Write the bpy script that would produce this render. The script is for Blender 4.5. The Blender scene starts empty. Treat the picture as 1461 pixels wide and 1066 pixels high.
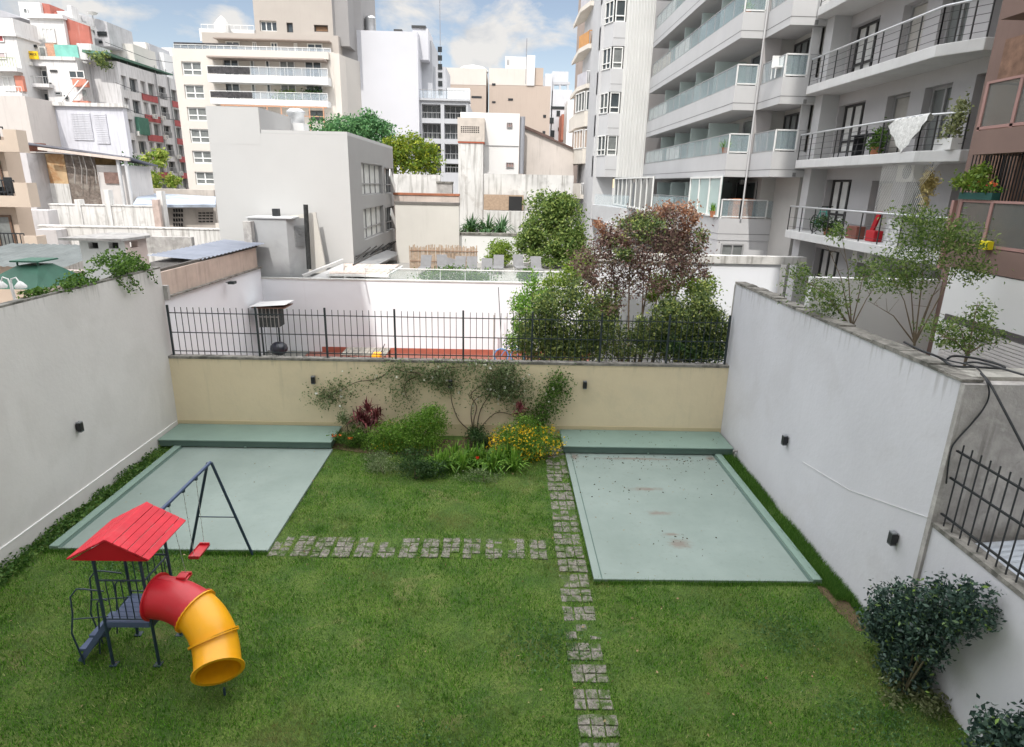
import bpy, math, random
import numpy as np
from mathutils import Vector, Matrix
R = math.radians
rnd = random.Random(7)
rng = np.random.default_rng(7)
scene = bpy.context.scene
COL = scene.collection

# ------------------------------------------------------------------ camera and measuring helper
FL, PITCH, YAW, ROLL = 882.44, 0.29825, 0.019876, -0.0226458
_f = Vector((math.sin(YAW)*math.cos(PITCH), math.cos(YAW)*math.cos(PITCH), -math.sin(PITCH)))
_r0 = Vector((math.cos(YAW), -math.sin(YAW), 0)); _d0 = _f.cross(_r0)
_r = _r0*math.cos(ROLL)+_d0*math.sin(ROLL); _d = -_r0*math.sin(ROLL)+_d0*math.cos(ROLL)
EYE = Vector((0, 0, 8))

def at(px, py, ax, v):
    """point of the real plane ax = v seen at a photo position (survey of the place)"""
    d = _r*(px-730.5)+_d*(py-533)+_f*FL
    i = 'xyz'.index(ax)
    return EYE+d*((v-EYE[i])/d[i])

cam = bpy.data.objects.new('camera', bpy.data.cameras.new('camera'))
COL.objects.link(cam)
cam.data.sensor_width = 36; cam.data.lens = FL/1461*36; cam.data.clip_end = 3000; cam.data.clip_start = .05
u_ = -_d; b_ = -_f
cam.matrix_world = Matrix(((_r.x, u_.x, b_.x, 0), (_r.y, u_.y, b_.y, 0), (_r.z, u_.z, b_.z, 8), (0, 0, 0, 1)))
scene.camera = cam

# ------------------------------------------------------------------ materials
MATS = {}
def new_mat(name):
    m = bpy.data.materials.new(name); m.use_nodes = True
    nt = m.node_tree; nt.nodes.clear()
    return m, nt, nt.nodes, nt.links

def N(nt, t, **kw):
    n = nt.nodes.new(t)
    for k, v in kw.items():
        if k.startswith('i_'):
            n.inputs[int(k[2:]) if k[2:].isdigit() else k[2:].replace('_', ' ')].default_value = v
        else: setattr(n, k, v)
    return n

def noise(nt, scale, detail=4, stretch=None, rough=.6, dist=0.):
    g = N(nt, 'ShaderNodeNewGeometry')
    mp = N(nt, 'ShaderNodeMapping')
    mp.inputs['Scale'].default_value = stretch or (1, 1, 1)
    nt.links.new(g.outputs['Position'], mp.inputs['Vector'])
    n = N(nt, 'ShaderNodeTexNoise')
    n.inputs['Scale'].default_value = scale; n.inputs['Detail'].default_value = detail
    n.inputs['Roughness'].default_value = rough; n.inputs['Distortion'].default_value = dist
    nt.links.new(mp.outputs[0], n.inputs['Vector'])
    return n.outputs[0]

def ramp(nt, src, stops):
    r = N(nt, 'ShaderNodeValToRGB'); e = r.color_ramp.elements
    while len(e) < len(stops): e.new(.5)
    for el, (p, c) in zip(e, stops):
        el.position = p; el.color = (c, c, c, 1) if isinstance(c, (int, float)) else (*c, 1)
    nt.links.new(src, r.inputs[0])
    return r.outputs[0]

def mixc(nt, fac, a, b, mode='MIX'):
    m = N(nt, 'ShaderNodeMix', data_type='RGBA', blend_type=mode)
    for k, v in ((0, fac), (6, a), (7, b)):
        if hasattr(v, 'is_linked') or hasattr(v, 'links'): nt.links.new(v, m.inputs[k])
        elif k == 0: m.inputs[0].default_value = v
        else: m.inputs[k].default_value = (*v, 1)
    return m.outputs[2]

def drips(nt, c, z0, z1, col, amt, thr=.5):
    """dirty water runs below a wall top"""
    g = N(nt, 'ShaderNodeNewGeometry'); sp = N(nt, 'ShaderNodeSeparateXYZ'); nt.links.new(g.outputs['Position'], sp.inputs[0])
    mr = N(nt, 'ShaderNodeMapRange'); mr.inputs[1].default_value = z0; mr.inputs[2].default_value = z1; mr.inputs[3].default_value = -.22; mr.inputs[4].default_value = .16
    nt.links.new(sp.outputs[2], mr.inputs[0])
    ad = N(nt, 'ShaderNodeMath', operation='ADD'); nt.links.new(noise(nt, 2.6, 6, (3, 3, .18)), ad.inputs[0]); nt.links.new(mr.outputs[0], ad.inputs[1])
    return mixc(nt, ramp(nt, ad.outputs[0], [(thr, 0.), (thr+.14, amt)]), c, col)

def S(name, col, rough=.85, var=.08, vs=1.3, streak=0., scol=(.12, .11, .1), sthr=.55, bump=.15, bs=25, metal=0., spec=.3, blot=0., bcol=None, bscale=.8, bthr=.55, coat=0., drip=None):
    if name in MATS: return MATS[name]
    m, nt, ns, lk = new_mat(name)
    c1 = tuple(c*(1-var) for c in col); c2 = tuple(min(1, c*(1+var)) for c in col)
    c = mixc(nt, ramp(nt, noise(nt, vs), [(.3, 0.), (.7, 1.)]), c1, c2)
    if blot:
        f = ramp(nt, noise(nt, bscale, 6, dist=.6), [(bthr, 0.), (bthr+.12, blot)])
        c = mixc(nt, f, c, bcol or tuple(x*.6 for x in col))
    if streak:
        f = ramp(nt, noise(nt, 1.6, 6, (3, 3, .22)), [(sthr, 0.), (sthr+.18, streak)])
        c = mixc(nt, f, c, scol)
    if drip: c = drips(nt, c, *drip)
    b = N(nt, 'ShaderNodeBsdfPrincipled'); b.inputs['Roughness'].default_value = rough
    b.inputs['Metallic'].default_value = metal; b.inputs['Specular IOR Level'].default_value = spec
    b.inputs['Coat Weight'].default_value = coat
    lk.new(c, b.inputs['Base Color'])
    if bump:
        bm = N(nt, 'ShaderNodeBump'); bm.inputs['Strength'].default_value = bump; bm.inputs['Distance'].default_value = .02
        lk.new(noise(nt, bs, 3), bm.inputs['Height']); lk.new(bm.outputs[0], b.inputs['Normal'])
    o = N(nt, 'ShaderNodeOutputMaterial'); lk.new(b.outputs[0], o.inputs[0])
    MATS[name] = m
    return m

def G(name, col=(.05, .06, .065), rough=.06, spec=.7, var=.3, vs=.5):
    """window glass seen from outside: dark room behind a mirror-like pane"""
    return S(name, col, rough, var, vs, bump=.03, bs=1.2, spec=spec)

def CLEAR(name, tint=(.75, .85, .83), alpha=.35, rough=.08):
    if name in MATS: return MATS[name]
    m, nt, ns, lk = new_mat(name)
    b = N(nt, 'ShaderNodeBsdfPrincipled'); b.inputs['Base Color'].default_value = (*tint, 1)
    b.inputs['Roughness'].default_value = rough; b.inputs['Alpha'].default_value = alpha
    o = N(nt, 'ShaderNodeOutputMaterial'); lk.new(b.outputs[0], o.inputs[0])
    MATS[name] = m
    return m

def LEAF(name, stops, trans=.3, rough=.55, patch=None):
    if name in MATS: return MATS[name]
    m, nt, ns, lk = new_mat(name)
    g = N(nt, 'ShaderNodeNewGeometry')
    c = ramp(nt, g.outputs['Random Per Island'], stops)
    if patch:
        f = ramp(nt, noise(nt, patch[1], 4), [(patch[2], 0.), (patch[2]+.14, patch[3])])
        c = mixc(nt, f, c, patch[0])
    b = N(nt, 'ShaderNodeBsdfPrincipled'); b.inputs['Roughness'].default_value = rough
    b.inputs['Specular IOR Level'].default_value = .3
    t = N(nt, 'ShaderNodeBsdfTranslucent'); mx = N(nt, 'ShaderNodeMixShader'); mx.inputs[0].default_value = trans
    lk.new(c, b.inputs['Base Color']); lk.new(c, t.inputs['Color'])
    lk.new(b.outputs[0], mx.inputs[1]); lk.new(t.outputs[0], mx.inputs[2])
    o = N(nt, 'ShaderNodeOutputMaterial'); lk.new(mx.outputs[0], o.inputs[0])
    MATS[name] = m
    return m

# ------------------------------------------------------------------ objects
LOC = {}
def props(o, label=None, cat=None, group=None, kind=None):
    for k, v in (('label', label), ('category', cat), ('group', group), ('kind', kind)):
        if v: o[k] = v
    return o

def thing(name, label, cat, loc, group=None):
    o = bpy.data.objects.new(name, None); COL.objects.link(o)
    o.location = loc; o.empty_display_size = .2; LOC[o] = Vector(loc)
    return props(o, label, cat, group)

class MB:
    def __init__(s): s.v = []; s.f = []; s.s = []
    def add(s, vs, fs, smooth=False):
        b = len(s.v); s.v += [tuple(v) for v in vs]
        s.f += [tuple(i+b for i in f) for f in fs]; s.s += [smooth]*len(fs); return s
    def poly(s, *pts): return s.add(pts, [tuple(range(len(pts)))])
    def box(s, x0, x1, y0, y1, z0, z1):
        if x0 > x1: x0, x1 = x1, x0
        if y0 > y1: y0, y1 = y1, y0
        if z0 > z1: z0, z1 = z1, z0
        return s.add([(x, y, z) for z in (z0, z1) for y in (y0, y1) for x in (x0, x1)],
                     [(0, 2, 3, 1), (4, 5, 7, 6), (0, 1, 5, 4), (2, 6, 7, 3), (0, 4, 6, 2), (1, 3, 7, 5)])
    def obox(s, c, a, b, d):
        c, a, b, d = map(Vector, (c, a, b, d))
        return s.add([c+a*i+b*j+d*k for k in (-1, 1) for j in (-1, 1) for i in (-1, 1)],
                     [(0, 2, 3, 1), (4, 5, 7, 6), (0, 1, 5, 4), (2, 6, 7, 3), (0, 4, 6, 2), (1, 3, 7, 5)])
    def bar(s, a, b, w, h=None, up=(0, 0, 1)):
        a, b = Vector(a), Vector(b); t = (b-a); L = t.length; t.normalize()
        u = Vector(up)
        if abs(t.dot(u)) > .95: u = Vector((0, 1, 0))
        x = t.cross(u).normalized(); y = x.cross(t)
        return s.obox((a+b)/2, t*(L/2), x*(w/2), y*((h or w)/2))
    def tube(s, pts, r, n=8, cap=True, smooth=True):
        pts = [Vector(p) for p in pts]; m = len(pts)
        rs = r if isinstance(r, (list, tuple)) else [r]*m
        vs = []; x = None
        for i, p in enumerate(pts):
            t = (pts[min(i+1, m-1)]-pts[max(i-1, 0)]).normalized()
            if x is None:
                x = t.cross(Vector((0, 0, 1)) if abs(t.z) < .9 else Vector((1, 0, 0))).normalized()
            else:
                x = (x-t*x.dot(t)).normalized()
            y = t.cross(x)
            for k in range(n):
                a = 2*math.pi*k/n; vs.append(p+(x*math.cos(a)+y*math.sin(a))*rs[i])
        fs = [(i*n+k, i*n+(k+1) % n, (i+1)*n+(k+1) % n, (i+1)*n+k) for i in range(m-1) for k in range(n)]
        s.add(vs, fs, smooth)
        if cap:
            s.add(vs[:n], [tuple(range(n))[::-1]]); s.add(vs[-n:], [tuple(range(n))])
        return s
    def lathe(s, c, prof, n=16, cap=True):
        vs = [(c[0]+r*math.cos(2*math.pi*k/n), c[1]+r*math.sin(2*math.pi*k/n), c[2]+z) for r, z in prof for k in range(n)]
        m = len(prof)
        s.add(vs, [(i*n+k, i*n+(k+1) % n, (i+1)*n+(k+1) % n, (i+1)*n+k) for i in range(m-1) for k in range(n)], True)
        if cap: s.add(vs[:n], [tuple(range(n))[::-1]]); s.add(vs[-n:], [tuple(range(n))])
        return s
    def prism(s, pts, d):
        """closed outline extruded by the vector d"""
        n = len(pts); d = Vector(d); pts = [Vector(p) for p in pts]
        return s.add(pts+[p+d for p in pts], [tuple(range(n))[::-1], tuple(range(n, 2*n))]+[(i, (i+1) % n, n+(i+1) % n, n+i) for i in range(n)])
    def build(s, name, mat, parent=None, label=None, cat=None, group=None, kind=None, bevel=0):
        me = bpy.data.meshes.new(name)
        v = np.array(s.v, dtype=np.float64).reshape(-1, 3)
        if parent is None:
            lo, hi = v.min(0), v.max(0); L = Vector(((lo[0]+hi[0])/2, (lo[1]+hi[1])/2, lo[2]))
        else: L = LOC[parent]
        v = v-np.array(L)
        me.from_pydata([tuple(p) for p in v], [], s.f)
        me.polygons.foreach_set('use_smooth', s.s); me.materials.append(mat); me.update()
        o = bpy.data.objects.new(name, me); COL.objects.link(o); LOC[o] = L
        if parent is None: o.location = L
        else: o.parent = parent
        if bevel:
            md = o.modifiers.new('bevel', 'BEVEL'); md.width = bevel; md.segments = 2; md.limit_method = 'ANGLE'
        return props(o, label, cat, group, kind)

def copy_tree(o, off=None, parent=None):
    c = o.copy(); COL.objects.link(c)
    if parent: c.parent = parent
    for ch in list(o.children): copy_tree(ch, None, c)
    if off is not None: c.location = Vector(o.location)+Vector(off)
    return c

# ---- facades with real openings
Z = Vector((0, 0, 1))
def facade(mb, O, U, Nn, W, z0, z1, ops, d=.15):
    O, U, Nn = Vector(O), Vector(U), Vector(Nn)
    P = lambda u, z, k=0.: Vector((O.x, O.y, 0))+U*u+Z*z-Nn*k
    us = sorted({0, W, *[o[0] for o in ops], *[o[1] for o in ops]}); zs = sorted({z0, z1, *[o[2] for o in ops], *[o[3] for o in ops]})
    us = [u for u in us if 0 <= u <= W]; zs = [z for z in zs if z0 <= z <= z1]
    for a, b in zip(us, us[1:]):
        for c, e in zip(zs, zs[1:]):
            mu, mz = (a+b)/2, (c+e)/2
            if any(o[0] < mu < o[1] and o[2] < mz < o[3] for o in ops): continue
            mb.poly(P(a, c), P(b, c), P(b, e), P(a, e))
    for a, b, c, e in [o[:4] for o in ops]:
        mb.poly(P(a, c), P(a, e), P(a, e, d), P(a, c, d)); mb.poly(P(b, c), P(b, e), P(b, e, d), P(b, c, d))
        mb.poly(P(a, c), P(b, c), P(b, c, d), P(a, c, d)); mb.poly(P(a, e), P(b, e), P(b, e, d), P(a, e, d))

def window(parent, O, U, Nn, u0, u1, z0, z1, d, fm, gm, cols=2, rows=1, fr=.06, rowat=None, name='window', sill=None):
    O, U, Nn = Vector(O), Vector(U), Vector(Nn)
    P = lambda u, z, k=0.: Vector((O.x, O.y, 0))+U*u+Z*z-Nn*k
    m = MB(); h = fr/2; dd = d-.035
    for u in [u0+h]+[u0+(u1-u0)*i/cols for i in range(1, cols)]+[u1-h]:
        m.obox(P(u, (z0+z1)/2, dd), U*h, Nn*.03, Z*((z1-z0)/2))
    zz = [z0+h, z1-h]+([z0+(z1-z0)*i/rows for i in range(1, rows)] if rowat is None else [z0+(z1-z0)*rowat])
    for z in zz: m.obox(P((u0+u1)/2, z, dd-.004), U*((u1-u0)/2-.003), Nn*.03, Z*h)
    w = m.build(name, fm, parent)
    g = MB(); g.obox(P((u0+u1)/2, (z0+z1)/2, d+.01), U*((u1-u0)/2), Nn*.01, Z*((z1-z0)/2)); g.build('pane', gm, w)
    if sill: MB().obox(P((u0+u1)/2, z0-.03, -.03), U*((u1-u0)/2+.06), Nn*.06, Z*.03).build('sill', sill, w)
    return w

def rail(a, b, h, n, r=.02, hor=0, top=.03, posts=True, infill=True):
    """bars between two foot points"""
    m = MB(); a, b = Vector(a), Vector(b)
    m.bar(a+Z*h, b+Z*h, top*1.4)
    if infill and not hor:
        m.bar(a+Z*.06, b+Z*.06, top)
    for i in range(n+1):
        p = a.lerp(b, i/n); m.bar(p, p+Z*h, r)
    for k in range(hor):
        z = h*(k+1)/(hor+1); m.bar(a+Z*z, b+Z*z, r*.8)
    return m

# ---- leaves
def leaf_arrays(c, size, aspect=.5, up=.0, droop=0., dirs=None):
    n = len(c)
    d = rng.normal(size=(n, 3)) if dirs is None else dirs+rng.normal(size=(n, 3))*.35
    d[:, 2] += up-droop; d /= np.linalg.norm(d, axis=1)[:, None]+1e-9
    q = rng.normal(size=(n, 3)); q[:, 2] *= .6
    s = np.cross(d, q); s /= np.linalg.norm(s, axis=1)[:, None]+1e-9
    nn = np.cross(d, s)
    L = size*(.6+.8*rng.random(n))[:, None]; w = L*aspect
    v = np.stack([c-d*L*.5, c+s*w*.5+nn*L*.06, c+d*L*.5-nn*L*.12, c-s*w*.5+nn*L*.06], 1).reshape(-1, 3)
    return v

def leaf_obj(name, v, k, mat, parent, **kw):
    """v: n*k vertices, every k of them one leaf"""
    n = len(v)//k; me = bpy.data.meshes.new(name)
    L = LOC[parent] if parent else Vector((0, 0, 0)); v = v-np.array(L)
    me.vertices.add(n*k); me.vertices.foreach_set('co', v.ravel())
    me.loops.add(n*k); me.loops.foreach_set('vertex_index', np.arange(n*k, dtype=np.int32))
    me.polygons.add(n); me.polygons.foreach_set('loop_start', np.arange(0, n*k, k, dtype=np.int32))
    me.materials.append(mat); me.update(calc_edges=True); me.validate()
    o = bpy.data.objects.new(name, me); COL.objects.link(o); LOC[o] = L
    if parent: o.parent = parent
    return props(o, **kw)

def clumps(blobs, n, spread=.22, shell=.55, k=None):
    """points gathered in clumps inside ellipsoids (x,y,z,rx,ry,rz)"""
    w = np.array([b[3]*b[4]*b[5] for b in blobs])**.67; w /= w.sum(); out = []
    for b, q in zip(blobs, w):
        m = max(4, int(n*q)); kk = k or max(6, int(m/60))
        d = rng.normal(size=(kk, 3)); d /= np.linalg.norm(d, axis=1)[:, None]
        rr = (shell+(1.02-shell)*rng.random(kk))[:, None]
        cc = d*rr
        i = rng.integers(0, kk, m); p = cc[i]+rng.normal(size=(m, 3))*spread
        out.append(np.array(b[:3])+p*np.array(b[3:6]))
    return np.concatenate(out)

def limbs(mb, base, tips, r0, r1, n=6, sag=.0):
    base = Vector(base)
    for t in tips:
        t = Vector(t); m = base.lerp(t, .5)+Vector((rnd.uniform(-.1, .1), rnd.uniform(-.1, .1), .12))*(t-base).length*.5
        mb.tube([base, base.lerp(m, .5), m, m.lerp(t, .55), t], [r0, r0*.85, (r0+r1)/2, r1*1.3, r1], n)

def plant(name, label, cat, base, blobs, n, size, lm, stems=None, sm=None, group=None, aspect=.5, spread=.22, shell=.5, up=0., stem_r=(.02, .006), leafname='foliage'):
    t = thing(name, label, cat, base, group)
    leaf_obj(leafname, leaf_arrays(clumps(blobs, n, spread, shell), size, aspect, up), 4, lm, t)
    if sm:
        m = MB(); limbs(m, base, stems or [(b[0], b[1], b[2]+b[5]*.3) for b in blobs], *stem_r); m.build('stem' if name not in ('tree',) else 'trunk', sm, t)
    return t
ORD = ['first', 'second', 'third', 'fourth', 'fifth', 'sixth', 'seventh', 'eighth', 'ninth', 'tenth', 'eleventh', 'twelfth', 'thirteenth', 'fourteenth', 'fifteenth', 'sixteenth', 'seventeenth', 'eighteenth', 'nineteenth', 'twentieth', 'twenty-first', 'twenty-second', 'twenty-third']
# ------------------------------------------------------------------ palette
wallw = S('wall_paint_lilac_white', (.55, .55, .58), .8, .05, .45, streak=.14, scol=(.42, .41, .41), sthr=.58, blot=.3, bcol=(.46, .45, .46), bscale=.55, bthr=.5, bump=.25, bs=9, drip=(3.9, 5.2, (.24, .23, .22), .4, .62))
walll = S('wall_paint_grey_white', (.61, .59, .575), .8, .05, .45, streak=.12, scol=(.42, .41, .4), sthr=.58, blot=.3, bcol=(.5, .48, .46), bscale=.5, bthr=.5, bump=.25, bs=9, drip=(4.3, 5.35, (.25, .24, .22), .4, .6))
cream = S('wall_paint_cream', (.7, .6, .42), .8, .05, .7, streak=.25, scol=(.42, .38, .27), sthr=.58, blot=.2, bcol=(.5, .46, .34), bscale=.9, bthr=.52, bump=.25, bs=9, drip=(1.7, 2.6, (.3, .28, .2), .3, .62))
skirt = S('skirting_paint_ochre', (.55, .47, .3), .8, .05, 1, bump=.1)
moss = S('weathered_coping', (.22, .21, .19), .95, .35, 4, blot=.8, bcol=(.07, .07, .06), bscale=3, bthr=.48, bump=.6, bs=30)
concrete = S('rough_concrete', (.36, .345, .33), .95, .25, 2.2, streak=.6, scol=(.15, .14, .125), sthr=.52, blot=.6, bcol=(.5, .485, .46), bscale=2.6, bthr=.52, bump=.7, bs=18)
darkiron = S('dark_green_iron', (.018, .03, .034), .5, .2, 8, bump=.05, spec=.5)
blackiron = S('black_iron', (.02, .022, .025), .5, .2, 6, bump=.05, spec=.4)
lampblk = S('lamp_black', (.012, .012, .014), .35, .1, 5, bump=.0, spec=.5)
lampglass = S('lamp_grey_glass', (.16, .17, .18), .2, .1, 5, bump=.0, spec=.6)
white = S('white_plaster', (.68, .68, .67), .85, .03, .6, streak=.1, scol=(.55, .54, .52), sthr=.6, bump=.1)
stained = S('stained_white_plaster', (.6, .59, .57), .9, .08, .6, streak=.65, scol=(.2, .185, .165), sthr=.5, blot=.5, bcol=(.34, .31, .28), bscale=1.2, bump=.3)
mossy = S('mossy_grey_plaster', (.6, .59, .57), .95, .12, .8, streak=.7, scol=(.2, .19, .17), sthr=.5, blot=.5, bcol=(.25, .24, .22), bscale=.7, bump=.3)
bark = S('grey_brown_bark', (.12, .09, .065), .95, .3, 8, bump=.6, bs=40)

# ------------------------------------------------------------------ ground, lawn
def lawn_mat():
    m, nt, ns, lk = new_mat('lawn_turf')
    c = mixc(nt, ramp(nt, noise(nt, 1.1, 6), [(.35, 0.), (.62, 1.)]), (.055, .125, .013), (.13, .2, .03))
    c = mixc(nt, ramp(nt, noise(nt, 26, 4), [(.35, 0.), (.7, .8)]), c, (.025, .05, .008))
    c = mixc(nt, ramp(nt, noise(nt, .75, 7, (1, 1.2, 1), .7, .8), [(.56, 0.), (.7, .6)]), c, (.22, .19, .08))
    b = N(nt, 'ShaderNodeBsdfPrincipled'); b.inputs['Roughness'].default_value = .95; lk.new(c, b.inputs[0])
    bm = N(nt, 'ShaderNodeBump'); bm.inputs['Distance'].default_value = .03; lk.new(noise(nt, 60, 4), bm.inputs['Height']); lk.new(bm.outputs[0], b.inputs['Normal'])
    o = N(nt, 'ShaderNodeOutputMaterial'); lk.new(b.outputs[0], o.inputs[0])
    return m
MB().box(-1200, 1200, -300, 2400, -.5, -.12).build('ground', S('city_ground', (.2, .19, .18), .95, .2, .2), kind='structure')
XL, XR, YB = -10.45, 7.32, 18.9
# lawn sheet with a gentle unevenness
lm = MB(); nx, ny = 60, 60
vv = [(XL+(11.5-XL)*i/nx, .2+(YB-.2)*j/ny, .012*math.sin(i*.9+j*.5)+.01*math.sin(j*1.3)-.004) for j in range(ny+1) for i in range(nx+1)]
lm.add(vv, [(j*(nx+1)+i, j*(nx+1)+i+1, (j+1)*(nx+1)+i+1, (j+1)*(nx+1)+i) for j in range(ny) for i in range(nx)], True)
lm.build('lawn', lawn_mat(), kind='structure')

# stepping stones
stone = S('worn_grey_paver', (.2, .185, .16), .95, .45, 16, blot=.95, bcol=(.055, .095, .02), bscale=5, bthr=.47, bump=.9, bs=45)
stones = []
def paver(cx, cy, w, d, nu, nv, label, group):
    m = MB()
    for i in range(nu):
        for j in range(nv):
            x0 = cx-w/2+w*i/nu+.004+rnd.uniform(0, .01); x1 = cx-w/2+w*(i+1)/nu-.004-rnd.uniform(0, .01)
            y0 = cy-d/2+d*j/nv+.004+rnd.uniform(0, .01); y1 = cy-d/2+d*(j+1)/nv-.004-rnd.uniform(0, .01)
            if rnd.random() < .03: continue
            z = .014+rnd.uniform(-.008, .008); J = lambda: rnd.uniform(-.01, .01)
            q4 = [(x0+J(), y0+J()), (x1+J(), y0+J()), (x1+J(), y1+J()), (x0+J(), y1+J())]
            m.prism([(a, b, -.02) for a, b in q4], (rnd.uniform(-.003, .003), 0, z+.02))
    m.build('paving_slab', stone, None, label, 'paving slab', group, bevel=.008); stones.append((cx-w/2, cx+w/2, cy-d/2, cy+d/2))
rows = [7.02, 7.53, 8.04, 8.6, 9.12, 9.63, 10.14, 10.69, 11.18, 11.72, 12.25, 12.78, 13.32, 13.86, 14.38, 14.9, 15.42, 15.94, 16.46, 16.98, 17.5, 18.0]
for i, y in enumerate(rows):
    cx = 1.585+.014*(y-7)+rnd.uniform(-.02, .02)
    paver(cx, y, .64, .42 if y < 11 else .46, 3, 2, 'mossy grey slab of the long straight garden path, %s from the bottom' % ORD[i], 'paving slabs of the long path')
cxs = [-4.89, -4.42, -3.95, -3.48, -3.0, -2.51, -2.02, -1.53, -1.05, -.57, -.07, .43, .93]
for i, x in enumerate(cxs):
    paver(x+rnd.uniform(-.015, .015), 12.36+rnd.uniform(-.02, .02), .4, .8, 2, 4, 'rough grey paving slab in the short cross path, %s from the left green cover' % ORD[i], 'paving slabs of the cross path')

# ------------------------------------------------------------------ green covered slabs
gcov = None
def cover_mat(name, stains):
    m, nt, ns, lk = new_mat(name)
    c = mixc(nt, ramp(nt, noise(nt, .6, 5), [(.3, 0.), (.7, 1.)]), (.185, .235, .21), (.235, .29, .265))
    c = mixc(nt, ramp(nt, noise(nt, 9, 5), [(.55, 0.), (.75, .3)]), c, (.15, .18, .15))
    g = N(nt, 'ShaderNodeNewGeometry')
    for sx, sy, rx, ry in stains:
        mp = N(nt, 'ShaderNodeMapping'); mp.vector_type = 'TEXTURE'
        mp.inputs['Location'].default_value = (sx, sy, 0); mp.inputs['Scale'].default_value = (rx, ry, 50)
        lk.new(g.outputs['Position'], mp.inputs[0])
        ln = N(nt, 'ShaderNodeVectorMath', operation='LENGTH'); lk.new(mp.outputs[0], ln.inputs[0])
        ad = N(nt, 'ShaderNodeMath', operation='MULTIPLY_ADD'); ad.inputs[1].default_value = 1.9; lk.new(noise(nt, 5, 7, (1, 2.2, 1), .75), ad.inputs[0]); lk.new(ln.outputs['Value'], ad.inputs[2])
        f = ramp(nt, ad.outputs[0], [(1.0, .65), (1.0, 0.)]) if False else None
        mr = N(nt, 'ShaderNodeMapRange'); mr.inputs[1].default_value = 1.15; mr.inputs[2].default_value = 1.75; mr.inputs[3].default_value = .75; mr.inputs[4].default_value = 0
        lk.new(ad.outputs[0], mr.inputs[0])
        c = mixc(nt, mr.outputs[0], c, (.17, .125, .1))
    b = N(nt, 'ShaderNodeBsdfPrincipled'); b.inputs['Roughness'].default_value = .62; lk.new(c, b.inputs[0])
    bm = N(nt, 'ShaderNodeBump'); bm.inputs['Strength'].default_value = .15; bm.inputs['Distance'].default_value = .02
    lk.new(noise(nt, 6, 4), bm.inputs['Height']); lk.new(bm.outputs[0], b.inputs['Normal'])
    o = N(nt, 'ShaderNodeOutputMaterial'); lk.new(b.outputs[0], o.inputs[0])
    return m
green_edge = S('green_paint_edge', (.15, .22, .19), .6, .08, 2, blot=.4, bcol=(.13, .16, .13), bscale=3, bump=.2)
green_top = S('green_paint_box_lid', (.19, .27, .23), .6, .06, 1.2, blot=.3, bcol=(.17, .22, .18), bscale=4, bthr=.6, bump=.2)
green_dark = S('green_paint_box_face', (.085, .135, .115), .6, .08, 2, bump=.2)
cover_l = cover_mat('green_cover_paint', [])
cover_r = cover_mat('green_cover_paint_muddy', [(4.05, 15.25, .75, .16), (4.1, 13.95, .5, .16), (4.15, 12.95, .4, .1), (4.25, 12.55, .42, .3), (2.3, 17.3, .2, .35), (6.5, 17.3, .25, .3), (4.2, 17.2, 1.9, .12)])
def cover(x0, x1, y0, y1, kerb, mat, label):
    t = thing('pool_cover', label, 'green cover', ((x0+x1)/2, y0, 0), 'green painted covers')
    MB().box(x0, x1, y0, y1, -.1, .06).build('cover_panel', mat, t, bevel=.01)
    k = MB()
    if kerb < 0: k.box(x0-.01, x0+.19, y0-.01, y1+.01, -.1, .115)
    else: k.box(x1-.19, x1+.01, y0-.01, y1+.01, -.1, .115)
    k.build('kerb', green_top, t, bevel=.015)
    s = MB()
    if kerb < 0: s.box(x0+.2, x0+.26, y0+.02, y1-.01, .06, .066)
    else:
        s.box(x1-.27, x1-.2, y0+.02, y1-.01, .06, .066); MB().box(x0+.16, x0+.185, y0+.02, y1-.01, .06, .064).build('painted_line', green_dark, t)
    s.build('gutter', green_dark, t)
    return t
cover(-9.92, -5.12, 12.1, 17.62, -1, cover_l, 'clean pale green painted cover on the left behind the swing frame')
cover(2.05, 6.9, 11.17, 17.62, 1, cover_r, 'pale green painted cover on the right with brown mud stains')
def gbox(x0, x1, y0, label):
    t = thing('roller_box', label, 'green box', ((x0+x1)/2, y0, 0), 'long green boxes along the cream wall')
    MB().box(x0, x1, y0, YB-.03, .27, .31).build('lid', green_top, t, bevel=.008)
    MB().box(x0+.02, x1-.02, y0+.02, YB-.04, .09, .268).build('case', green_dark, t)
    m = MB()
    for k in range(5): x = x0+.1+(x1-x0-.26)*k/4; m.box(x, x+.06, y0+.1, y0+.5, -.05, .088)
    m.build('foot', blackiron, t)
    MB().box((x0+x1)/2-.03, (x0+x1)/2+.03, y0-.01, y0+.02, .02, .12).build('latch', green_top, t)
gbox(-10.4, -5.14, 17.55, 'long low green box against the cream wall in the left corner')
gbox(1.98, 7.26, 17.5, 'long low green box against the cream wall in the right corner, sprinkled with leaves')
# dry leaves blown on the right cover
pts = []
for _ in range(190):
    x = rnd.uniform(2.2, 6.6); y = 17.4-abs(rnd.gauss(0, .35)) if rnd.random() < .6 else rnd.uniform(14.6, 17.3)
    pts.append((x, y, .075))
for _ in range(45): pts.append((rnd.uniform(2.1, 7.1), rnd.uniform(17.6, 18.8), .318))
for _ in range(25): pts.append((rnd.gauss(4.3, .35), rnd.gauss(12.6, .3), .072))
P_ = np.array(pts); dd = rng.normal(size=(len(P_), 3)); dd[:, 2] *= .1
leaf_obj('dry_leaves', leaf_arrays(P_, .042, .6, dirs=dd*3), 4, LEAF('dry_leaf', [(0, (.05, .035, .02)), (.5, (.1, .06, .03)), (1, (.06, .07, .03))], .05), None, kind='stuff', label='small dry brown leaves scattered over the right green cover', cat='dry leaves')

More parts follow.
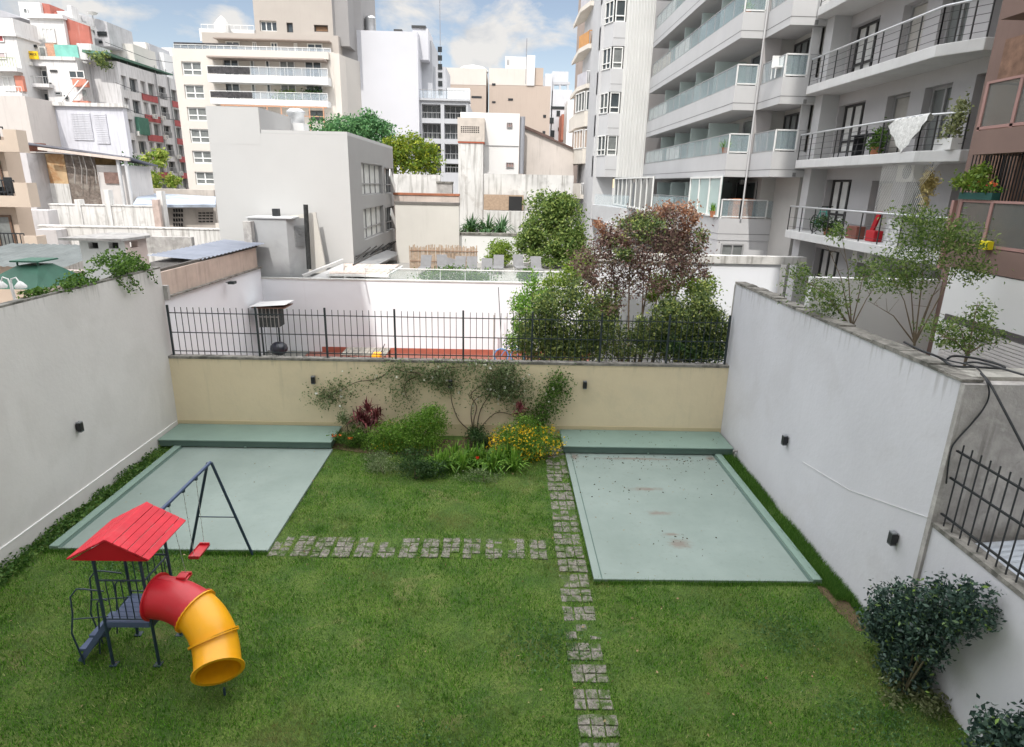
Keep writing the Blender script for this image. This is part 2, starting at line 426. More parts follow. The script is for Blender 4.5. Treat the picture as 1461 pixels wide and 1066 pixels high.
# ------------------------------------------------------------------ garden walls
t = thing('cream_garden_wall', 'low cream painted wall closing the garden, rose climbing on it, iron fence on top', 'wall', (-1.5, YB, 0))
MB().box(XL, XR, YB, YB+.2, -.1, 2.5).build('wall_face', cream, t)
MB().box(XL, XR, YB-.015, YB-.001, .0, .42).build('skirting', skirt, t)
MB().box(XL, XR, YB-.02, YB+.24, 2.501, 2.58).build('coping', moss, t)
t = thing('left_garden_wall', 'high grey white garden wall on the left with one small lamp', 'wall', (XL, 9, 0))
MB().box(XL-.2, XL, -1, YB+.25, -.1, 5.28).build('wall_face', walll, t)
MB().box(XL-.21, XL-.001, -1, YB+.26, 5.282, 5.33).build('coping', moss, t)
MB().box(XL, XL+.03, -1, YB-.1, -.02, .42).build('skirting', walll, t)
MB().box(XL, XL+.035, -1, YB-.1, .42, .435).build('skirting_edge', white, t)
MB().box(XL-.1, XL+.12, YB+.26, YB+.4, 4.3, 4.75).build('corner_block', concrete, t)
# right wall, high part
t = thing('right_garden_wall', 'high lilac white garden wall on the right with two small lamps and dark mossy top', 'wall', (XR, 14, 0))
MB().box(XR, XR+.25, 9.22, YB+.3, -.1, 5.15).build('wall_face', wallw, t)
cm = MB()
for i in range(24):
    y0 = 9.2+i*(YB+.32-9.2)/24; y1 = y0+(YB+.32-9.2)/24-.004; h = rnd.uniform(.0, .05)
    cm.box(XR-.02-rnd.uniform(0, .015), XR+.3+rnd.uniform(0, .05), y0, y1, 5.152, 5.19+h)
cm.build('coping', moss, t)
MB().box(XR-.02, XR+.27, YB+.3, YB+.36, -.1, 5.13).build('wall_end', concrete, t)
t = thing('low_side_wall', 'low white wall under the iron grille at right, its top edge chipped', 'wall', (XR, 5, 0))
MB().box(XR+.02, XR+.22, -1, 9.12, -.1, 2.62).build('wall_face', wallw, t)
MB().box(XR-.0, XR+.26, -1, 9.12, 2.622, 2.7).build('coping', moss, t)
MB().box(XR-.03, XR+.3, 9.121, 9.22, -.1, 5.14).build('pilaster', concrete, t)
MB().box(XR+.3, 16, 9.13, 9.35, -.1, 5.14).build('neighbour_wall', concrete, None, 'stained bare concrete wall behind the iron grille at right', 'wall')
MB().box(XR+.24, 16, 9.36, 9.9, 5.0, 5.2).build('wall_ledge', S('ledge_concrete', (.35, .34, .31), .95, .25, 3, blot=.6, bcol=(.12, .12, .1), bscale=2, bump=.5), None, 'weathered concrete ledge with tangled cables at the top of the bare concrete wall', 'ledge')
# seam line on right wall
# thin cord along the right wall
MB().tube([(XR-.01, 13.5, 1.75), (XR-.012, 11.5, 2.05), (XR-.012, 9.25, 2.72)], .006, 5).build('white_cable', white, None, 'thin white cable running along the right wall above the lamps', 'cable')

def cable(pts, r, label, name='black_cable'):
    P = [Vector(p) for p in pts]; out = []
    for i in range(len(P)-1):
        a = P[max(i-1, 0)]; b = P[i]; c = P[i+1]; d = P[min(i+2, len(P)-1)]
        for k in range(6):
            s = k/6; out.append(.5*((2*b)+(c-a)*s+(2*a-5*b+4*c-d)*s*s+(3*b-a-3*c+d)*s**3))
    out.append(P[-1]); MB().tube(out, r, 6).build(name, blackiron, None, label, 'cable', 'black cables at the right wall corner')
A = at
wy = 9.1
cable([A(1330, 505, 'z', 5.25), A(1352, 514, 'z', 5.27), A(1380, 520, 'z', 5.28), A(1396, 527, 'z', 5.25), A(1408, 545, 'y', wy), A(1411, 565, 'y', wy), A(1402, 585, 'y', wy), A(1385, 606, 'y', wy), A(1365, 628, 'y', wy), A(1356, 645, 'y', wy), A(1350, 690, 'y', wy)], .013, 'thin black cable looping down the concrete wall to the corner of the grille')
cable([A(1352, 512, 'z', 5.27), A(1362, 508, 'z', 5.3), A(1395, 512, 'z', 5.3), A(1430, 522, 'z', 5.27), A(1428, 526, 'z', 5.24), A(1395, 524, 'z', 5.24), A(1360, 522, 'z', 5.24), A(1340, 510, 'z', 5.24), A(1310, 498, 'z', 5.24), A(1290, 488, 'z', 5.24)], .02, 'thick black cable coiled on top of the right garden wall')
cable([A(1400, 533, 'z', 5.25), A(1412, 547, 'y', wy), A(1430, 580, 'y', wy-.3), A(1461, 640, 'y', wy-.7), A(1485, 690, 'y', wy-1)], .02, 'straight black cable slanting down in front of the concrete wall at the photo edge')
cable([A(1375, 518, 'z', 5.26), A(1400, 518, 'z', 5.3), A(1461, 535, 'z', 5.3), A(1490, 542, 'z', 5.3)], .018, 'black cable lying along the concrete ledge toward the photo edge')
# iron grille on the low wall
gt = thing('iron_grille', 'dark iron grille of slim bars on the low wall at right', 'grille', (XR+.1, 6, 2.7))
g = MB(); ys = np.arange(9.0, -.9, -.19)
for y in ys: g.box(XR+.092, XR+.109, y-.0085, y+.0085, 2.7, 4.16)
g.build('bar', blackiron, gt)
for z, in ((2.86,), (3.52,), (4.0,)): MB().box(XR+.085, XR+.117, -.9, 9.11, z, z+.03).build('rail', blackiron, gt)
# corrugated roof beyond the grille
def corr(x0, x1, y0, y1, z0, z1, pitch, amp, alongx=True, slope_axis='x', n=None):
    m = MB(); L = (y1-y0) if alongx else (x1-x0); k = int(L/pitch*4); vs = []
    for i in range(k+1):
        s = i/k; w = amp*math.sin(2*math.pi*s*L/pitch)
        for e in (0, 1):
            if alongx: vs.append((x0 if e == 0 else x1, y0+s*L, (z0 if e == 0 else z1)+w))
            else: vs.append((x0+s*L, y0 if e == 0 else y1, (z0 if e == 0 else z1)+w))
    m.add(vs, [(2*i, 2*i+1, 2*i+3, 2*i+2) for i in range(k)], True)
    return m
metal_roof = S('pale_metal_sheet', (.46, .5, .55), .45, .1, 1.5, streak=.0, blot=.4, bcol=(.3, .31, .32), bscale=1.5, metal=.3, bump=.05)
t = thing('metal_roof', 'pale corrugated metal roof behind the iron grille at right', 'roof', (9, 5, 2.5))
corr(7.75, 13, -1, 8.9, 2.45, 2.95, .14, .02).build('roof_sheet', metal_roof, t)
MB().box(7.56, 7.76, -1, 9.12, 2.3, 2.42).build('gutter', S('dirty_gutter', (.2, .17, .13), .9, .4, 3), t)
# wall lamps
def lamp(loc, nrm, label):
    x, y, z = loc; t = thing('wall_lamp', label, 'wall lamp', loc, 'small black wall lamps')
    n = Vector(nrm); u = Vector((n.y, -n.x, 0)).normalized() if abs(n.x)+abs(n.y) else Vector((1, 0, 0)); c = Vector(loc)+n*.085
    MB().obox(Vector(loc)+n*.015, u*.04, n*.015, Z*.07).build('mount', lampblk, t)
    MB().obox(c, u*.062, n*.055, Z*.105).build('body', lampblk, t, bevel=.008)
    MB().obox(c+Z*.118, u*.058, n*.052, Z*.012).build('upper_lens', lampglass, t)
    MB().obox(c-Z*.118, u*.058, n*.052, Z*.012).build('lower_lens', lampglass, t)
for p, lb in (((448, 541), 'small black wall lamp on the cream wall left of the roses'), ((643, 546), 'small black wall lamp on the cream wall half hidden among climbing rose leaves'), ((834, 548), 'small black wall lamp on the cream wall right of the roses')):
    q = at(*p, 'y', YB); lamp((q.x, YB, q.z), (0, -1, 0), lb)
q = at(109, 609, 'x', XL); lamp((XL, q.y, q.z), (1, 0, 0), 'small black wall lamp alone on the left garden wall')
q = at(1124, 628, 'x', XR); lamp((XR, q.y, q.z), (-1, 0, 0), 'small black wall lamp on the right wall above the far end of the grass strip')
q = at(1280, 768, 'x', XR); lamp((XR, q.y, q.z), (-1, 0, 0), 'small black wall lamp on the right wall nearest the dark green shrub')
# tap on left box corner
MB().box(7.18, 7.3, 17.3, 17.36, .28, .34).tube([(7.24, 17.33, .3), (7.24, 17.33, .05)], .012).build('garden_tap', concrete, None, 'small grey pipe fitting at the right wall beside the green box', 'tap')

# ------------------------------------------------------------------ iron fence on cream wall
ft = thing('iron_fence', 'dark iron fence of thin vertical bars standing on the cream wall', 'fence', (-1.5, YB+.12, 2.58))
fy = YB+.12; ztop = 4.12
px = [372, 468, 565, 661, 758, 855, 950]
postx = [XL+.12]+[at(p, 516, 'y', fy).x for p in px]+[XR-.12]
for i, x in enumerate(postx): MB().box(x-.028, x+.028, fy-.028, fy+.028, 2.58, ztop+.06).build('post', darkiron, ft)
for i in range(len(postx)-1):
    a, b = postx[i]+.03, postx[i+1]-.03; n = max(2, round((b-a)/.187)); m = MB()
    for k in range(1, n): x = a+(b-a)*k/n; m.box(x-.009, x+.009, fy-.009, fy+.009, 2.6, ztop+.02*math.sin(k*3.1))
    m.build('bars', darkiron, ft)
    m = MB()
    for z in (2.7, 3.3, 3.92): m.box(a, b, fy+.01, fy+.026, z, z+.028)
    m.build('rail', darkiron, ft)

# ------------------------------------------------------------------ play set
navy = S('navy_painted_steel', (.018, .035, .06), .45, .15, 6, bump=.05, spec=.5)
navyw = S('navy_painted_boards', (.07, .095, .17), .55, .12, 5, bump=.1)
redp = S('red_plastic', (.46, .012, .022), .42, .1, 2, blot=.3, bcol=(.38, .06, .06), bscale=3, bump=.04, bs=8, spec=.5)
redroof = S('red_roof_boards', (.52, .02, .035), .6, .15, 3, blot=.25, bcol=(.45, .1, .1), bscale=2.5, bump=.05)
redgab = S('dark_red_plastic', (.4, .005, .014), .45, .05, 2, bump=.03)
yelp = S('yellow_plastic', (.74, .34, .004), .38, .08, 1.5, blot=.3, bcol=(.55, .25, .05), bscale=3, bump=.04, bs=8, spec=.5)
chain = S('galvanised_chain', (.45, .46, .46), .4, .1, 20, metal=.7)
PL = thing('play_set', 'playground set with red roofed tower, red and yellow tube slide and a navy swing frame', 'playset', (-6.1, 9.1, 0))
x0, x1, y0, y1 = -6.5, -5.76, 8.72, 9.46
posts = {(x0, y0): 2.18, (x1, y0): 2.18, (x0, y1): 2.18, (x1, y1): 2.18}
for (x, y), h in posts.items(): MB().tube([(x-.02*(x < -6.1)+.02*(x > -6.1), y, 0), (x, y, h)], .026, 10).build('post', navy, PL)
pm = MB()
for k in range(6): yy = y0+.0+(y1-y0)*k/6; pm.box(x0+.02, x1-.02, yy+.004, yy+(y1-y0)/6-.004, .85, .88)
pm.build('platform', navyw, PL)
MB().box(x0+.02, x1-.02, y0-.02, y0-.001, .78, .88).build('platform_edge', navyw, PL)
MB().box(x1-.001, x1+.02, y0+.02, y1-.02, .76, .88).build('platform_edge', navyw, PL)
# front railing
for (a, b, lab) in (((x0, y0), (x1, y0), 0), ((x0, y1), (x1, y1), 1)):
    m = MB(); A0 = Vector((*a, 0)); B0 = Vector((*b, 0))
    m.tube([A0+Z*1.68, B0+Z*1.68], .016); m.tube([A0+Z*.93, B0+Z*.93], .013)
    for k in range(1, 6): p = A0.lerp(B0, k/6); m.tube([p+Z*.93, p+Z*1.68], .009, 6)
    m.build('railing', navy, PL)
m = MB()   # right side, beside the slide mouth
m.tube([(x1, y0, 1.66), (x1, y1, 1.66)], .016)
for y in (y0+.12, y1-.12): m.tube([(x1, y, .93), (x1, y, 1.66)], .009, 6)
m.build('railing', navy, PL)
# roof: ridge along y
rx, rz = -6.13, 2.52
ey, zb = 2.17, 0
ya, yb_ = y0-.18, y1+.28
xl, xr = -6.78, -5.5
for side in (-1, 1):
    xe = xl if side < 0 else xr; m = MB(); nb = 6
    for k in range(nb):
        s0, s1 = k/nb, (k+1)/nb-.012
        pa = Vector((rx+(xe-rx)*s0, 0, rz+(ey-rz)*s0+(0.0 if k % 2 else .004))); pb = Vector((rx+(xe-rx)*s1, 0, rz+(ey-rz)*s1))
        nrm = Vector((side*(rz-ey), 0, abs(xe-rx))).normalized()*.028
        m.prism([pa+Vector((0, ya, 0)), pb+Vector((0, ya, 0)), pb+nrm+Vector((0, ya, 0)), pa+nrm+Vector((0, ya, 0))], (0, yb_-ya, 0))
    m.build('roof_panel', redroof, PL, bevel=.004)
for y in (ya+.02, yb_-.05):
    MB().prism([(xl+.04, y, ey-.015), (xr-.04, y, ey-.015), (rx, y, rz-.005)], (0, .03, 0)).build('gable', redgab, PL)
MB().tube([(rx, ya-.005, rz+.012), (rx, yb_+.005, rz+.012)], .02, 8).build('ridge_cap', redroof, PL)
# ladder at the left, curved handrails, blue steps
lx = x0
for y in (y0+.12, y1-.12):
    m = MB(); m.tube([(lx-.5, y-.12, 0), (lx-.62, y-.1, .62), (lx-.55, y-.08, 1.0), (lx-.55, y-.05, 1.3), (lx-.46, y, 1.42), (lx-.35, y, 1.42), (lx-.02, y, 1.38)], .014, 8)
    m.tube([(lx-.3, y, .12), (lx-.2, y, .8), (lx-.17, y, 1.15), (lx-.1, y, 1.24), (lx-.0, y, 1.2)], .013, 8)
    m.tube([(lx-.56, y-.1, .9), (lx-.03, y, .88)], .011, 6); m.build('handrail', navy, PL)
for (x, z) in ((lx-.5, .24), (lx-.28, .52)):
    MB().box(x-.1, x+.1, y0+.06, y1-.06, z-.025, z+.025).build('step', navyw, PL, bevel=.008)
for y in (y0+.05, y1-.06): MB().bar((lx-.6, y, .02), (lx+.0, y, .84), .03, .09).build('step_side', navyw, PL)
# swing beam and frame
MB().tube([(-6.1, y1-.1, 2.2), (-6.1, 12.03, 2.22)], .036, 12).build('swing_beam', S('blue_grey_painted_steel', (.05, .075, .14), .4, .1, 5), PL)
for xx in (-6.79, -5.42): MB().tube([(xx, 12.0, 0), (-6.1+(.04 if xx > -6 else -.04), 12.0, 2.23)], .03, 10).build('frame_leg', navy, PL)
MB().tube([(-6.5, 12, .94), (-5.7, 12, .94)], .013, 6).build('cross_bar', navy, PL)
def chainm(a, b):
    m = MB(); a, b = Vector(a), Vector(b); L = (b-a).length; n = int(L/.05)
    for i in range(n):
        p, q = a.lerp(b, i/n), a.lerp(b, (i+.8)/n)
        if i % 2: m.bar(p, q, .012, .005)
        else: m.bar(p, q, .005, .012)
    return m
for ya_, zs_, sx in ((11.12, .66, -6.1), (10.05, .7, -5.95)):
    s = MB(); L = .24; prof = [(-.11, .03), (-.1, 0), (.1, 0), (.11, .03), (.115, .03), (.105, -.02), (-.105, -.02), (-.115, .03)]
    s.prism([(sx+a, ya_-L, zs_+b) for a, b in prof], (0, 2*L, 0))
    for e in (-1, 1): s.box(sx-.1, sx+.1, ya_+e*L-.015, ya_+e*L+.015, zs_-.02, zs_+.05)
    so = s.build('swing_seat', redp, PL, bevel=.005)
    for e in (-1, 1):
        chainm((sx, ya_+e*(L-.02), zs_+.04), (-6.1, ya_+e*.26, 2.17)).build('chain', chain, so)
        MB().box(-6.125, -6.075, ya_+e*.26-.03, ya_+e*.26+.03, 2.14, 2.2).build('hanger', navy, so)
# tube slide
def catmull(P, k=10):
    P = [Vector(p) for p in P]; out = []
    for i in range(len(P)-1):
        a = P[max(i-1, 0)]; b = P[i]; c = P[i+1]; d = P[min(i+2, len(P)-1)]
        for j in range(k):
            s = j/k; out.append(.5*((2*b)+(c-a)*s+(2*a-5*b+4*c-d)*s*s+(3*b-a-3*c+d)*s**3))
    return out+[P[-1]]
TS = []
SP = [at(222, 851, 'z', 1.24), at(252, 857, 'z', 1.2), at(283, 875, 'z', 1.05), at(301, 900, 'z', .87), at(308.5, 926, 'z', .66), at(311.5, 959, 'z', .5)]
CL = catmull(SP, 12)
def seg(a, b, mat, name, fl=(True, True)):
    pts = CL[a:b+1]; m = MB(); Rr = .352
    # outer shell, inner shell and flanges, open ended
    def ring(pts, r):
        mm = MB(); mm.tube(pts, r, 28, cap=False); return mm
    o = ring(pts, Rr); i = ring(pts, Rr-.02)
    m.add(o.v, o.f, True); m.add(i.v, i.f, True)
    s = m.build(name, mat, PL)
    f = MB()
    for k, (idx, nb) in enumerate(((a, a+1), (b, b-1))):
        if not fl[k]: continue
        p = CL[idx]; d = (CL[nb]-p).normalized()*.022
        for q0, q1, r0, r1 in ((p, p+d, .395, .395),):
            tt = MB(); tt.tube([p, p+d], .395, 28, cap=False); f.add(tt.v, tt.f, True)
            t2 = MB(); t2.tube([p, p+d], Rr-.018, 28, cap=False)
            n = 28
            for c in (0, 1):
                f.add(tt.v[c*n:(c+1)*n]+t2.v[c*n:(c+1)*n], [(j, (j+1) % n, n+(j+1) % n, n+j) for j in range(n)])
            f.add(t2.v, t2.f, True)
    f.build('flange', mat, s)
    return s
s1 = seg(0, 22, redp, 'slide_tube'); props(s1, 'red upper tube of the slide with the entrance ring')
s2 = seg(22, 41, yelp, 'slide_tube'); props(s2, 'yellow middle tube of the slide')
s3 = seg(41, 60, yelp, 'slide_tube'); props(s3, 'yellow end tube of the slide with wide open mouth')
p = CL[12]; MB().box(p.x-.02, p.x+.14, p.y+.1, p.y+.24, p.z+.33, p.z+.38).build('slide_lug', redp, PL, bevel=.01)
MB().obox(SP[0]+Vector((-.03, 0, 0)), (.012, 0, 0), (0, .33, 0), (0, 0, .02)).build('mouth_bracket', redp, PL)
for q, h in ((CL[30], 0), (CL[58], 0)):
    MB().tube([(q.x+.05, q.y, 0), (q.x+.05, q.y, max(.1, q.z-.36))], .02, 8).build('slide_support', navy, PL)
# worn soil patch under the swing and tower is painted into nothing: small bare earth sheets
def patch(cx, cy, rx, ry, label, col=(.11, .075, .045), z=.012):
    n = 26; pts = []
    for k in range(n):
        a = 2*math.pi*k/n; r = 1+.22*math.sin(3*a+cx)+.13*math.sin(7*a+cy)+rnd.uniform(-.08, .08); pts.append((cx+rx*r*math.cos(a), cy+ry*r*math.sin(a), z))
    m = MB(); m.add([(cx, cy, z+.006)]+pts, [(0, k+1, (k+1) % n+1) for k in range(n)], True)
    m.build('bare_soil', S('bare_soil', col, .98, .35, 9, bump=.8, bs=60, blot=.6, bcol=(.05, .08, .02), bscale=7), None, kind='structure')
patch(7.0, 10.4, .26, .75, '')
patch(-1.6, 17.9, 3.3, .8, '')

# ------------------------------------------------------------------ grass
def inside(x, y, q, m=0.): return (x > q[0]-m) & (x < q[1]+m) & (y > q[2]-m) & (y < q[3]+m)
def blades(x, y, h, w, lean=.5):
    n = len(x); a = rng.random(n)*2*np.pi; b = rng.random(n)*2*np.pi
    l = h*(.55+.8*rng.random(n)); L = lean*l*rng.random(n)
    z0 = np.full(n, -.005)
    dx, dy = np.cos(a)*w/2, np.sin(a)*w/2
    return np.stack([np.stack([x-dx, y-dy, z0], 1), np.stack([x+dx, y+dy, z0], 1), np.stack([x+np.cos(b)*L, y+np.sin(b)*L, l], 1)], 1).reshape(-1, 3)
n = 330000
y = 5.2+(YB-5.2)*rng.random(n)**1.25; x = XL+.05+(XR+.0-XL)*rng.random(n)
keep = ~(inside(x, y, (-9.92, -5.12, 12.1, 17.6)) | inside(x, y, (2.05, 6.9, 11.17, 17.6)) | (y > 17.9))
for q in stones: keep &= ~(inside(x, y, q, -.03) & (rng.random(n) > .38))
for q in ((-6.1, 9.1, .6, .5), (-5.6, 10.85, .6, .25), (6.8, 7.0, .6, 1.4)): keep &= ~((((x-q[0])/q[2])**2+((y-q[1])/q[3])**2 < 1) & (rng.random(n) > .62))
x, y = x[keep], y[keep]
lf = LEAF('grass_blades', [(0, (.016, .07, .003)), (.35, (.058, .19, .008)), (.7, (.12, .31, .018)), (.9, (.22, .4, .06)), (1, (.45, .45, .2))], .35, .6, patch=((.25, .23, .095), .5, .53, .75))
leaf_obj('grass', blades(x, y, .05, .014, 1.1), 3, lf, None, kind='stuff', label='short green lawn grass with dry patches', cat='grass')
# tall grass strip along the right wall and the edges of the slabs
n = 17000; y = 10.6+(17.4-10.6)*rng.random(n); x = 6.93+(XR-6.95)*rng.random(n)
k2 = rng.random(n) < (.55+.45*np.sin(y*1.9)*np.sin(y*.7+1)); x, y = x[k2], y[k2]
v1 = blades(x, y, .17, .014, 1.3)
n = 2600; x = 2.0+5.0*rng.random(n); y = 11.1+.06*rng.normal(size=n)*.5; v2 = blades(x, y, .09, .011, .8)
n = 2600; x = -10+4.9*rng.random(n); y = 12.03+.06*rng.normal(size=n)*.5; v3 = blades(x, y, .09, .011, .8)
n = 1500; y = 11.2+6*rng.random(n); x = 2.02+.0*y+.03*rng.normal(size=n); v4 = blades(x, y, .06, .01, .8)
n = 1600; y = 9.4+1.3*rng.random(n); x = XR-.03-.15*rng.random(n); v5 = blades(x, y, .14, .012, .8)
leaf_obj('tall_grass', np.concatenate([v1, v2, v3, v4, v5]), 3, LEAF('tall_grass_blades', [(0, (.03, .09, .01)), (.5, (.07, .18, .02)), (1, (.14, .27, .05))], .4, .6), None, kind='stuff', label='longer grass growing along the right wall and slab edges', cat='grass')
# creeping plants along left wall
n = 4200; y = 10.6+(17.5-10.6)*rng.random(n)**.9; x = XL+.04+(.5-.0*y)*rng.random(n); kk = rng.random(n) < .35+.65*(np.sin(y*1.7+.5)*np.sin(y*4.1) > -.25); kk &= (rng.random(n) < np.clip(1.35-(y-10.6)/8, .15, 1)); x, y = x[kk], y[kk]
z = .02+.2*rng.random(len(x))*(.4+.6*np.abs(np.sin(y*2.3)))
leaf_obj('creeping_plants', leaf_arrays(np.stack([x, y, z], 1), .075, .6, .2), 4, LEAF('creeper_leaf', [(0, (.03, .08, .015)), (.6, (.07, .16, .03)), (1, (.16, .26, .06))]), None, kind='stuff', label='low creeping plants between the left wall and the green kerb', cat='ground cover')
# clover like weeds patches
n = 5000; cx = [(1.0, 9.3), (-1.2, 6.9), (-7.8, 11.7), (5.4, 9.6), (6.0, 7.6)]; w = [cx[i] for i in rng.integers(0, 5, n)]; w = np.array(w)+rng.normal(size=(n, 2))*np.array([.45, .35])
w = w[(w[:, 0] > XL+.1) & (w[:, 0] < XR-.1) & ~inside(w[:, 0], w[:, 1], (2.05, 6.9, 11.17, 17.6)) & ~inside(w[:, 0], w[:, 1], (-9.92, -5.12, 12.1, 17.6))]
leaf_obj('clover', leaf_arrays(np.column_stack([w, .035+.02*rng.random(len(w))]), .035, .9, .0), 4, LEAF('clover_leaf', [(0, (.05, .12, .03)), (1, (.1, .2, .07))]), None, kind='stuff', label='paler clover patches in the lawn', cat='ground cover')

# ------------------------------------------------------------------ flower bed plants
stem = S('green_brown_stem', (.1, .09, .05), .9, .3, 9, bump=.3)
Ldark = LEAF('leaf_dark_green', [(0, (.012, .035, .01)), (.5, (.035, .085, .022)), (1, (.08, .15, .045))], .25, .45)
Lmid = LEAF('leaf_mid_green', [(0, (.03, .075, .012)), (.5, (.075, .16, .024)), (1, (.16, .28, .05))])
Lbright = LEAF('leaf_bright_green', [(0, (.05, .13, .015)), (.5, (.13, .28, .03)), (1, (.26, .42, .07))])
Lrose = LEAF('leaf_rose', [(0, (.08, .12, .05)), (.5, (.19, .26, .11)), (1, (.36, .42, .24))], .45)
Lred = LEAF('leaf_burgundy', [(0, (.05, .012, .014)), (.6, (.15, .035, .04)), (1, (.32, .1, .1))], .25)
Lyel = LEAF('petal_yellow', [(0, (.6, .38, .01)), (1, (.85, .6, .03))], .2)
Lor = LEAF('petal_orange', [(0, (.65, .1, .02)), (1, (.8, .25, .05))], .2)
Lwh = LEAF('petal_white', [(0, (.75, .73, .62)), (1, (.85, .85, .8))], .2)
def flowers(root, c, size, mat, name='blossom', petals=4):
    c = np.repeat(np.asarray(c), petals, 0)+rng.normal(size=(len(c)*petals, 3))*size*.22
    leaf_obj(name, leaf_arrays(c, size, .8, .3), 4, mat, root, kind='stuff')
# climbing rose
def along(pts, n, r):
    P = np.array(pts); i = rng.integers(0, len(P)-1, n); t = rng.random(n)[:, None]
    return P[i]*(1-t)+P[i+1]*t+rng.normal(size=(n, 3))*np.array(r)*1.25
def W_(px, py, y=YB-.12): q = at(px, py, 'y', y); return (q.x, q.y, q.z)
rose = thing('climbing_rose', 'climbing rose with white flowers spreading over the cream wall above the bed', 'climbing rose', (W_(678, 615)[0], YB-.3, 0))
sm = MB(); base = Vector((W_(678, 615)[0], YB-.25, 0)); RY = YB-.08
paths = [[(677, 618), (676, 600), (680, 580), (672, 563), (690, 548), (712, 535), (735, 528)], [(676, 618), (672, 590), (678, 570), (700, 560), (720, 548)], [(674, 618), (655, 600), (645, 575), (641, 553), (622, 540), (600, 532)],
         [(680, 618), (684, 590), (694, 570), (708, 552), (730, 555)], [(680, 618), (706, 590), (730, 592), (745, 600)], [(641, 553), (620, 530), (650, 524), (690, 522)], [(600, 532), (575, 530), (560, 522)], [(600, 535), (580, 545), (578, 560), (585, 575)],
         [(560, 525), (540, 540), (510, 545), (490, 555)], [(490, 555), (470, 565), (455, 570)]]
for pth in paths:
    pts = [(*W_(a, b, RY),) for a, b in pth]
    if pth[0][1] > 610: pts = [(pts[0][0], YB-.2, 0)]+pts
    sm.tube(catmull(pts, 4), [.022-.016*i/(len(pts)*4-3) for i in range((len(pts)-1)*4+1)], 6)
sm.build('stem', bark, rose)
lv = []
for pth, n in ((paths[0][4:], 800), (paths[1][3:], 500), (paths[2][3:], 420), (paths[3][3:], 500), (paths[5], 900), (paths[6], 420), (paths[7], 300), (paths[8], 300), (paths[9], 420), ([(690, 525), (725, 530), (745, 545), (752, 565)], 420), ([(700, 545), (735, 545), (745, 590)], 380), ([(715, 560), (745, 575)], 350)):
    lv.append(along([W_(a, b, YB-.14) for a, b in pth], n, (.22, .07, .16)))
lv.append(clumps([(*W_(475, 565), .6, .12, .45), (*W_(715, 550), 1.3, .14, .7), (*W_(625, 545), .8, .1, .5), (*W_(560, 560), .7, .1, .5)], 1100, .45, .2))
lv = np.concatenate(lv); lv[:, 1] = np.minimum(lv[:, 1], YB-.03); lv = lv[lv[:, 2] < 2.75]
leaf_obj('foliage', leaf_arrays(lv, .075, .55), 4, Lrose, rose)
flowers(rose, lv[rng.integers(0, len(lv), 48)]+np.array([0, -.06, .02]), .07, Lwh)
# right rose branch above yellow bush
r2 = thing('climbing_rose', 'tall thin climbing rose shoot rising behind the yellow flower bush, right of the bed', 'climbing rose', (W_(765, 640)[0], YB-.4, 0))
sm = MB()
for pth in ([(765, 640), (762, 610), (775, 580), (795, 550), (800, 535)], [(765, 640), (768, 600), (785, 570), (806, 550)], [(764, 640), (750, 600), (740, 575)]):
    pts = [W_(a, b) for a, b in pth]; sm.tube(catmull(pts, 4), .009, 5)
sm.build('stem', stem, r2)
lv = np.concatenate([along([W_(a, b, YB-.2) for a, b in pth], n, (.16, .1, .14)) for pth, n in (([(762, 610), (775, 580), (790, 555), (800, 535)], 1500), ([(765, 610), (790, 580), (808, 550)], 700), ([(750, 610), (765, 590)], 300))])
leaf_obj('foliage', leaf_arrays(lv, .075, .55), 4, Lmid, r2); flowers(r2, lv[rng.integers(0, len(lv), 6)]+np.array([0, -.08, .02]), .07, Lwh)
# cordyline
def sword(root, c, n, L, w, mat, el=(20, 85), name='foliage', droop=.35):
    V = []
    for i in range(n):
        a = rnd.uniform(0, 2*math.pi); e = R(rnd.uniform(*el)); l = L*rnd.uniform(.65, 1.1); d = Vector((math.cos(a)*math.cos(e), math.sin(a)*math.cos(e), math.sin(e))); s = Vector((-math.sin(a), math.cos(a), 0))*w/2
        p0 = Vector(c)+Vector((rnd.gauss(0, .05), rnd.gauss(0, .05), 0)); p1 = p0+d*l*.55; p2 = p0+d*l-Z*l*droop*math.cos(e)
        V += [p0-s*.5, p0+s*.5, p1+s, p1-s, p1-s, p1+s, p2+s*.15, p2-s*.15]
    leaf_obj(name, np.array([tuple(v) for v in V]), 4, mat, root)
def G0(px, py, z=0.): q = at(px, py, 'z', z); return q
c = Vector((W_(524, 600, 18.35)[0], 18.35, 0))
t = thing('red_cordyline', 'dark burgundy spiky leaved shrub beside the cream wall at the left of the bed', 'shrub', c)
m = MB()
for dx in (-.12, .03, .16): m.tube([(c.x, c.y, 0), (c.x+dx*.6, c.y, .5), (c.x+dx*1.6, c.y+.05, .85+dx)], .018, 6)
m.build('stem', bark, t)
V = thing
for i, (dx, z) in enumerate(((-.25, .75), (.05, 1.0), (.3, .85), (-.05, .6), (.2, .55))): sword(t, (c.x+dx, c.y, z), 42, .5, .05, Lred, (0, 85))
for px, py, lb in ((741, 572, 'small burgundy leaved plant behind the yellow flower bush'),):
    c = Vector((W_(px, 600, 18.5)[0], 18.5, 0)); t = thing('red_cordyline', lb, 'shrub', c)
    MB().tube([(c.x, c.y, 0), (c.x, c.y, 1.2)], .014, 6).build('stem', bark, t)
    sword(t, (c.x, c.y, 1.15), 34, .34, .045, Lred, (-20, 85)); sword(t, (c.x, c.y, .95), 24, .34, .045, Lred, (-20, 60))
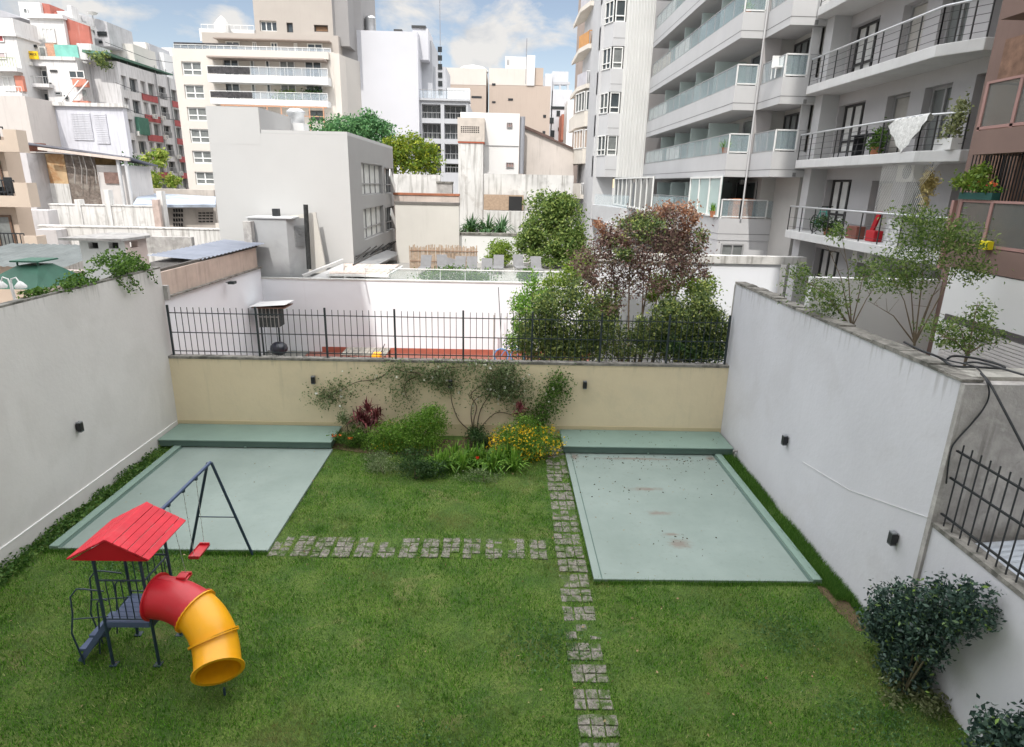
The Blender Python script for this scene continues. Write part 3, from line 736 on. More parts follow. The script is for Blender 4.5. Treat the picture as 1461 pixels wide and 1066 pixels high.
# bushes
q = (W_(582, 615, 17.9)[0], 17.75)
pb = plant('green_bush', 'rounded bright green bush with tiny yellow flowers right of the burgundy shrub', 'bush', (q[0], q[1], 0), [(q[0]-.4, q[1], .42, .85, .55, .45), (q[0]+.4, q[1]+.1, .55, .8, .55, .55), (q[0]+.8, q[1]+.35, .95, .45, .35, .42)], 14000, .062, Lbright, sm=stem)
cc = clumps([(q[0], q[1]-.1, .55, 1.1, .5, .45)], 130, .2, .9); flowers(pb, cc, .035, Lyel, petals=2)
q = (W_(748, 640, 17.4)[0], 17.35)
yb = plant('yellow_flower_bush', 'dense bush covered with small yellow flowers beside the right green box', 'bush', (q[0], q[1], 0), [(q[0]-.3, q[1], .42, .68, .5, .45), (q[0]+.35, q[1], .45, .7, .5, .46), (q[0], q[1]+.3, .75, .7, .4, .38)], 10000, .055, Lbright, sm=stem)
cc = clumps([(q[0]-.3, q[1]-.05, .5, .74, .58, .48), (q[0]+.4, q[1]-.05, .5, .74, .58, .48)], 780, .12, .95, 200); flowers(yb, cc, .045, Lyel, petals=3)
q = (W_(684, 620, 18.1)[0], 18.05)
plant('dark_bush', 'small dark green bush at the foot of the climbing rose', 'bush', (q[0], q[1], 0), [(q[0], q[1], .3, .45, .35, .35)], 2200, .06, Ldark, sm=stem)
q = (W_(500, 625, 18.0)[0], 18.0)
fb = plant('orange_flower_bush', 'loose bush with orange flowers at the end of the left green box', 'bush', (q[0], q[1], 0), [(q[0], q[1], .3, .45, .35, .32), (q[0]+.35, q[1]-.1, .25, .4, .3, .28)], 2600, .06, Lmid, sm=stem)
flowers(fb, [(q[0]-.4, q[1]-.25, .45), (q[0]-.25, q[1]-.3, .5), (q[0]+.05, q[1]-.35, .4), (q[0]-.5, q[1]-.2, .4), (q[0]+.1, q[1]-.3, .38)], .08, Lor, petals=5)
q = (W_(505, 590, 18.5)[0], 18.45)
plant('rose_bush', 'thin olive rose bush between the left green box and the burgundy shrub', 'bush', (q[0]-.2, q[1], 0), [(q[0]-.3, q[1], .75, .35, .2, .35), (q[0], q[1], .5, .35, .2, .3)], 900, .06, Lrose, sm=stem)
# strap leaved clump
c = G0(680, 668); t = thing('strap_leaf_clump', 'wide clump of arching bright green strap leaves with one red flower', 'plant', c)
for i in range(11):
    dx = -1.1+.22*i; sword(t, (c.x+dx, c.y+rnd.uniform(-.3, .6), .0), 60, .82, .045, Lbright, (35, 88), droop=.6)
flowers(t, [(c.x+.02, c.y-.35, .5)], .09, LEAF('petal_red', [(0, (.6, .02, .01)), (1, (.75, .06, .02))], .2), petals=7)
c = G0(590, 690)
plant('low_rose_shrub', 'low dark green shrub in front of the bed, left of the strap leaves', 'shrub', (c.x, c.y+.25, 0), [(c.x, c.y+.3, .24, .62, .32, .25), (c.x+.5, c.y+.35, .25, .4, .3, .28), (c.x-.1, c.y+.9, .3, .5, .35, .3)], 3600, .055, Ldark, sm=stem)
c = G0(545, 680)
plant('grey_green_shrub', 'small pale green shrub at the left front corner of the bed', 'shrub', (c.x, c.y+.2, 0), [(c.x, c.y+.25, .2, .55, .3, .22), (c.x-.3, c.y+.7, .2, .5, .3, .2)], 1700, .05, Lrose, sm=stem)
c = G0(690, 690)
plant('sparse_shrub', 'sparse twiggy shrub before the strap leaf clump', 'shrub', (c.x, c.y+.1, 0), [(c.x, c.y+.15, .16, .7, .2, .18)], 800, .045, Lrose, sm=stem)
# bottom right shrubs
Lbl = LEAF('leaf_blue_green', [(0, (.014, .032, .028)), (.5, (.045, .085, .065)), (.92, (.1, .165, .12)), (1, (.25, .38, .08))], .25, .4)
c0 = at(1340, 890, 'z', .9)
plant('blue_green_shrub', 'large dark blue green shrub in front of the low wall at bottom right', 'shrub', (6.8, 8.2, 0),
      [(6.9, 9.05, 1.0, .36, .4, .5), (6.95, 8.5, 1.35, .36, .42, .5), (6.95, 8.05, 1.8, .36, .4, .5), (7.0, 7.65, 2.15, .3, .36, .4), (6.95, 8.7, .75, .36, .42, .5), (6.95, 8.5, .35, .34, .5, .35), (6.95, 9.0, .45, .3, .36, .42), (6.95, 8.1, 1.3, .28, .34, .4)] if True else [(at(1300, 880, 'z', .9).x, at(1300, 880, 'z', .9).y, .75, .55, .5, .6), (at(1355, 865, 'z', 1.1).x, at(1355, 865, 'z', 1.1).y, .95, .5, .55, .6), (at(1400, 858, 'z', 1.2).x, at(1400, 858, 'z', 1.2).y, 1., .42, .45, .6), (at(1275, 925, 'z', .6).x, at(1275, 925, 'z', .6).y, .45, .35, .4, .42)],
      12500, .08, Lbl, sm=stem, aspect=.45, up=.25, shell=.4)
c1 = Vector((6.9, 6.35, 0))
plant('corner_shrub', 'dark leafy shrub cut by the bottom right corner of the photo', 'shrub', (c1.x, c1.y, 0), [(c1.x, c1.y, .9, .4, .4, .5), (c1.x+.1, c1.y-.4, .9, .4, .4, .5)], 5200, .09, Lbl, sm=stem, up=.25)
# sparse weeds on the soil
for k, (px, py) in enumerate(((1370, 960), (1290, 990), (1300, 940), (1330, 1000))):
    q = at(px, py, 'z', .1); plant('pale_weed', ['pale yellow green weed on the bare soil right of the blue green shrub', 'pale weed nearest the lawn on the bare soil', 'pale weed on the bare soil close under the low side wall', 'pale weed in the middle of the bare soil'][k], 'weed', (q.x, q.y, 0), [(q.x, q.y, .12, .4, .35, .14)], 420, .07, LEAF('leaf_pale_weed', [(0, (.1, .12, .05)), (1, (.22, .25, .12))]), group='weeds on the bare soil')
# vine on top of left wall
vm = MB(); q0 = [(XL-.1, y_, 5.36+.05*math.sin(y_*3)) for y_ in np.arange(13.6, 18.8, .3)]; vt = thing('wall_vine', 'dark leafy vine lying over the top of the left garden wall', 'vine', (XL, 16, 5.33))
vm.tube(q0, .012, 5)
tw = [[(XL-.1, 17.6, 5.4), (XL+.12, 17.5, 5.1), (XL+.1, 17.9, 4.8)], [(XL-.1, 16.9, 5.4), (XL+.1, 17.0, 5.15), (XL+.12, 17.4, 4.9)], [(XL-.1, 18.2, 5.5), (XL+.15, 18.4, 5.3), (XL+.1, 18.6, 5.0)]]
for w_ in tw: vm.tube(w_, .008, 5)
vm.build('stem', stem, vt)
lv = [clumps([(XL-.15, 17.2, 5.65, .3, .9, .34), (XL-.1, 15.6, 5.45, .25, .9, .16), (XL-.1, 14.5, 5.4, .15, .9, .08), (XL-.2, 18.3, 5.5, .25, .5, .22)], 2300, .25)]+[along(w_, 60, (.04, .06, .05)) for w_ in tw]
leaf_obj('foliage', leaf_arrays(np.concatenate(lv), .085, .6), 4, Lmid, vt)
# ------------------------------------------------------------------ courtyard behind the fence
lilac = S('court_wall_white', (.76, .78, .82), .85, .03, .6, streak=.12, scol=(.5, .5, .5), sthr=.62, bump=.1)
YC = 29.0
t = thing('court_back_wall', 'bright white wall across the courtyard behind the iron fence, shaded at its left', 'wall', (-2, YC, 0))
xl_ = at(372, 450, 'y', YC).x
MB().box(xl_-.2, 5.6, YC, YC+.22, 0, 3.5).build('wall_face', lilac, t)
MB().box(xl_-.2, 5.6, YC-.03, YC+.25, 3.502, 3.56).build('coping', S('coping_pale', (.5, .5, .48), .9, .15, 3), t)
t = thing('tall_white_wall', 'tall bright white wall with grey coping behind the reddish tree', 'wall', (9, 24.4, 0))
YW = 24.4; zw = at(1050, 365, 'y', YW).z
MB().box(3.7, at(1108, 420, 'y', YW).x, YW, YW+.2, 0, zw-.3).build('wall_face', lilac, t)
MB().box(3.68, at(1150, 365, 'y', YW).x, YW-.1, YW+.3, zw-.298, zw).build('coping', mossy, t)
t = thing('court_side_wall', 'white side wall left of the courtyard with a small flood lamp', 'wall', (XL, 24, 0))
m = MB(); m.prism([(XL-.2, YB+.45, 0), (XL-.2, YB+.45, 4.3), (XL-.75, YC, 4.02), (XL-.75, YC, 0)], (-.15, 0, 0)); m.build('wall_face', lilac, t)
m = MB(); m.prism([(XL-.21, YB+.45, 4.302), (XL-.21, YB+.45, 5.1), (XL-.76, YC-.3, 4.95), (XL-.76, YC-.3, 4.022)], (-.14, 0, 0)); m.build('upper_wall', S('pinkish_plaster', (.5, .4, .34), .9, .12, 2, streak=.5, scol=(.25, .2, .17), bump=.3), t)
m = MB(); m.bar((XL-.15, YB+.4, 4.32), (XL-.7, YC, 4.04), .12, .05); m.build('ledge', moss, t)
q = at(322, 403, 'x', XL-.4); fl_ = thing('flood_lamp', 'small dark flood lamp on the white court side wall', 'lamp', q)
MB().obox(q+Vector((.25, 0, 0)), (.12, 0, 0), (0, .14, 0), (0, 0, .05)).build('head', darkiron, fl_); MB().bar(q, q+Vector((.2, 0, .03)), .03).build('arm', darkiron, fl_)
# blue grey roof beyond
rs = S('blue_grey_metal_roof', (.22, .24, .29), .5, .15, 1, blot=.4, bcol=(.14, .15, .17), bscale=1, metal=.2, bump=.05)
t = thing('sloped_metal_roof', 'dark blue grey metal roof rising behind the pinkish parapet on the left', 'roof', (-13, 23, 5))
corr(-12.75, XL-.45, 22.6, 29.2, 5.25, 5.12, .35, .02).build('roof_sheet', rs, t)
MB().bar((XL-.38, 19.5, 5.12), (XL-.85, 29.0, 5.0), .12, .12).build('edge_trim', S('roof_edge_dark', (.1, .09, .08), .8, .2, 3), t)
MB().box(-12.7, XL-.95, 22.7, 29.0, 0, 5.0).build('base_wall', concrete, t)
# red floor
tile = S('red_terrace_paint', (.22, .085, .065), .75, .15, 1.5, blot=.5, bcol=(.3, .14, .1), bscale=2, bump=.1)
MB().box(-9.2, 5, 19.4, YC-.01, -.02, .03).build('terrace_floor', tile, kind='structure')
MB().box(-11.5, -9.21, 19.4, YC-.01, -.02, .05).build('paved_court', S('grey_green_paving', (.2, .2, .18), .9, .25, 3), kind='structure')
MB().box(-8.6, 4.4, YC-.05, YC-.01, .03, .28).build('red_skirting', S('red_skirting', (.36, .11, .075), .7, .1, 2), None, 'red painted skirting at the foot of the bright white court wall', 'skirting')
# hooded window/meter cabinet
q = at(383, 440, 'y', 27); x0, x1 = at(369, 450, 'y', 27).x, at(397, 450, 'y', 27).x
t = thing('rooftop_cage', 'dark mesh cage on thin legs under a small white tiled canopy behind the fence', 'cage', (q.x, 27, 0))
z0, z1 = at(383, 467, 'y', 27).z, at(383, 438, 'y', 27).z
MB().box(x0, x1, 27, 27.7, z0, z1).build('cage_box', S('dark_mesh', (.07, .08, .08), .8, .4, 12), t)
m = MB()
for i in range(6): x = x0+(x1-x0)*i/5; m.box(x-.01, x+.01, 26.95, 26.99, z0, z1)
m.box(x0, x1, 26.94, 26.98, (z0+z1)/2, (z0+z1)/2+.03); m.build('grid', S('pale_bars', (.4, .4, .38), .6, .1, 3), t)
for x in (x0+.05, x1-.05): MB().box(x-.03, x+.03, 27.02, 27.08, 0, z0).build('leg', darkiron, t)
zt = z1+.04
corr(x0-.25, x1+.45, 26.7, 27.9, zt, zt+.12, .2, .03).build('canopy', white, t)
MB().box(x0-.2, x1+.4, 26.75, 27.85, zt-.06, zt-.03).build('canopy_frame', S('rusty_frame', (.2, .12, .09), .8, .3, 3), t)
# black ball (grill) and crates
q = at(398, 497, 'y', 26.5); t = thing('kettle_grill', 'black round kettle grill in the courtyard behind the fence', 'grill', (q.x, 26.5, 0))
zc = q.z; MB().lathe((q.x, 26.5, zc), [(.02, -.3), (.22, -.25), (.36, -.1), (.38, 0), (.34, .14), (.2, .26), (.02, .3)], 20).build('bowl', S('black_enamel', (.015, .018, .03), .3, .1, 3, spec=.6), t)
for a in range(3): MB().bar((q.x+.3*math.cos(a*2.1), 26.5+.3*math.sin(a*2.1), .05), (q.x+.12*math.cos(a*2.1), 26.5+.12*math.sin(a*2.1), zc-.2), .03).build('leg', blackiron, t)
qa, qb = at(486, 500, 'y', 26), at(551, 500, 'y', 26)
t = thing('wooden_deck_box', 'low grey slatted table on red posts behind the iron fence', 'table', ((qa.x+qb.x)/2, 26, 0))
m = MB()
for i in range(9): x = qa.x+(qb.x-qa.x)*i/9; m.box(x, x+(qb.x-qa.x)/9-.02, 25.9, 27.2, .72, .76)
m.build('table_top', S('grey_wood', (.25, .23, .2), .9, .3, 5), t)
for x in (qa.x+.06, qb.x-.06):
    for y in (25.95, 27.1): MB().box(x-.04, x+.04, y-.04, y+.04, .03, .72).build('leg', S('dark_red_wood', (.2, .05, .03), .8, .2, 4), t)
q = at(535, 506, 'y', 25.2); t = thing('yellow_toy_car', 'yellow plastic toy truck on the red floor behind the fence', 'toy', (q.x, 25.2, 0))
MB().box(q.x-.35, q.x+.35, 24.9, 25.5, .35, .75).build('body', yelp, t, bevel=.05); MB().box(q.x-.1, q.x+.25, 24.95, 25.45, .75, 1.05).build('cab', yelp, t, bevel=.05)
for dx in (-.22, .22):
    for y in (24.86, 25.5): MB().tube([(q.x+dx, y, .25), (q.x+dx, y+.06, .25)], .2, 14).build('wheel', S('toy_wheel_orange', (.5, .15, .02), .5, .1, 3), t)
MB().tube([(q.x-.1, 25.6, .3), (q.x+.35, 25.6, 1.35)], .02, 6).build('handle', blackiron, t)
q = at(727, 497, 'y', 25.5); t = thing('blue_bicycle', 'small pale blue child bicycle standing by the trees behind the fence', 'bicycle', (q.x, 25.5, 0))
bl = S('pale_blue_paint', (.1, .25, .5), .4, .1, 3)
for dx in (-.35, .35):
    pts = [(q.x+dx+.3*math.cos(a), 25.5, .95+.3*math.sin(a)) for a in np.linspace(0, 2*math.pi, 19)]; MB().tube(pts, .03, 6, cap=False).build('wheel', bl, t)
m = MB(); m.tube([(q.x-.35, 25.5, .95), (q.x-.1, 25.5, 1.35), (q.x+.25, 25.5, 1.38), (q.x+.35, 25.5, .95)], .02, 6); m.tube([(q.x+.25, 25.5, 1.38), (q.x+.22, 25.5, 1.55)], .02, 6); m.build('frame', bl, t)
MB().box(q.x-.5, q.x+.5, 25.2, 25.8, .03, .64).build('bike_stand_box', concrete, None, 'grey concrete block under the small blue bicycle behind the fence', 'block')
MB().tube([tuple(at(711, 410, 'y', 27.5)), tuple(at(716, 500, 'y', 27.5))], .018, 6).build('thin_pole', darkiron, None, 'thin dark pole leaning before the bright court wall near the trees', 'pole')
MB().box(*(lambda q: (q.x-.04, q.x+.04))(at(705, 470, 'y', 28)), 27.9, 28.0, 0, 2.2).build('grey_post', concrete, None, 'pale grey post before the bright court wall, left of the thin dark pole', 'post')
# trees right behind the fence ------------------------------------------------
Lolive = LEAF('leaf_olive', [(0, (.03, .06, .022)), (.4, (.09, .14, .045)), (.75, (.2, .26, .08)), (1, (.38, .42, .12))], .4)
Lpurp = LEAF('leaf_red_brown', [(0, (.07, .035, .035)), (.45, (.17, .1, .085)), (.75, (.3, .21, .18)), (1, (.2, .22, .11))], .4)
Lcop = LEAF('leaf_copper', [(0, (.22, .09, .05)), (.6, (.38, .2, .12)), (1, (.48, .32, .22))], .35)
Llime = LEAF('leaf_lime', [(0, (.09, .16, .02)), (.6, (.18, .28, .035)), (1, (.3, .38, .07))], .4)
def Q(px, py, y): return at(px, py, 'y', y)
def blob(px, py, y, rx, rz, ry=None):
    """ellipsoid from its seen half width and height in photo px at real depth y"""
    c = Q(px, py, y); k = abs(Q(px+50, py, y).x-c.x)/50; return (c.x, c.y, c.z, rx*k, (ry or (rx+rz)/2)*k, rz*k)
ty = 21.6; b0 = Q(905, 520, ty)
t = thing('red_leaf_tree', 'multi stemmed tree with reddish brown leaves and a copper top right behind the iron fence', 'tree', (b0.x, ty, 0))
m = MB(); tips = [Q(*p, ty+d) for p, d in (((870, 340), .2), ((900, 330), -.2), ((940, 320), .3), ((960, 350), 0), ((850, 400), -.3), ((985, 370), -.2), ((835, 385), .3), ((920, 360), .5), ((970, 410), 0))]
for i, tp in enumerate(tips):
    bb = Vector((b0.x+(i-4)*.07, ty+rnd.uniform(-.15, .15), 0)); mid = bb.lerp(tp, .55)+Vector((0, 0, .35))
    m.tube([bb, bb.lerp(mid, .5)+Vector((rnd.uniform(-.06, .06), 0, 0)), mid, tp], [.05, .042, .03, .012], 7)
    for _ in range(3):
        e = mid.lerp(tp, rnd.uniform(.1, .8)); m.tube([e, e+Vector((rnd.uniform(-.6, .6), rnd.uniform(-.4, .4), rnd.uniform(.2, .8)))], [.014, .005], 5)
m.build('trunk', bark, t)
cr = [blob(838, 372, ty, 20, 26), blob(985, 350, ty, 26, 30), blob(1000, 385, ty, 16, 16), blob(868, 335, ty, 24, 18), blob(862, 365, ty, 30, 32), blob(905, 350, ty, 40, 36), blob(955, 345, ty, 36, 36), blob(880, 405, ty, 38, 26), blob(842, 400, ty, 16, 24), blob(930, 395, ty, 38, 28), blob(975, 380, ty, 30, 24), blob(935, 315, ty, 40, 18), blob(860, 435, ty-.3, 26, 14)]
leaf_obj('crown', leaf_arrays(clumps(cr, 11500, .27, .25), .105, .5, 0, .2), 4, Lpurp, t)
leaf_obj('copper_leaves', leaf_arrays(clumps([blob(962, 302, ty, 30, 14), blob(985, 325, ty, 14, 16), blob(860, 325, ty, 14, 12), blob(885, 345, ty, 14, 12)], 2100, .25), .1, .5), 4, Lcop, t)
leaf_obj('green_leaves', leaf_arrays(clumps([blob(920, 325, ty-.2, 36, 16), blob(885, 360, ty-.4, 18, 14), blob(1000, 345, ty, 14, 16), blob(905, 320, ty, 30, 12)], 2600, .25), .1, .5), 4, Lolive, t)
def bush(px, py, y, bl, n, sz, lm, label, cat='shrub', name='tall_shrub', **kw):
    b = Q(px, py, y); return plant(name, label, cat, (b.x, y, 0), [blob(*q) for q in bl], n, sz, lm, sm=bark, stem_r=(.05, .012), **kw)
bush(790, 516, 21, [(778, 440, 21, 24, 30), (812, 425, 21.3, 20, 26), (842, 448, 21, 22, 30), (868, 440, 21.5, 15, 30), (765, 475, 20.8, 26, 30), (800, 482, 21, 34, 28), (838, 488, 20.8, 34, 26), (800, 503, 20.6, 56, 18)], 19000, .105, Lolive, 'dense dark olive shrub behind the fence, left of the red leaved tree', spread=.3, shell=.25)
bush(755, 512, 21.5, [(745, 455, 21.6, 18, 40), (760, 425, 21.6, 22, 30), (742, 485, 21.4, 18, 24)], 3200, .1, Lbright, 'loose bright green shrub at the left end of the trees behind the fence')
bush(990, 516, 20.8, [(958, 446, 20.8, 22, 20), (998, 436, 20.8, 20, 24), (1022, 470, 20.8, 18, 26), (985, 470, 20.6, 36, 24), (942, 475, 21, 18, 28), (985, 498, 20.5, 50, 20), (1012, 448, 20.9, 16, 14)], 14000, .105, Lolive, 'wide olive green shrub behind the fence beside the right garden wall', spread=.32, shell=.35)
bush(985, 518, 20.2, [(970, 495, 20.2, 30, 18), (1010, 500, 20.2, 26, 16)], 3400, .1, Ldark, 'low dark green shrub close behind the fence at its right end')
bush(985, 430, 22.5, [(960, 405, 22.5, 30, 18), (995, 412, 22.5, 28, 20), (935, 415, 22.5, 16, 14)], 3000, .11, Llime, 'lime green shrub showing between the red leaved tree and the white wall')
bush(795, 420, 24, [(790, 408, 24, 22, 18), (815, 395, 24, 16, 20), (775, 425, 24, 16, 16)], 2800, .11, Llime, 'lime green shrub above the dark olive shrub left of the red leaved tree')
bush(900, 516, 20.3, [(890, 490, 20.4, 44, 22), (925, 470, 20.6, 22, 26)], 3600, .1, Lolive, 'thin olive undergrowth around the stems of the red leaved tree')
# ground under trees
MB().box(-.5, 7.3, 19.3, 24, .031, .09).build('planting_bed', S('leaf_litter', (.16, .12, .08), .98, .4, 6, bump=.6), kind='structure')

# ------------------------------------------------------------------ terrace beyond the court wall
TZ = 3.25
MB().box(-7, 12, YC+.3, 39, TZ-.3, TZ).build('terrace', S('pale_terrace_tiles', (.3, .29, .275), .85, .12, 1.2, blot=.3, bump=.05), kind='structure')
loun = S('grey_sling_fabric', (.2, .2, .205), .8, .1, 4)
def lounger():
    r = thing('sun_lounger', 'x', 'sun lounger', (0, 0, 0), 'grey sun loungers on the terrace')
    MB().obox((0, -.25, .32), (.29, 0, 0), (0, .55, 0), (0, 0, .02)).build('seat', loun, r)
    MB().obox((0, .5, .58), (.29, 0, 0), (0, .2, .32), (0, .02, -.012)).build('backrest', loun, r)
    for x in (-.27, .27):
        for y in (-.7, .25): MB().box(x-.02, x+.02, y-.02, y+.02, 0, .31).build('leg', white, r)
    return r
proto = lounger()
LS = [((606, 385), 33.6), ((632, 384), 34), ((645, 383), 35), ((655, 386), 33.4), ((673, 386), 33.4), ((695, 388), 32.6), ((711, 383), 34.4), ((741, 382), 34.8), ((766, 384), 34)]
lb = ['leftmost, before the left end of the bamboo', 'second from the left, before the bamboo fence', 'third from the left, set further back', 'fourth from the left, nearer the glass rail', 'fifth from the left, before the bamboo\'s right end', 'sixth from the left, right of the bamboo', 'seventh from the left, before the round clipped bush', 'eighth from the left, under the green terrace tree', 'rightmost of the row under the terrace tree']
for i, ((px_, py_), y) in enumerate(LS):
    o = proto if i == 0 else copy_tree(proto)
    o.location = (at(px_, py_, 'y', y).x, y, TZ); o.rotation_euler.z = rnd.uniform(-.2, .2); o['label'] = 'grey sun lounger on the terrace, '+lb[i]
# bamboo fence
xa, xb = at(585, 370, 'y', 35.5).x, at(682, 370, 'y', 35.5).x; zt = at(630, 351, 'y', 35.5).z
t = thing('bamboo_fence', 'screen of upright bamboo canes on the far side of the terrace', 'fence', ((xa+xb)/2, 35.5, TZ))
m = MB(); n = 60
for i in range(n):
    x = xa+(xb-xa)*i/n; m.tube([(x, 35.5+rnd.uniform(-.03, .03), TZ), (x+rnd.uniform(-.03, .03), 35.5, zt+rnd.uniform(-.12, .08))], .03, 5)
m.build('canes', S('bamboo', (.45, .34, .25), .8, .25, 6), t)
for z in (TZ+.4, zt-.3): MB().box(xa, xb, 35.43, 35.46, z, z+.05).build('rail', S('bamboo_rail', (.3, .2, .14), .8, .2, 5), t)
# glass rail and planter at terrace edge
t = thing('terrace_rail', 'low glass rail along the front edge of the terrace above the white wall', 'rail', (0, YC+.5, TZ))
MB().box(-6.5, 3, YC+.5, YC+.52, TZ+.05, TZ+.75).build('glass', CLEAR('glass_rail_pane', (.5, .6, .56), .15), t)
MB().box(-6.5, 3, YC+.48, YC+.54, TZ+.75, TZ+.79).build('handrail', white, t)
m = MB()
for i in range(9): x = -6.5+i*9.5/8; m.box(x-.02, x+.02, YC+.56, YC+.6, TZ, TZ+.75)
m.build('posts', white, t)
for k, (pa, pb, lbl) in enumerate(((600, 705, 'low green planting along the terrace rail under the bamboo fence'), (740, 765, 'small green planting at the right part of the terrace rail'))):
    a_, b_2 = at(pa, 390, 'y', 30.2).x, at(pb, 390, 'y', 30.2).x
    plant('low_planting', lbl, 'plants', ((a_+b_2)/2, 30.2, TZ), [((a_+b_2)/2, 30.2, TZ+.4, (b_2-a_)/2, .35, .42)], 2600 if k == 0 else 900, .12, Lmid)
# walls round the terrace
def wallbox(name, label, pl, pt, pr, pb, y, depth, mat, cat='wall', coping=None, zb=None):
    a_ = at(pl, (pt+pb)/2, 'y', y); c_ = at(pr, (pt+pb)/2, 'y', y); zt = at((pl+pr)/2, pt, 'y', y).z; zb = at((pl+pr)/2, pb, 'y', y).z if zb is None else zb
    t = thing(name, label, cat, ((a_.x+c_.x)/2, y, zb))
    MB().box(a_.x, c_.x, y, y+depth, zb, zt).build('wall_face', mat, t)
    if coping: MB().box(a_.x-.03, c_.x+.03, y-.05, y+depth+.05, zt+.002, zt+.14).build('coping', coping, t)
    return t, a_.x, c_.x, zb, zt
greyb = S('pale_beige_plaster', (.56, .54, .5), .85, .04, .8, streak=.2, scol=(.4, .38, .35), bump=.1)
wallbox('beige_terrace_wall', 'plain pale beige wall left of the palm, behind the bamboo fence', 565, 292, 655, 380, 38, .4, greyb, coping=S('dark_lead', (.15, .14, .13), .8, .2, 2), zb=0)
wallbox('pink_step_wall', 'low pinkish stained wall above the pale beige wall', 562, 279, 655, 300, 42, .4, S('pinkish_white', (.55, .47, .42), .9, .15, 1, streak=.5, bump=.2), coping=S('terracotta_edge', (.35, .14, .08), .9, .2, 2), zb=0)
wallbox('stained_far_wall', 'white wall with dark rain streaks left of the white tower', 560, 249, 628, 282, 46, .4, mossy, zb=0)
wallbox('small_water_house', 'small grey box with a dark lid on the stained wall', 623, 262, 645, 280, 45, 1., concrete, 'roof box', coping=moss)
wallbox('streaked_grey_wall', 'long grey white wall covered with dark streaks right of the white tower', 690, 249, 818, 277, 49, .4, mossy, zb=0)
t_, xa, xc, z0, z1 = wallbox('lower_garden_wall', 'pale garden wall with shadow marks behind the clipped bush and the palm', 655, 336, 745, 378, 38.6, .3, white, coping=moss, zb=0)
wallbox('planter_wall', 'worn white wall behind the palm', 690, 302, 820, 345, 44, .4, stained, zb=0)
t_, xa, xc, z0, z1 = wallbox('bamboo_balcony', 'shaded loggia with reed screens under the streaked grey wall', 690, 278, 747, 300, 48.5, .3, S('reed_screen', (.38, .28, .2), .9, .2, 6), 'loggia')
MB().box(xa+1.9, xa+2.9, 48.4, 48.48, z0, z1-.1).build('dark_opening', S('dark_void', (.03, .03, .03), .9, .1, 1), t_)
# terrace plants
pg = LEAF('palm_leaf', [(0, (.03, .08, .03)), (1, (.1, .2, .08))], .3)
pt_ = Q(695, 335, 40); t = thing('palm', 'bushy palm with arching fronds in front of the worn white wall', 'palm', (pt_.x, 40, TZ))
MB().tube([(pt_.x, 40, 2.8), (pt_.x, 40, pt_.z+.3)], .12, 8).build('trunk', bark, t)
for dx in (-1, 0, .9): sword(t, (pt_.x+dx, 40, pt_.z+.1), 90, 1.5, .09, pg, (5, 80), droop=.5)
leaf_obj('undergrowth', leaf_arrays(clumps([blob(690, 328, 40.2, 28, 12), (*blob(672, 330, 40.2, 14, 9),)], 1600, .25), .16, .3), 4, Lmid, t)
bush(714, 375, 36.8, [(714, 360, 36.8, 20, 16), (712, 368, 36.6, 18, 10)], 3000, .13, Llime, 'round clipped yellow green bush beside the terrace tree', 'bush', 'clipped_bush')
tt = bush(790, 380, 38, [(785, 300, 38, 35, 24), (810, 320, 38, 26, 28), (770, 325, 37.6, 26, 24), (795, 345, 37.6, 38, 22), (755, 345, 37.4, 20, 20), (825, 355, 38, 20, 20), (790, 365, 37, 40, 12), (800, 290, 38, 22, 16)], 15000, .19, LEAF('leaf_garden_tree', [(0, (.05, .1, .025)), (.5, (.14, .22, .05)), (1, (.34, .42, .12))], .4), 'big light green tree on the far side of the terrace, left of the apartment block', 'tree', 'garden_tree', spread=.2, shell=.5)
bush(835, 395, 33, [(835, 395, 33, 16, 10), (845, 375, 33, 22, 14)], 1500, .14, Llime, 'pale bush on the terrace just left of the red leaved tree', 'bush', 'terrace_bush')
# trees behind the modern grey building
bush(500, 210, 66, [(505, 185, 66, 42, 22), (540, 195, 66, 34, 20), (465, 188, 66, 30, 16), (520, 175, 66, 22, 16), (485, 200, 66, 50, 16)], 9000, .3, LEAF('leaf_far_tree', [(0, (.03, .1, .035)), (.5, (.08, .2, .07)), (1, (.16, .32, .12))], .3), 'dark green tree crown behind the roof of the modern grey building', 'tree', 'street_tree', spread=.2)
bush(590, 245, 60, [(585, 220, 60, 34, 24), (610, 228, 60, 20, 20), (565, 210, 60, 20, 16), (560, 230, 60, 22, 18)], 7000, .27, LEAF('leaf_far_lime', [(0, (.06, .11, .012)), (.5, (.14, .22, .02)), (1, (.34, .36, .03))], .35), 'yellow green tree between the modern grey building and the white tower', 'tree', 'street_tree', spread=.2)
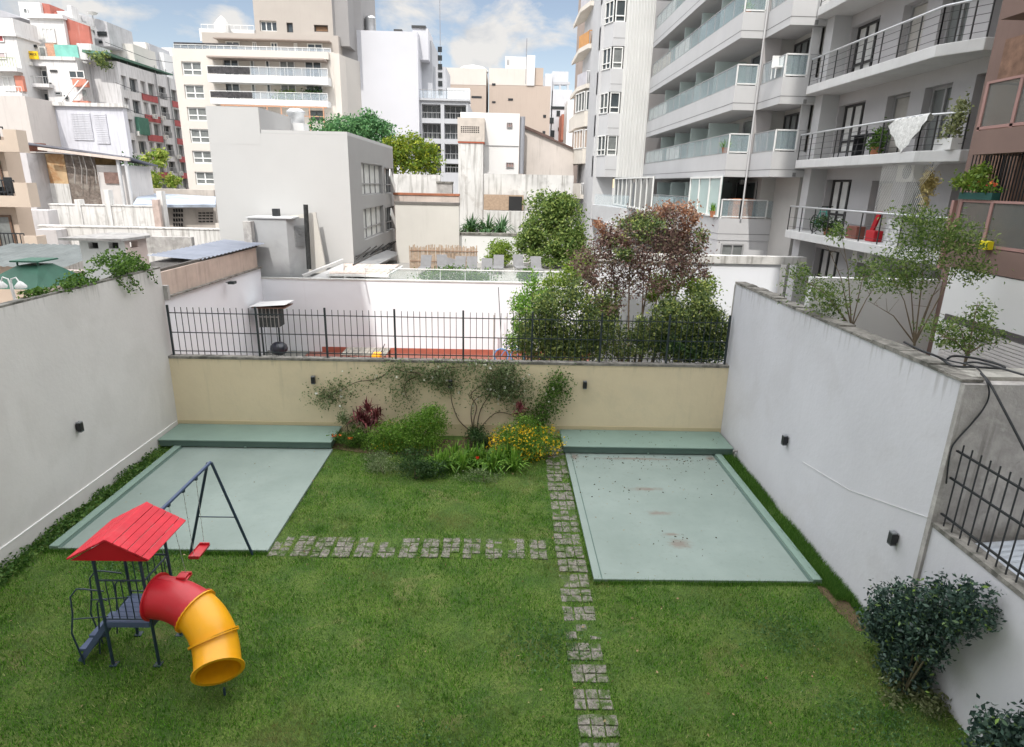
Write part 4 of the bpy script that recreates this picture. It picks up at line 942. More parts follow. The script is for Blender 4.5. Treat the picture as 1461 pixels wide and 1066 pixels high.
# sparse saplings in neighbour yard to the right
Lsap = LEAF('leaf_sapling', [(0, (.06, .12, .03)), (.6, (.16, .25, .06)), (1, (.32, .4, .13))], .45)
def sapling(base, y, tips, blobs, n, sz, label, lm=Lsap):
    b = at(*base, 'y', y); t = thing('sapling', label, 'sapling', (b.x, y, 3.0))
    m = MB()
    m.tube([(b.x, y, 3.0), tuple(b)], .025, 6)
    for tp in tips:
        e = at(*tp, 'y', y+rnd.uniform(-.3, .3)); mid = b.lerp(e, .5)+Vector((0, 0, (e-b).length*.1)); m.tube([b, b.lerp(mid, .6), mid, e], [.018, .014, .01, .004], 5)
        for _ in range(4):
            s_ = mid.lerp(e, rnd.uniform(0, .9)); m.tube([s_, s_+Vector((rnd.uniform(-.3, .3), rnd.uniform(-.2, .2), rnd.uniform(0, .3)))], [.006, .003], 4)
    m.build('stem', S('sapling_bark', (.2, .16, .11), .9, .3, 9), t)
    leaf_obj('foliage', leaf_arrays(clumps([blob(p, q_, y, rx, rz) for p, q_, rx, rz in blobs], n, .3, .3, 40), sz, .4), 4, lm, t)
sapling((1215, 468), 14.2, [(1150, 400), (1180, 350), (1200, 330), (1235, 380), (1255, 400), (1130, 390)], [(1165, 415, 40, 20), (1195, 330, 14, 16), (1140, 390, 20, 14), (1240, 390, 26, 24), (1185, 440, 26, 14)], 1900, .085, 'sparse leafy sapling above the top of the right wall, leftmost')
sapling((1305, 490), 12.6, [(1290, 370), (1320, 340), (1270, 390), (1350, 380), (1390, 350), (1330, 420), (1240, 430)], [(1300, 370, 46, 30), (1330, 330, 50, 22), (1370, 345, 40, 26), (1380, 385, 30, 20), (1290, 400, 40, 20), (1310, 310, 40, 14)], 5000, .075, 'taller sapling with many fine leaves above the right wall, before the balconies')
sapling((1380, 505), 10.8, [(1395, 430), (1410, 460), (1360, 450), (1425, 490), (1340, 480)], [(1395, 455, 22, 26), (1410, 480, 22, 14), (1350, 470, 34, 16), (1370, 490, 36, 12)], 1900, .065, 'low sapling behind the coiled cables on the right wall')
# ------------------------------------------------------------------ buildings
UX, UY = Vector((1, 0, 0)), Vector((0, 1, 0))
glass = G('window_glass'); glassl = G('window_glass_blinds', (.17, .18, .175), .12, .5, .25, 1.5); glassd = G('window_glass_dark', (.02, .024, .026), .08, .6)
frw = S('white_window_frame', (.7, .7, .68), .6, .03, 2, bump=0); frd = S('dark_window_frame', (.05, .05, .05), .5, .1, 2, bump=0); frg = S('grey_window_frame', (.3, .3, .3), .5, .1, 2, bump=0)
curtain = S('white_curtain', (.6, .6, .58), .9, .12, 3, 0., bump=.1)
# --- modern grey building
GY = 31.0
gx0 = at(303, 240, 'y', GY).x; gx1 = at(501, 300, 'y', GY).x; gz = at(440, 192, 'y', GY).z; gzt = at(330, 152, 'y', GY).z; gxm = at(369, 165, 'y', GY).x
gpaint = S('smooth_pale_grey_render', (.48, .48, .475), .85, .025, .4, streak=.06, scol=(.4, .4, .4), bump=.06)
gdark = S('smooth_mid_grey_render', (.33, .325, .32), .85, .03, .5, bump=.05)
GB = thing('modern_grey_building', 'plain pale grey building with blank front, grey window side and taller left block', 'building', ((gx0+gx1)/2, GY, 0))
GD = 12.4
m = MB(); m.box(gx0, gx1-.3, GY, GY+GD, 0, gz); m.build('front_wall', gpaint, GB)
MB().box(gx0+.001, gxm, GY-.004, GY+4.5, gz-.5, gzt).build('upper_block', gpaint, GB)
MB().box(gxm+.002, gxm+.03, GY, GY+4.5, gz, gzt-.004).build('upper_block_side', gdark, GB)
ops = []
Yx = lambda px, py: at(px, py, 'x', gx1).y-GY
Zx = lambda px, py: at(px, py, 'x', gx1).z
for (pa, pb, t0, b0_) in ((516, 546, 232, 276), (548, 564.5, 239, 274), (519, 548, 298, 341), (550, 565.5, 296, 329)):
    u0, u1 = Yx(pa, (t0+b0_)/2), Yx(pb, (t0+b0_)/2); zt = Zx(pa, t0); zb = Zx(pa, b0_+3); ops.append((max(.3, u0), min(GD-.2, u1), zb, zt))
ops.append((4.2, GD-.3, 3.3, Zx(550, 350)))
fm_ = MB(); facade(fm_, (gx1, GY, 0), UY, UX, GD, 0, gz, ops, .25)
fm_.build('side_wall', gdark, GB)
MB().poly((gx1, GY+.0, 0), (gx1-.3, GY+.0, 0), (gx1-.3, GY+.0, gz), (gx1, GY+.0, gz)).build('front_wall_edge', gpaint, GB)
MB().box(gx0, gx1, GY, GY+GD, gz+.001, gz+.03).build('roof', S('pale_roof_felt', (.45, .45, .45), .9, .1, 1), GB)
m = MB(); m.box(gxm, gx1, GY, GY+.18, gz+.031, gz+.16); m.box(gx1-.18, gx1, GY+.181, GY+GD, gz+.031, gz+.16); m.build('parapet', gpaint, GB)
for i, o in enumerate(ops): window(GB, (gx1, GY, 0), UY, UX, o[0], o[1], o[2], o[3], .22, frg, [curtain, glass, curtain, glass, glass][i], cols=[4, 3, 4, 3, 5][i], fr=.06, rowat=.35)
for i in (1, 3):   # open tilted shutters
    o = ops[i]; MB().obox((gx1+.3, GY+o[0]+1.2, (o[2]+o[3])/2), (.03, 0, 0), (0, .9, -.5), (0, .12, .22)).build('tilted_shutter', frw, GB)
# chimney on roof
q = at(423, 185, 'y', GY+5); m = MB(); m.box(q.x-.5, q.x+.5, GY+4.6, GY+5.6, gz, q.z+.3); m.build('chimney', gpaint, GB)
MB().lathe((q.x, GY+5.1, q.z+.3), [(.42, 0), (.42, .5), (.48, .52), (.48, .62), (.3, .75)], 16).build('chimney_cap', S('galvanised_sheet', (.5, .51, .52), .45, .15, 3, metal=.5), GB)
MB().box(q.x-1.6, q.x+2.4, GY+2, GY+6, gz+.032, gz+.22).build('roof_slab', white, GB)
# awning bars at side
t = thing('pergola_canopy', 'small dark metal canopy with slanted bars on the side of the grey building', 'canopy', (gx1, GY+1.5, 4))
m = MB()
for i in range(5):
    a_ = at(508+i*10, 370-i*3, 'x', gx1+.1); m.bar(a_, a_+Vector((.75, 0, .6)), .06)
m.bar(at(508, 366, 'x', gx1+.1), at(556, 350, 'x', gx1+.1), .07); m.bar(at(504, 378, 'x', gx1+.8), at(545, 357, 'x', gx1+.8), .06); m.build('bars', frd, t)
a_ = at(508, 376, 'x', gx1+.1); b_3 = at(552, 358, 'x', gx1+.1); MB().prism([a_, b_3, b_3+Vector((.9, 0, -.15)), a_+Vector((.9, 0, -.15))], (0, 0, .05)).build('canopy_sheet', frg, t)
# pergola roof with slats
a_ = at(470, 398, 'y', YC+.3); b_3 = at(552, 398, 'y', YC+.3); t = thing('slatted_lean_to', 'low pale slatted lean-to roof at the foot of the grey building', 'roof', ((a_.x+b_3.x)/2, YC+1, 3.6))
m = MB()
for i in range(9):
    x = a_.x+(b_3.x-a_.x)*i/9; m.prism([(x, YC+.3, 3.75), (x+.28, YC+.3, 3.75), (x+.28+.35, YC+1.9, 4.0), (x+.35, YC+1.9, 4.0)], (0, 0, .04))
m.build('slats', S('pinkish_wood_slats', (.55, .47, .42), .8, .2, 5), t)
m = MB(); m.bar((a_.x-.1, YC+.28, 3.7), (b_3.x+.1, YC+.28, 3.7), .1); m.bar((b_3.x, YC+.3, 3.7), (b_3.x+.5, YC+1.9, 3.95), .08)
for x in (a_.x, b_3.x): m.box(x-.04, x+.04, YC+.3, YC+.38, 3.2, 3.7)
m.build('frame', white, t)
# shed on the wall
sy = YC+.35
x0, x1 = at(357, 350, 'y', sy).x, at(411, 350, 'y', sy).x; zt = at(390, 312, 'y', sy).z
shed = S('grey_sheet_metal_box', (.36, .37, .38), .6, .08, .8, blot=.3, bcol=(.24, .25, .26), bscale=1, bump=.08)
t = thing('grey_roof_shed', 'tall grey sheet metal shed standing behind the courtyard corner, louvres on its right side', 'shed', ((x0+x1)/2, sy, 0))
MB().box(x0, x1, sy, sy+1.4, 3.2, zt).build('shed_box', shed, t)
x2 = at(426, 350, 'y', sy).x
MB().prism([(x1+.001, sy, 3.2), (x2+.25, sy+1.2, 3.2), (x2+.25, sy+1.2, zt-.003), (x1+.001, sy, zt-.003)], (-.02, .05, 0)).build('side_panel', shed, t)
MB().box(x0-.06, x1+.3, sy-.06, sy+1.5, zt+.001, zt+.06).build('lid', S('pale_sheet', (.5, .51, .52), .5, .1, 2), t)
m = MB()
for i in range(14):
    zz = zt-.35-i*.07; p0 = Vector((x1, sy, zz)).lerp(Vector((x2+.25, sy+1.2, zz)), .3); p1 = Vector((x1, sy, zz)).lerp(Vector((x2+.25, sy+1.2, zz)), .9); m.bar(p0+Vector((.02, -.03, 0)), p1+Vector((.02, -.03, 0)), .02, .04)
m.build('louvre', S('louvre_grey', (.28, .29, .3), .6, .1, 3), t)
xp0, xp1 = at(350, 350, 'y', YC-.05).x, at(361, 350, 'y', YC-.05).x
MB().box(xp0, xp1, YC-.1, YC+.3, 0, at(356, 316, 'y', YC).z).build('corner_pillar', concrete, None, 'weathered concrete corner pillar beside the grey metal shed', 'pillar')
for p0, p1, y, w, lb in (((392, 298), (394, 310), sy+.8, .14, 'short black flue pipe rising behind the grey metal shed'),):
    a_ = at(*p0, 'y', y); b_3 = at(*p1, 'y', y); MB().box(a_.x-w, a_.x+w, y, y+.3, b_3.z-.4, a_.z).build('flue', blackiron, None, lb, 'flue')
a_ = at(436, 292, 'y', YC+.9); b_3 = at(441, 384, 'y', YC+.9)
MB().tube([b_3, b_3.lerp(a_, .5), a_], .11, 12).build('flue_pipe', S('sooty_pipe', (.03, .032, .032), .6, .5, 6, bump=.3), None, 'tall slim black flue pipe right of the grey metal shed', 'flue')
# flat sheet standing in for the shed's shadow on the grey front
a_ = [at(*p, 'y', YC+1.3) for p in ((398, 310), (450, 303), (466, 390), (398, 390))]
MB().prism(a_, (0, .15, 0)).build('shed_shadow_sheet', greyb, None, 'pinkish grey sheet shaped as the shed shadow, behind the tall black flue pipe', 'wall')
a_ = [at(432, 398, 'y', YC+.25), at(490, 376, 'y', YC+1.5), at(490, 398, 'y', YC+.8)]
m = MB(); m.bar(at(432, 394, 'y', YC+.3), at(490, 371, 'y', YC+1.2), .25, .12); m.prism([at(436, 399, 'y', YC+.3), at(490, 399, 'y', YC+.3), at(490, 376, 'y', YC+.9)], (0, .1, 0)); m.build('ramp_wall', gpaint, None, 'sloping pale wall top between the black flue pipe and the lean-to', 'wall')

# --- right hand apartment block (stepped balconies)
FX = 9.62; FLV = [6.72, 9.43, 12.12, 14.85, 17.6, 20.35, 23.1]
bg = S('apartment_grey_paint', (.47, .47, .475), .85, .05, .5, streak=.2, scol=(.4, .4, .4), bump=.06)
bw = S('apartment_joint', (.2, .2, .2), .8, .1, 2)
soff = S('apartment_soffit', (.5, .49, .47), .9, .04, 1)
frost = S('frosted_divider', (.42, .5, .48), .35, .05, 1, bump=0, spec=.5)
AB = thing('stepped_apartment_block', 'tall pale grey apartment block with stepped balconies, glass rails and frosted dividers', 'building', (12, 36, 0))
glr = CLEAR('balcony_glass', (.5, .62, .66), .22)
S1 = (FX, 28.15, 44.8); S2 = (10.62, 25.8, 28.15); Y3 = 25.8; X3 = 11.98
MB().box(X3+.6, 24, 26, 60, 0, 25.5).build('core', bg, AB)
MB().box(11.35, X3+.7, 28.3, 46, 0, 25.5).build('back_wall', S('apartment_back_wall', (.42, .41, .39), .9, .05, 1), AB)
def band(mb, x, y0, y1, zf, xin):
    mb.box(x, xin, y0, y1, zf-.98, zf)
for k, zf in enumerate(FLV):
    b = MB()
    b.box(S1[0], 12.5, S1[1], S1[2], zf-.95, zf)          # long section
    if k: b.box(S2[0], 12.5, S2[1]+.001, S2[2]-.001, zf-.951, zf-.001)
    bo = b.build('balcony_band', bg, AB)
    j = MB()
    j.box(S1[0]-.004, S1[0]+.01, S1[1]-.004, S1[2], zf-.69, zf-.66); j.box(S1[0], S2[0], S1[1]-.004, S1[1]+.01, zf-.69, zf-.66)
    if k: j.box(S2[0]-.004, S2[0]+.01, S2[1]-.004, S2[2]-.01, zf-.69, zf-.66); j.box(S2[0], X3, S2[1]-.004, S2[1]+.01, zf-.69, zf-.66)
    else: j.box(S2[0]+.001, 12.4, S1[1]-.004, S1[1]+.01, zf-.69, zf-.66)
    j.build('joint_line', bw, bo)
    if k: MB().box(X3-.45, X3-.33, S2[1]-.04, S2[1]-.002, zf-.93, zf-.78).build('drain_box', bw, bo)
    if k >= 6: continue
    # glass rails
    r_ = MB(); r_.box(S1[0]+.04, S1[0]+.055, S1[1]+.1, S1[2]-.3, zf+.06, zf+.78); r_.box(S1[0]+.1, S2[0]-.1, S1[1]+.05, S1[1]+.065, zf+.06, zf+.78)
    if k: r_.box(S2[0]+.04, S2[0]+.055, S2[1]+.1, S2[2]-.2, zf+.06, zf+.78); r_.box(S2[0]+.1, X3-.5, S2[1]+.05, S2[1]+.065, zf+.06, zf+.78)
    else: r_.box(S2[0], X3, S1[1]+.05, S1[1]+.065, zf+.06, zf+.78)
    ro = r_.build('glass_rail', glr, AB)
    f_ = MB()
    for (a_, c_) in (((S1[0]+.05, S1[1]+.05), (S2[0]-.1, S1[1]+.05)), ((S2[0]+.05, S2[1]+.05), (X3-.45, S2[1]+.05)) if k else ((S2[0]-.1, S1[1]+.05), (X3-.3, S1[1]+.05))):
        f_.bar((*a_, zf+.8), (*c_, zf+.8), .05); f_.bar((*a_, zf+.07), (*c_, zf+.07), .05)
        for q_ in (a_, c_): f_.bar((*q_, zf), (*q_, zf+.8), .05)
    f_.build('rail_frame', white, ro)
    f_ = MB()
    for x, ya2, yb2, n in ((S1[0]+.05, S1[1]+.1, S1[2]-.3, 13), (S2[0]+.05, S2[1]+.1, S2[2]-.1, 3))[:2 if k else 1]:
        f_.bar((x, ya2, zf+.8), (x, yb2, zf+.8), .035); f_.bar((x, ya2, zf+.03), (x, yb2, zf+.03), .04)
        for i in range(n+1): y = ya2+(yb2-ya2)*i/n; f_.bar((x, y, zf), (x, y, zf+.8), .03)
    if k: f_.bar((X3-.4, S2[1]+.05, zf+.8), (X3-.02, S2[1]+.05, zf+.8), .035)
    f_.build('rail_posts', frg, ro)
    # opaque rail covers, dividers, doors
    for i, (a_, c_) in enumerate(((40.0, 44.5), (36.2, 39.0))):
        if (k+i) % 2 == 0 or i == 0: MB().box(S1[0]+.06, S1[0]+.08, a_, c_, zf+.1, zf+.74).build('rail_screen', S('pale_rail_fabric', (.5, .49, .46), .9, .1, 3) if (k+i) % 3 else S('tan_rail_fabric', (.45, .38, .32), .9, .1, 3), AB)
    for y in (31.9, 34.9, 38.0, 41.3):
        MB().box(S1[0]+.25, 11.34, y, y+.04, zf+.005, zf+1.55).build('divider', frost, AB)
    for (ya3, yb3) in ((28.7, 31.2), (32.4, 34.4), (35.5, 37.5), (38.6, 40.8), (41.8, 44.2)):
        window(AB, (11.34, 0, 0), UY, -UX, ya3, yb3, zf+.02, zf+1.62, -.02, frg, glassl if (k+int(ya3)) % 2 else glass, cols=2, fr=.07, name='balcony_door')
    if k: MB().box(S2[0]+.02, 11.34, 28.16, 28.3, zf, zf+1.8).build('inner_wall', S('inner_wall_grey', (.42, .4, .4), .9, .03, 1), AB)
    if k: MB().box(11.6, X3+.05, 26.0, 26.1, zf, zf+1.76).build('inner_wall', bg, AB)
    if k: window(AB, (11.9, 0, 0), UY, -UX, 26.25, 28.0, zf+.02, zf+1.55, -.02, frd, glassl, cols=3, fr=.07, name='balcony_door')
MB().box(11.95, 12.4, 26.0, 28.3, 0, 25.5).build('back_wall', S('apartment_back_wall', (.42, .41, .39), .9, .05, 1), AB)
MB().tube([(S2[0]-.08, S1[1]-.1, 6.7), (S2[0]-.08, S1[1]-.1, 24.5)], .038, 8).build('down_pipe', bg, AB)
# ground floor lit front
MB().box(S1[0]+.02, 12.4, S1[1]+.03, S1[1]+4, 0, 5.765).build('low_front', bg, AB)
fm_ = MB()
# white netting strip and bay
wx0, wx1 = 7.78, FX+.02; wy = 44.9
net = S('white_netting_wall', (.56, .56, .545), .9, .03, .5, streak=.5, scol=(.72, .72, .7), sthr=.5, bump=.1)
MB().box(wx0, wx1, wy, 56, 8.55, 25.5).build('netted_wall', net, AB)
m = MB()
for i in range(9):
    x = wx0+.15+i*(wx1-wx0-.3)/8; m.tube([(x+.1, wy-.05, 25), (x-.05, wy-.18, 19), (x+.06, wy-.08, 15), (x-.03, wy-.2, 11), (x, wy-.05, 8.6)], .025, 4)
m.build('net_cord', white, AB)
m = MB(); bx0, bx1 = 7.0, 7.76; bm_ = MB()
BW = FLV[:6]
bm_.box(6.35, bx1, wy+1.0, 56, 0, 25.5)
bm_.build('bay_core', bg, AB)
for k, zf in enumerate(BW):
    zb = zf+.55; zt = zf+1.85
    m = MB(); pr_ = lambda z0_, z1_: m.prism([(6.35, wy+1.4, z0_), (bx0, wy, z0_), (bx1+.02, wy, z0_), (bx1+.02, wy+1, z0_), (6.35, wy+2, z0_)], (0, 0, z1_-z0_))
    if k: pr_(zf-.86, zf+.55)
    bo = m.build('bay_parapet', bg, AB) if k else AB
    if k:
        MB().box(bx0, bx1, wy-.008, wy-.001, zf-.4, zf-.37).build('joint_line', bw, bo)
        window(AB, (0, wy+.1, 0), UX, -UY, bx0+.05, bx1-.05, zb, zt, .0, frw, glassl if k % 2 else glass, cols=1, rowat=.28, fr=.07)
        u = Vector((bx0-6.35, -1.4, 0)); L = u.length; u.normalize(); n_ = Vector((u.y, -u.x, 0))
        window(AB, (6.35, wy+1.45, 0), u, n_, .08, L-.08, zb, zt, .0, frw, glass, cols=3, rowat=.28, fr=.06)
# glazed first floor and lower terrace
m = MB()
zg0, zg1 = 6.75, 8.5
window(AB, (8.0, 0, 0), UY, -UX, 33.0, 44.5, zg0, zg1, -.3, frw, glass, cols=8, fr=.08, name='glazed_wall')
window(AB, (9.7, 0, 0), UY, -UX, 28.3, 33.0, zg0, zg1, -.1, frw, S('pale_green_blinds', (.42, .52, .5), .4, .06, 1), cols=3, fr=.08, name='glazed_wall')
MB().prism([(6.4, 45.2, 5.7), (7.3, 39.8, 5.7), (8.0, 39.0, 5.7), (9.6, 36, 5.7), (9.62, 46, 5.7), (6.4, 48, 5.7)], (0, 0, .98)).build('terrace_slab', bg, AB)
MB().prism([(6.45, 45.2, 6.681), (7.34, 39.84, 6.681), (8.0, 39.04, 6.681), (9.6, 36.1, 6.681), (9.6, 36.13, 6.681), (8.0, 39.08, 6.681), (7.36, 39.9, 6.681), (6.48, 45.2, 6.681)], (0, 0, .75)).build('terrace_glass_rail', glr, AB)
MB().box(6.8, 9.6, 40, 46, 0, 5.69).build('low_front', bg, AB)
# small window in low wall, bells of AC
window(AB, (0, 28.17, 0), UX, -UY, at(1030, 345, 'y', 28.1).x, at(1062, 345, 'y', 28.1).x, 4.75, 5.62, -.02, frg, glassl, cols=2, fr=.06)
# things on balconies
q = at(1056, 290, 'y', 28.8); t = thing('wooden_hut', 'small orange wooden cupboard on the lowest balcony of the stepped apartment block', 'cupboard', (q.x, 28.8, FLV[0]))
MB().box(q.x-.45, q.x+.45, 28.4, 29.0, FLV[0], FLV[0]+.8).build('body', S('orange_wood', (.45, .18, .08), .7, .2, 6), t, bevel=.02)
MB().box(q.x-.5, q.x+.5, 28.35, 29.05, FLV[0]+.801, FLV[0]+.85).build('lid', S('orange_wood_lid', (.38, .15, .07), .7, .2, 6), t)
q = at(1070, 262, 'y', 30.3); t = thing('wall_shelf', 'small wall shelf with pale pots on the lowest balcony wall', 'shelf', (q.x, 30.3, 8))
MB().box(q.x-.5, q.x+.45, 30.1, 30.45, q.z-.1, q.z-.05).build('board', blackiron, t)
for i, dx in enumerate((-.4, -.15, .2)): MB().box(q.x+dx-.08*(1+i*.6), q.x+dx+.08*(1+i*.6), 30.15, 30.4, q.z-.048, q.z+.16).build('pot', white, t, bevel=.02)
for (px_, py_, y, zf, lbl, sc) in ((1037, 200, 28.9, FLV[1], 'spiky green potted plant on the second balcony of the stepped block', .5), (1020, 285, 28.9, FLV[0], 'spiky green potted plant left of the orange cupboard', .45), (1067, 12, 29.0, FLV[3], 'green potted plant on the upper balcony near the white pipe', .4)):
    q = at(px_, py_, 'y', y); t = thing('potted_plant', lbl, 'potted plant', (q.x, y, zf)); MB().lathe((q.x, y, zf), [(.12, 0), (.17, .25), (.18, .28)], 12).build('pot', S('terracotta', (.4, .17, .09), .8, .1, 4), t); sword(t, (q.x, y, zf+.25), 60, sc, .05, Lbright, (20, 85))
q = at(1110, 110, 'y', 26.3); t = thing('white_garden_chair', 'white patterned chair on the third balcony of the stepped block', 'chair', (q.x, 26.3, FLV[2]))
MB().box(q.x-.22, q.x+.22, 26.1, 26.5, FLV[2]+.38, FLV[2]+.43).build('seat', white, t); MB().box(q.x-.22, q.x+.22, 26.5, 26.54, FLV[2]+.43, FLV[2]+.85).build('backrest', white, t)
for dx in (-.2, .2):
    for dy in (26.12, 26.48): MB().box(q.x+dx-.015, q.x+dx+.015, dy-.015, dy+.015, FLV[2], FLV[2]+.38).build('leg', white, t)

# --- near white balconies building
NW = thing('white_balcony_building', 'shaded grey apartment building with white slab balconies and steel rails at the right', 'building', (13, 21, 0))
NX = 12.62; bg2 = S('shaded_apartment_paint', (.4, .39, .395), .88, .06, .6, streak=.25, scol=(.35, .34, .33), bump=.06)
FN = [3.85, 6.45, 9.1, 11.75, 14.4]
yA, yB = 16.4, 25.78
ops = []; L = yB-yA
for i, zf in enumerate(FN):
    ops += [(6.9, 8.7, zf+.25, zf+1.95), (4.4, 5.6, zf+.05, zf+1.9), (2.5, 3.7, zf+.05, zf+1.9), (.4, 1.6, zf+.05, zf+1.95)]
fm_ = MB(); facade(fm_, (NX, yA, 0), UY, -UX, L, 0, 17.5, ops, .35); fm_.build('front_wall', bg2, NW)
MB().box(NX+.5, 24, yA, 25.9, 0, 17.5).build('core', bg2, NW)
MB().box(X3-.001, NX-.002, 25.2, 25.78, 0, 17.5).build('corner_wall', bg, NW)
for i, o in enumerate(ops):
    window(NW, (NX, yA, 0), UY, -UX, o[0], o[1], o[2], o[3], .3, frd if i % 4 == 0 else frg, [curtain, S('beige_roller_shutter', (.4, .38, .35), .8, .08, 5), glassl, glass][i % 4], cols=[3, 1, 2, 2][i % 4], rowat=.25 if i % 4 == 0 else None, fr=.08)
slabm = S('white_slab_concrete', (.56, .56, .555), .9, .06, 1.5, streak=.25, scol=(.3, .3, .3), bump=.15)
SXN = 11.42
for i, zf in enumerate(FN):
    if i == 0: continue
    y_end = 18.05 if i != 1 else 17.0
    pts = [(SXN+.15, 25.75, zf-.3), (SXN, 25.4, zf-.3), (SXN-.02, y_end, zf-.3), (SXN+.55, y_end-1.0, zf-.3), (NX+.02, y_end-1.0, zf-.3), (NX+.02, 25.75, zf-.3)]
    bo = MB().prism(pts, (0, 0, .3)).build('balcony_slab', slabm, NW, bevel=.02)
    m = MB(); a_, c_, d_ = Vector((SXN+.06, 25.4, zf)), Vector((SXN+.04, y_end+.05, zf)), Vector((SXN+.6, y_end-.95, zf))
    m.tube([a_+Z*.92, c_+Z*.92, d_+Z*.92], .035, 8); m.build('handrail', S('brushed_steel', (.5, .51, .52), .35, .08, 3, metal=.6), bo)
    m = MB(); n = 8
    for k in range(n+1): p = a_.lerp(c_, k/n); m.bar(p, p+Z*.92, .03)
    for k in range(4): m.bar(c_.lerp(d_, k/3), c_.lerp(d_, k/3)+Z*.92, .03)
    for z in (.15, .35, .55, .75) if i != 1 else (.15, .5): m.bar(a_+Z*z, c_+Z*z, .012); m.bar(c_+Z*z, d_+Z*z, .012)
    m.build('rail_bars', frd, bo)
# dividing brown side with white net
netm = S('white_net_cord', (.6, .6, .58), .8, .1, 3)
m = MB(); zf = FN[1]; y0n, y1n = 17.0, 19.6; xx = SXN+.05
for i in range(30):
    a_ = y0n+(y1n-y0n)*i/30; m.bar((xx, a_, zf+.95), (xx, min(y1n, a_+1.4), zf+.95+min(1.4, (y1n-a_))), .006); m.bar((xx, a_, zf+2.35), (xx, min(y1n, a_+1.4), zf+2.35-min(1.4, y1n-a_)), .006)
m.build('safety_net', netm, None, 'white diagonal safety net over the right end of the lower slab balcony', 'net')
def ac(loc, label, s=1., nrm=-UX):
    t = thing('air_conditioner', label, 'air conditioner', loc, 'air conditioning units on the right facades'); x, y, z = loc
    MB().box(x-.28*s, x, y-.42*s, y+.42*s, z, z+.58*s).build('case', S('ac_white', (.62, .61, .57), .6, .05, 3), t, bevel=.02)
    MB().lathe((0, 0, 0), [(.22*s, 0), (.22*s, .02), (.03, .025)], 20); m = MB()
    n = 20; c = Vector((x-.281*s, y-.1*s, z+.29*s)); m.add([c+Vector((-.01, .22*s*math.cos(a), .22*s*math.sin(a))) for a in np.linspace(0, 2*math.pi, n, endpoint=False)], [tuple(range(n))]); m.build('fan_grille', frg, t)
q = at(1303, 245, 'x', NX-.05); ac((NX-.02, q.y, q.z-.3), 'white air conditioner under the upper slab balcony, high on the wall')
q = at(1236, 362, 'x', NX-.05); ac((NX-.02, q.y, q.z-.3), 'beige air conditioner below the lower slab balcony')
q = at(1255, 365, 'x', NX-.05); ac((NX-.02, q.y-.1, q.z-.35), 'grey air conditioner right beside the beige one below the lower slab')
# things on slab balconies
q = at(1300, 170, 'x', SXN+.0); t = thing('white_blanket', 'white lace blanket hanging over the upper balcony rail', 'blanket', (SXN, q.y, q.z))
zr = FN[2]+.96; y_ = q.y; vs = []; n = 14
for i in range(n+1):
    y2 = y_-.75+1.5*i/n; drop = .95*(1-abs(i/n-.5)*1.7)+.05; w = .03*math.sin(i*2.2)
    vs += [(SXN+.16+w, y2, zr-drop*.6), (SXN+.04, y2, zr), (SXN-.02+w, y2, zr-.08), (SXN-.03-w, y2+(.02*i), zr-drop)]
MB().add(vs, [(4*i+j, 4*i+j+1, 4*i+j+5, 4*i+j+4) for i in range(n) for j in range(3)], True).build('cloth', S('lace_white', (.62, .62, .6), .95, .2, 14, bump=.5), t)
q = at(1358, 175, 'x', SXN+.5); t = thing('trellis_plant', 'pale leafy plant climbing at the right end of the upper slab balcony', 'potted plant', (SXN+.5, 17.35, FN[2]))
MB().box(SXN+.35, SXN+.7, 17.2, 17.9, FN[2], FN[2]+.3).build('pot', white, t, bevel=.01)
leaf_obj('foliage', leaf_arrays(clumps([(SXN+.5, 17.5, FN[2]+.75, .2, .35, .5)], 700, .3), .09, .5), 4, LEAF('leaf_variegated', [(0, (.12, .16, .06)), (1, (.4, .42, .2))]), t)
for (px_, py_, lbl, cl, h, r) in ((1253, 193, 'green potted shrub behind the upper slab balcony rail', Lmid, .7, .3), (1183, 318, 'green potted plant behind the lower slab balcony rail, at its left', Ldark, .5, .45)):
    zf = FN[2] if py_ < 250 else FN[1]; q = at(px_, py_, 'x', SXN+.4); t = thing('potted_plant', lbl, 'potted plant', (SXN+.4, q.y, zf)); MB().lathe((SXN+.4, q.y, zf), [(.12, 0), (.16, .22), (.17, .25)], 12).build('pot', S('terracotta', (.4, .17, .09), .8, .1, 4), t)
    leaf_obj('foliage', leaf_arrays(clumps([(SXN+.4, q.y, zf+h*.7, r, r, h*.5)], 600, .3), .1, .5), 4, cl, t)
q = at(1175, 308, 'x', SXN+.5); y_ = q.y; t = thing('bicycle', 'green bicycle parked behind the lower slab balcony rail', 'bicycle', (SXN+.5, y_, FN[1])); gb_ = S('green_paint_bike', (.05, .25, .2), .4, .1, 3)
for dy in (-.5, .5):
    MB().tube([(SXN+.45, y_+dy+.32*math.cos(a), FN[1]+.34+.32*math.sin(a)) for a in np.linspace(0, 2*math.pi, 21)], .018, 6, cap=False).build('wheel', blackiron, t)
m = MB(); z_ = FN[1]
for a_, c_ in (((.5, .34), (.28, .8)), ((.28, .8), (-.2, .78)), ((-.2, .78), (-.5, .34)), ((-.5, .34), (.05, .34)), ((.05, .34), (-.2, .78)), ((.05, .34), (.28, .8)), ((-.2, .78), (-.22, .92)), ((.28, .8), (.26, .98))): m.tube([(SXN+.45, y_-a_[0], z_+a_[1]), (SXN+.45, y_-c_[0], z_+c_[1])], .018, 6)
m.build('frame', gb_, t); MB().box(SXN+.41, SXN+.49, y_+.12, y_+.34, z_+.92, z_+.96).build('saddle', blackiron, t); MB().box(SXN+.25, SXN+.65, y_-.3, y_-.27, z_+.97, z_+1.0).build('handlebar', blackiron, t)
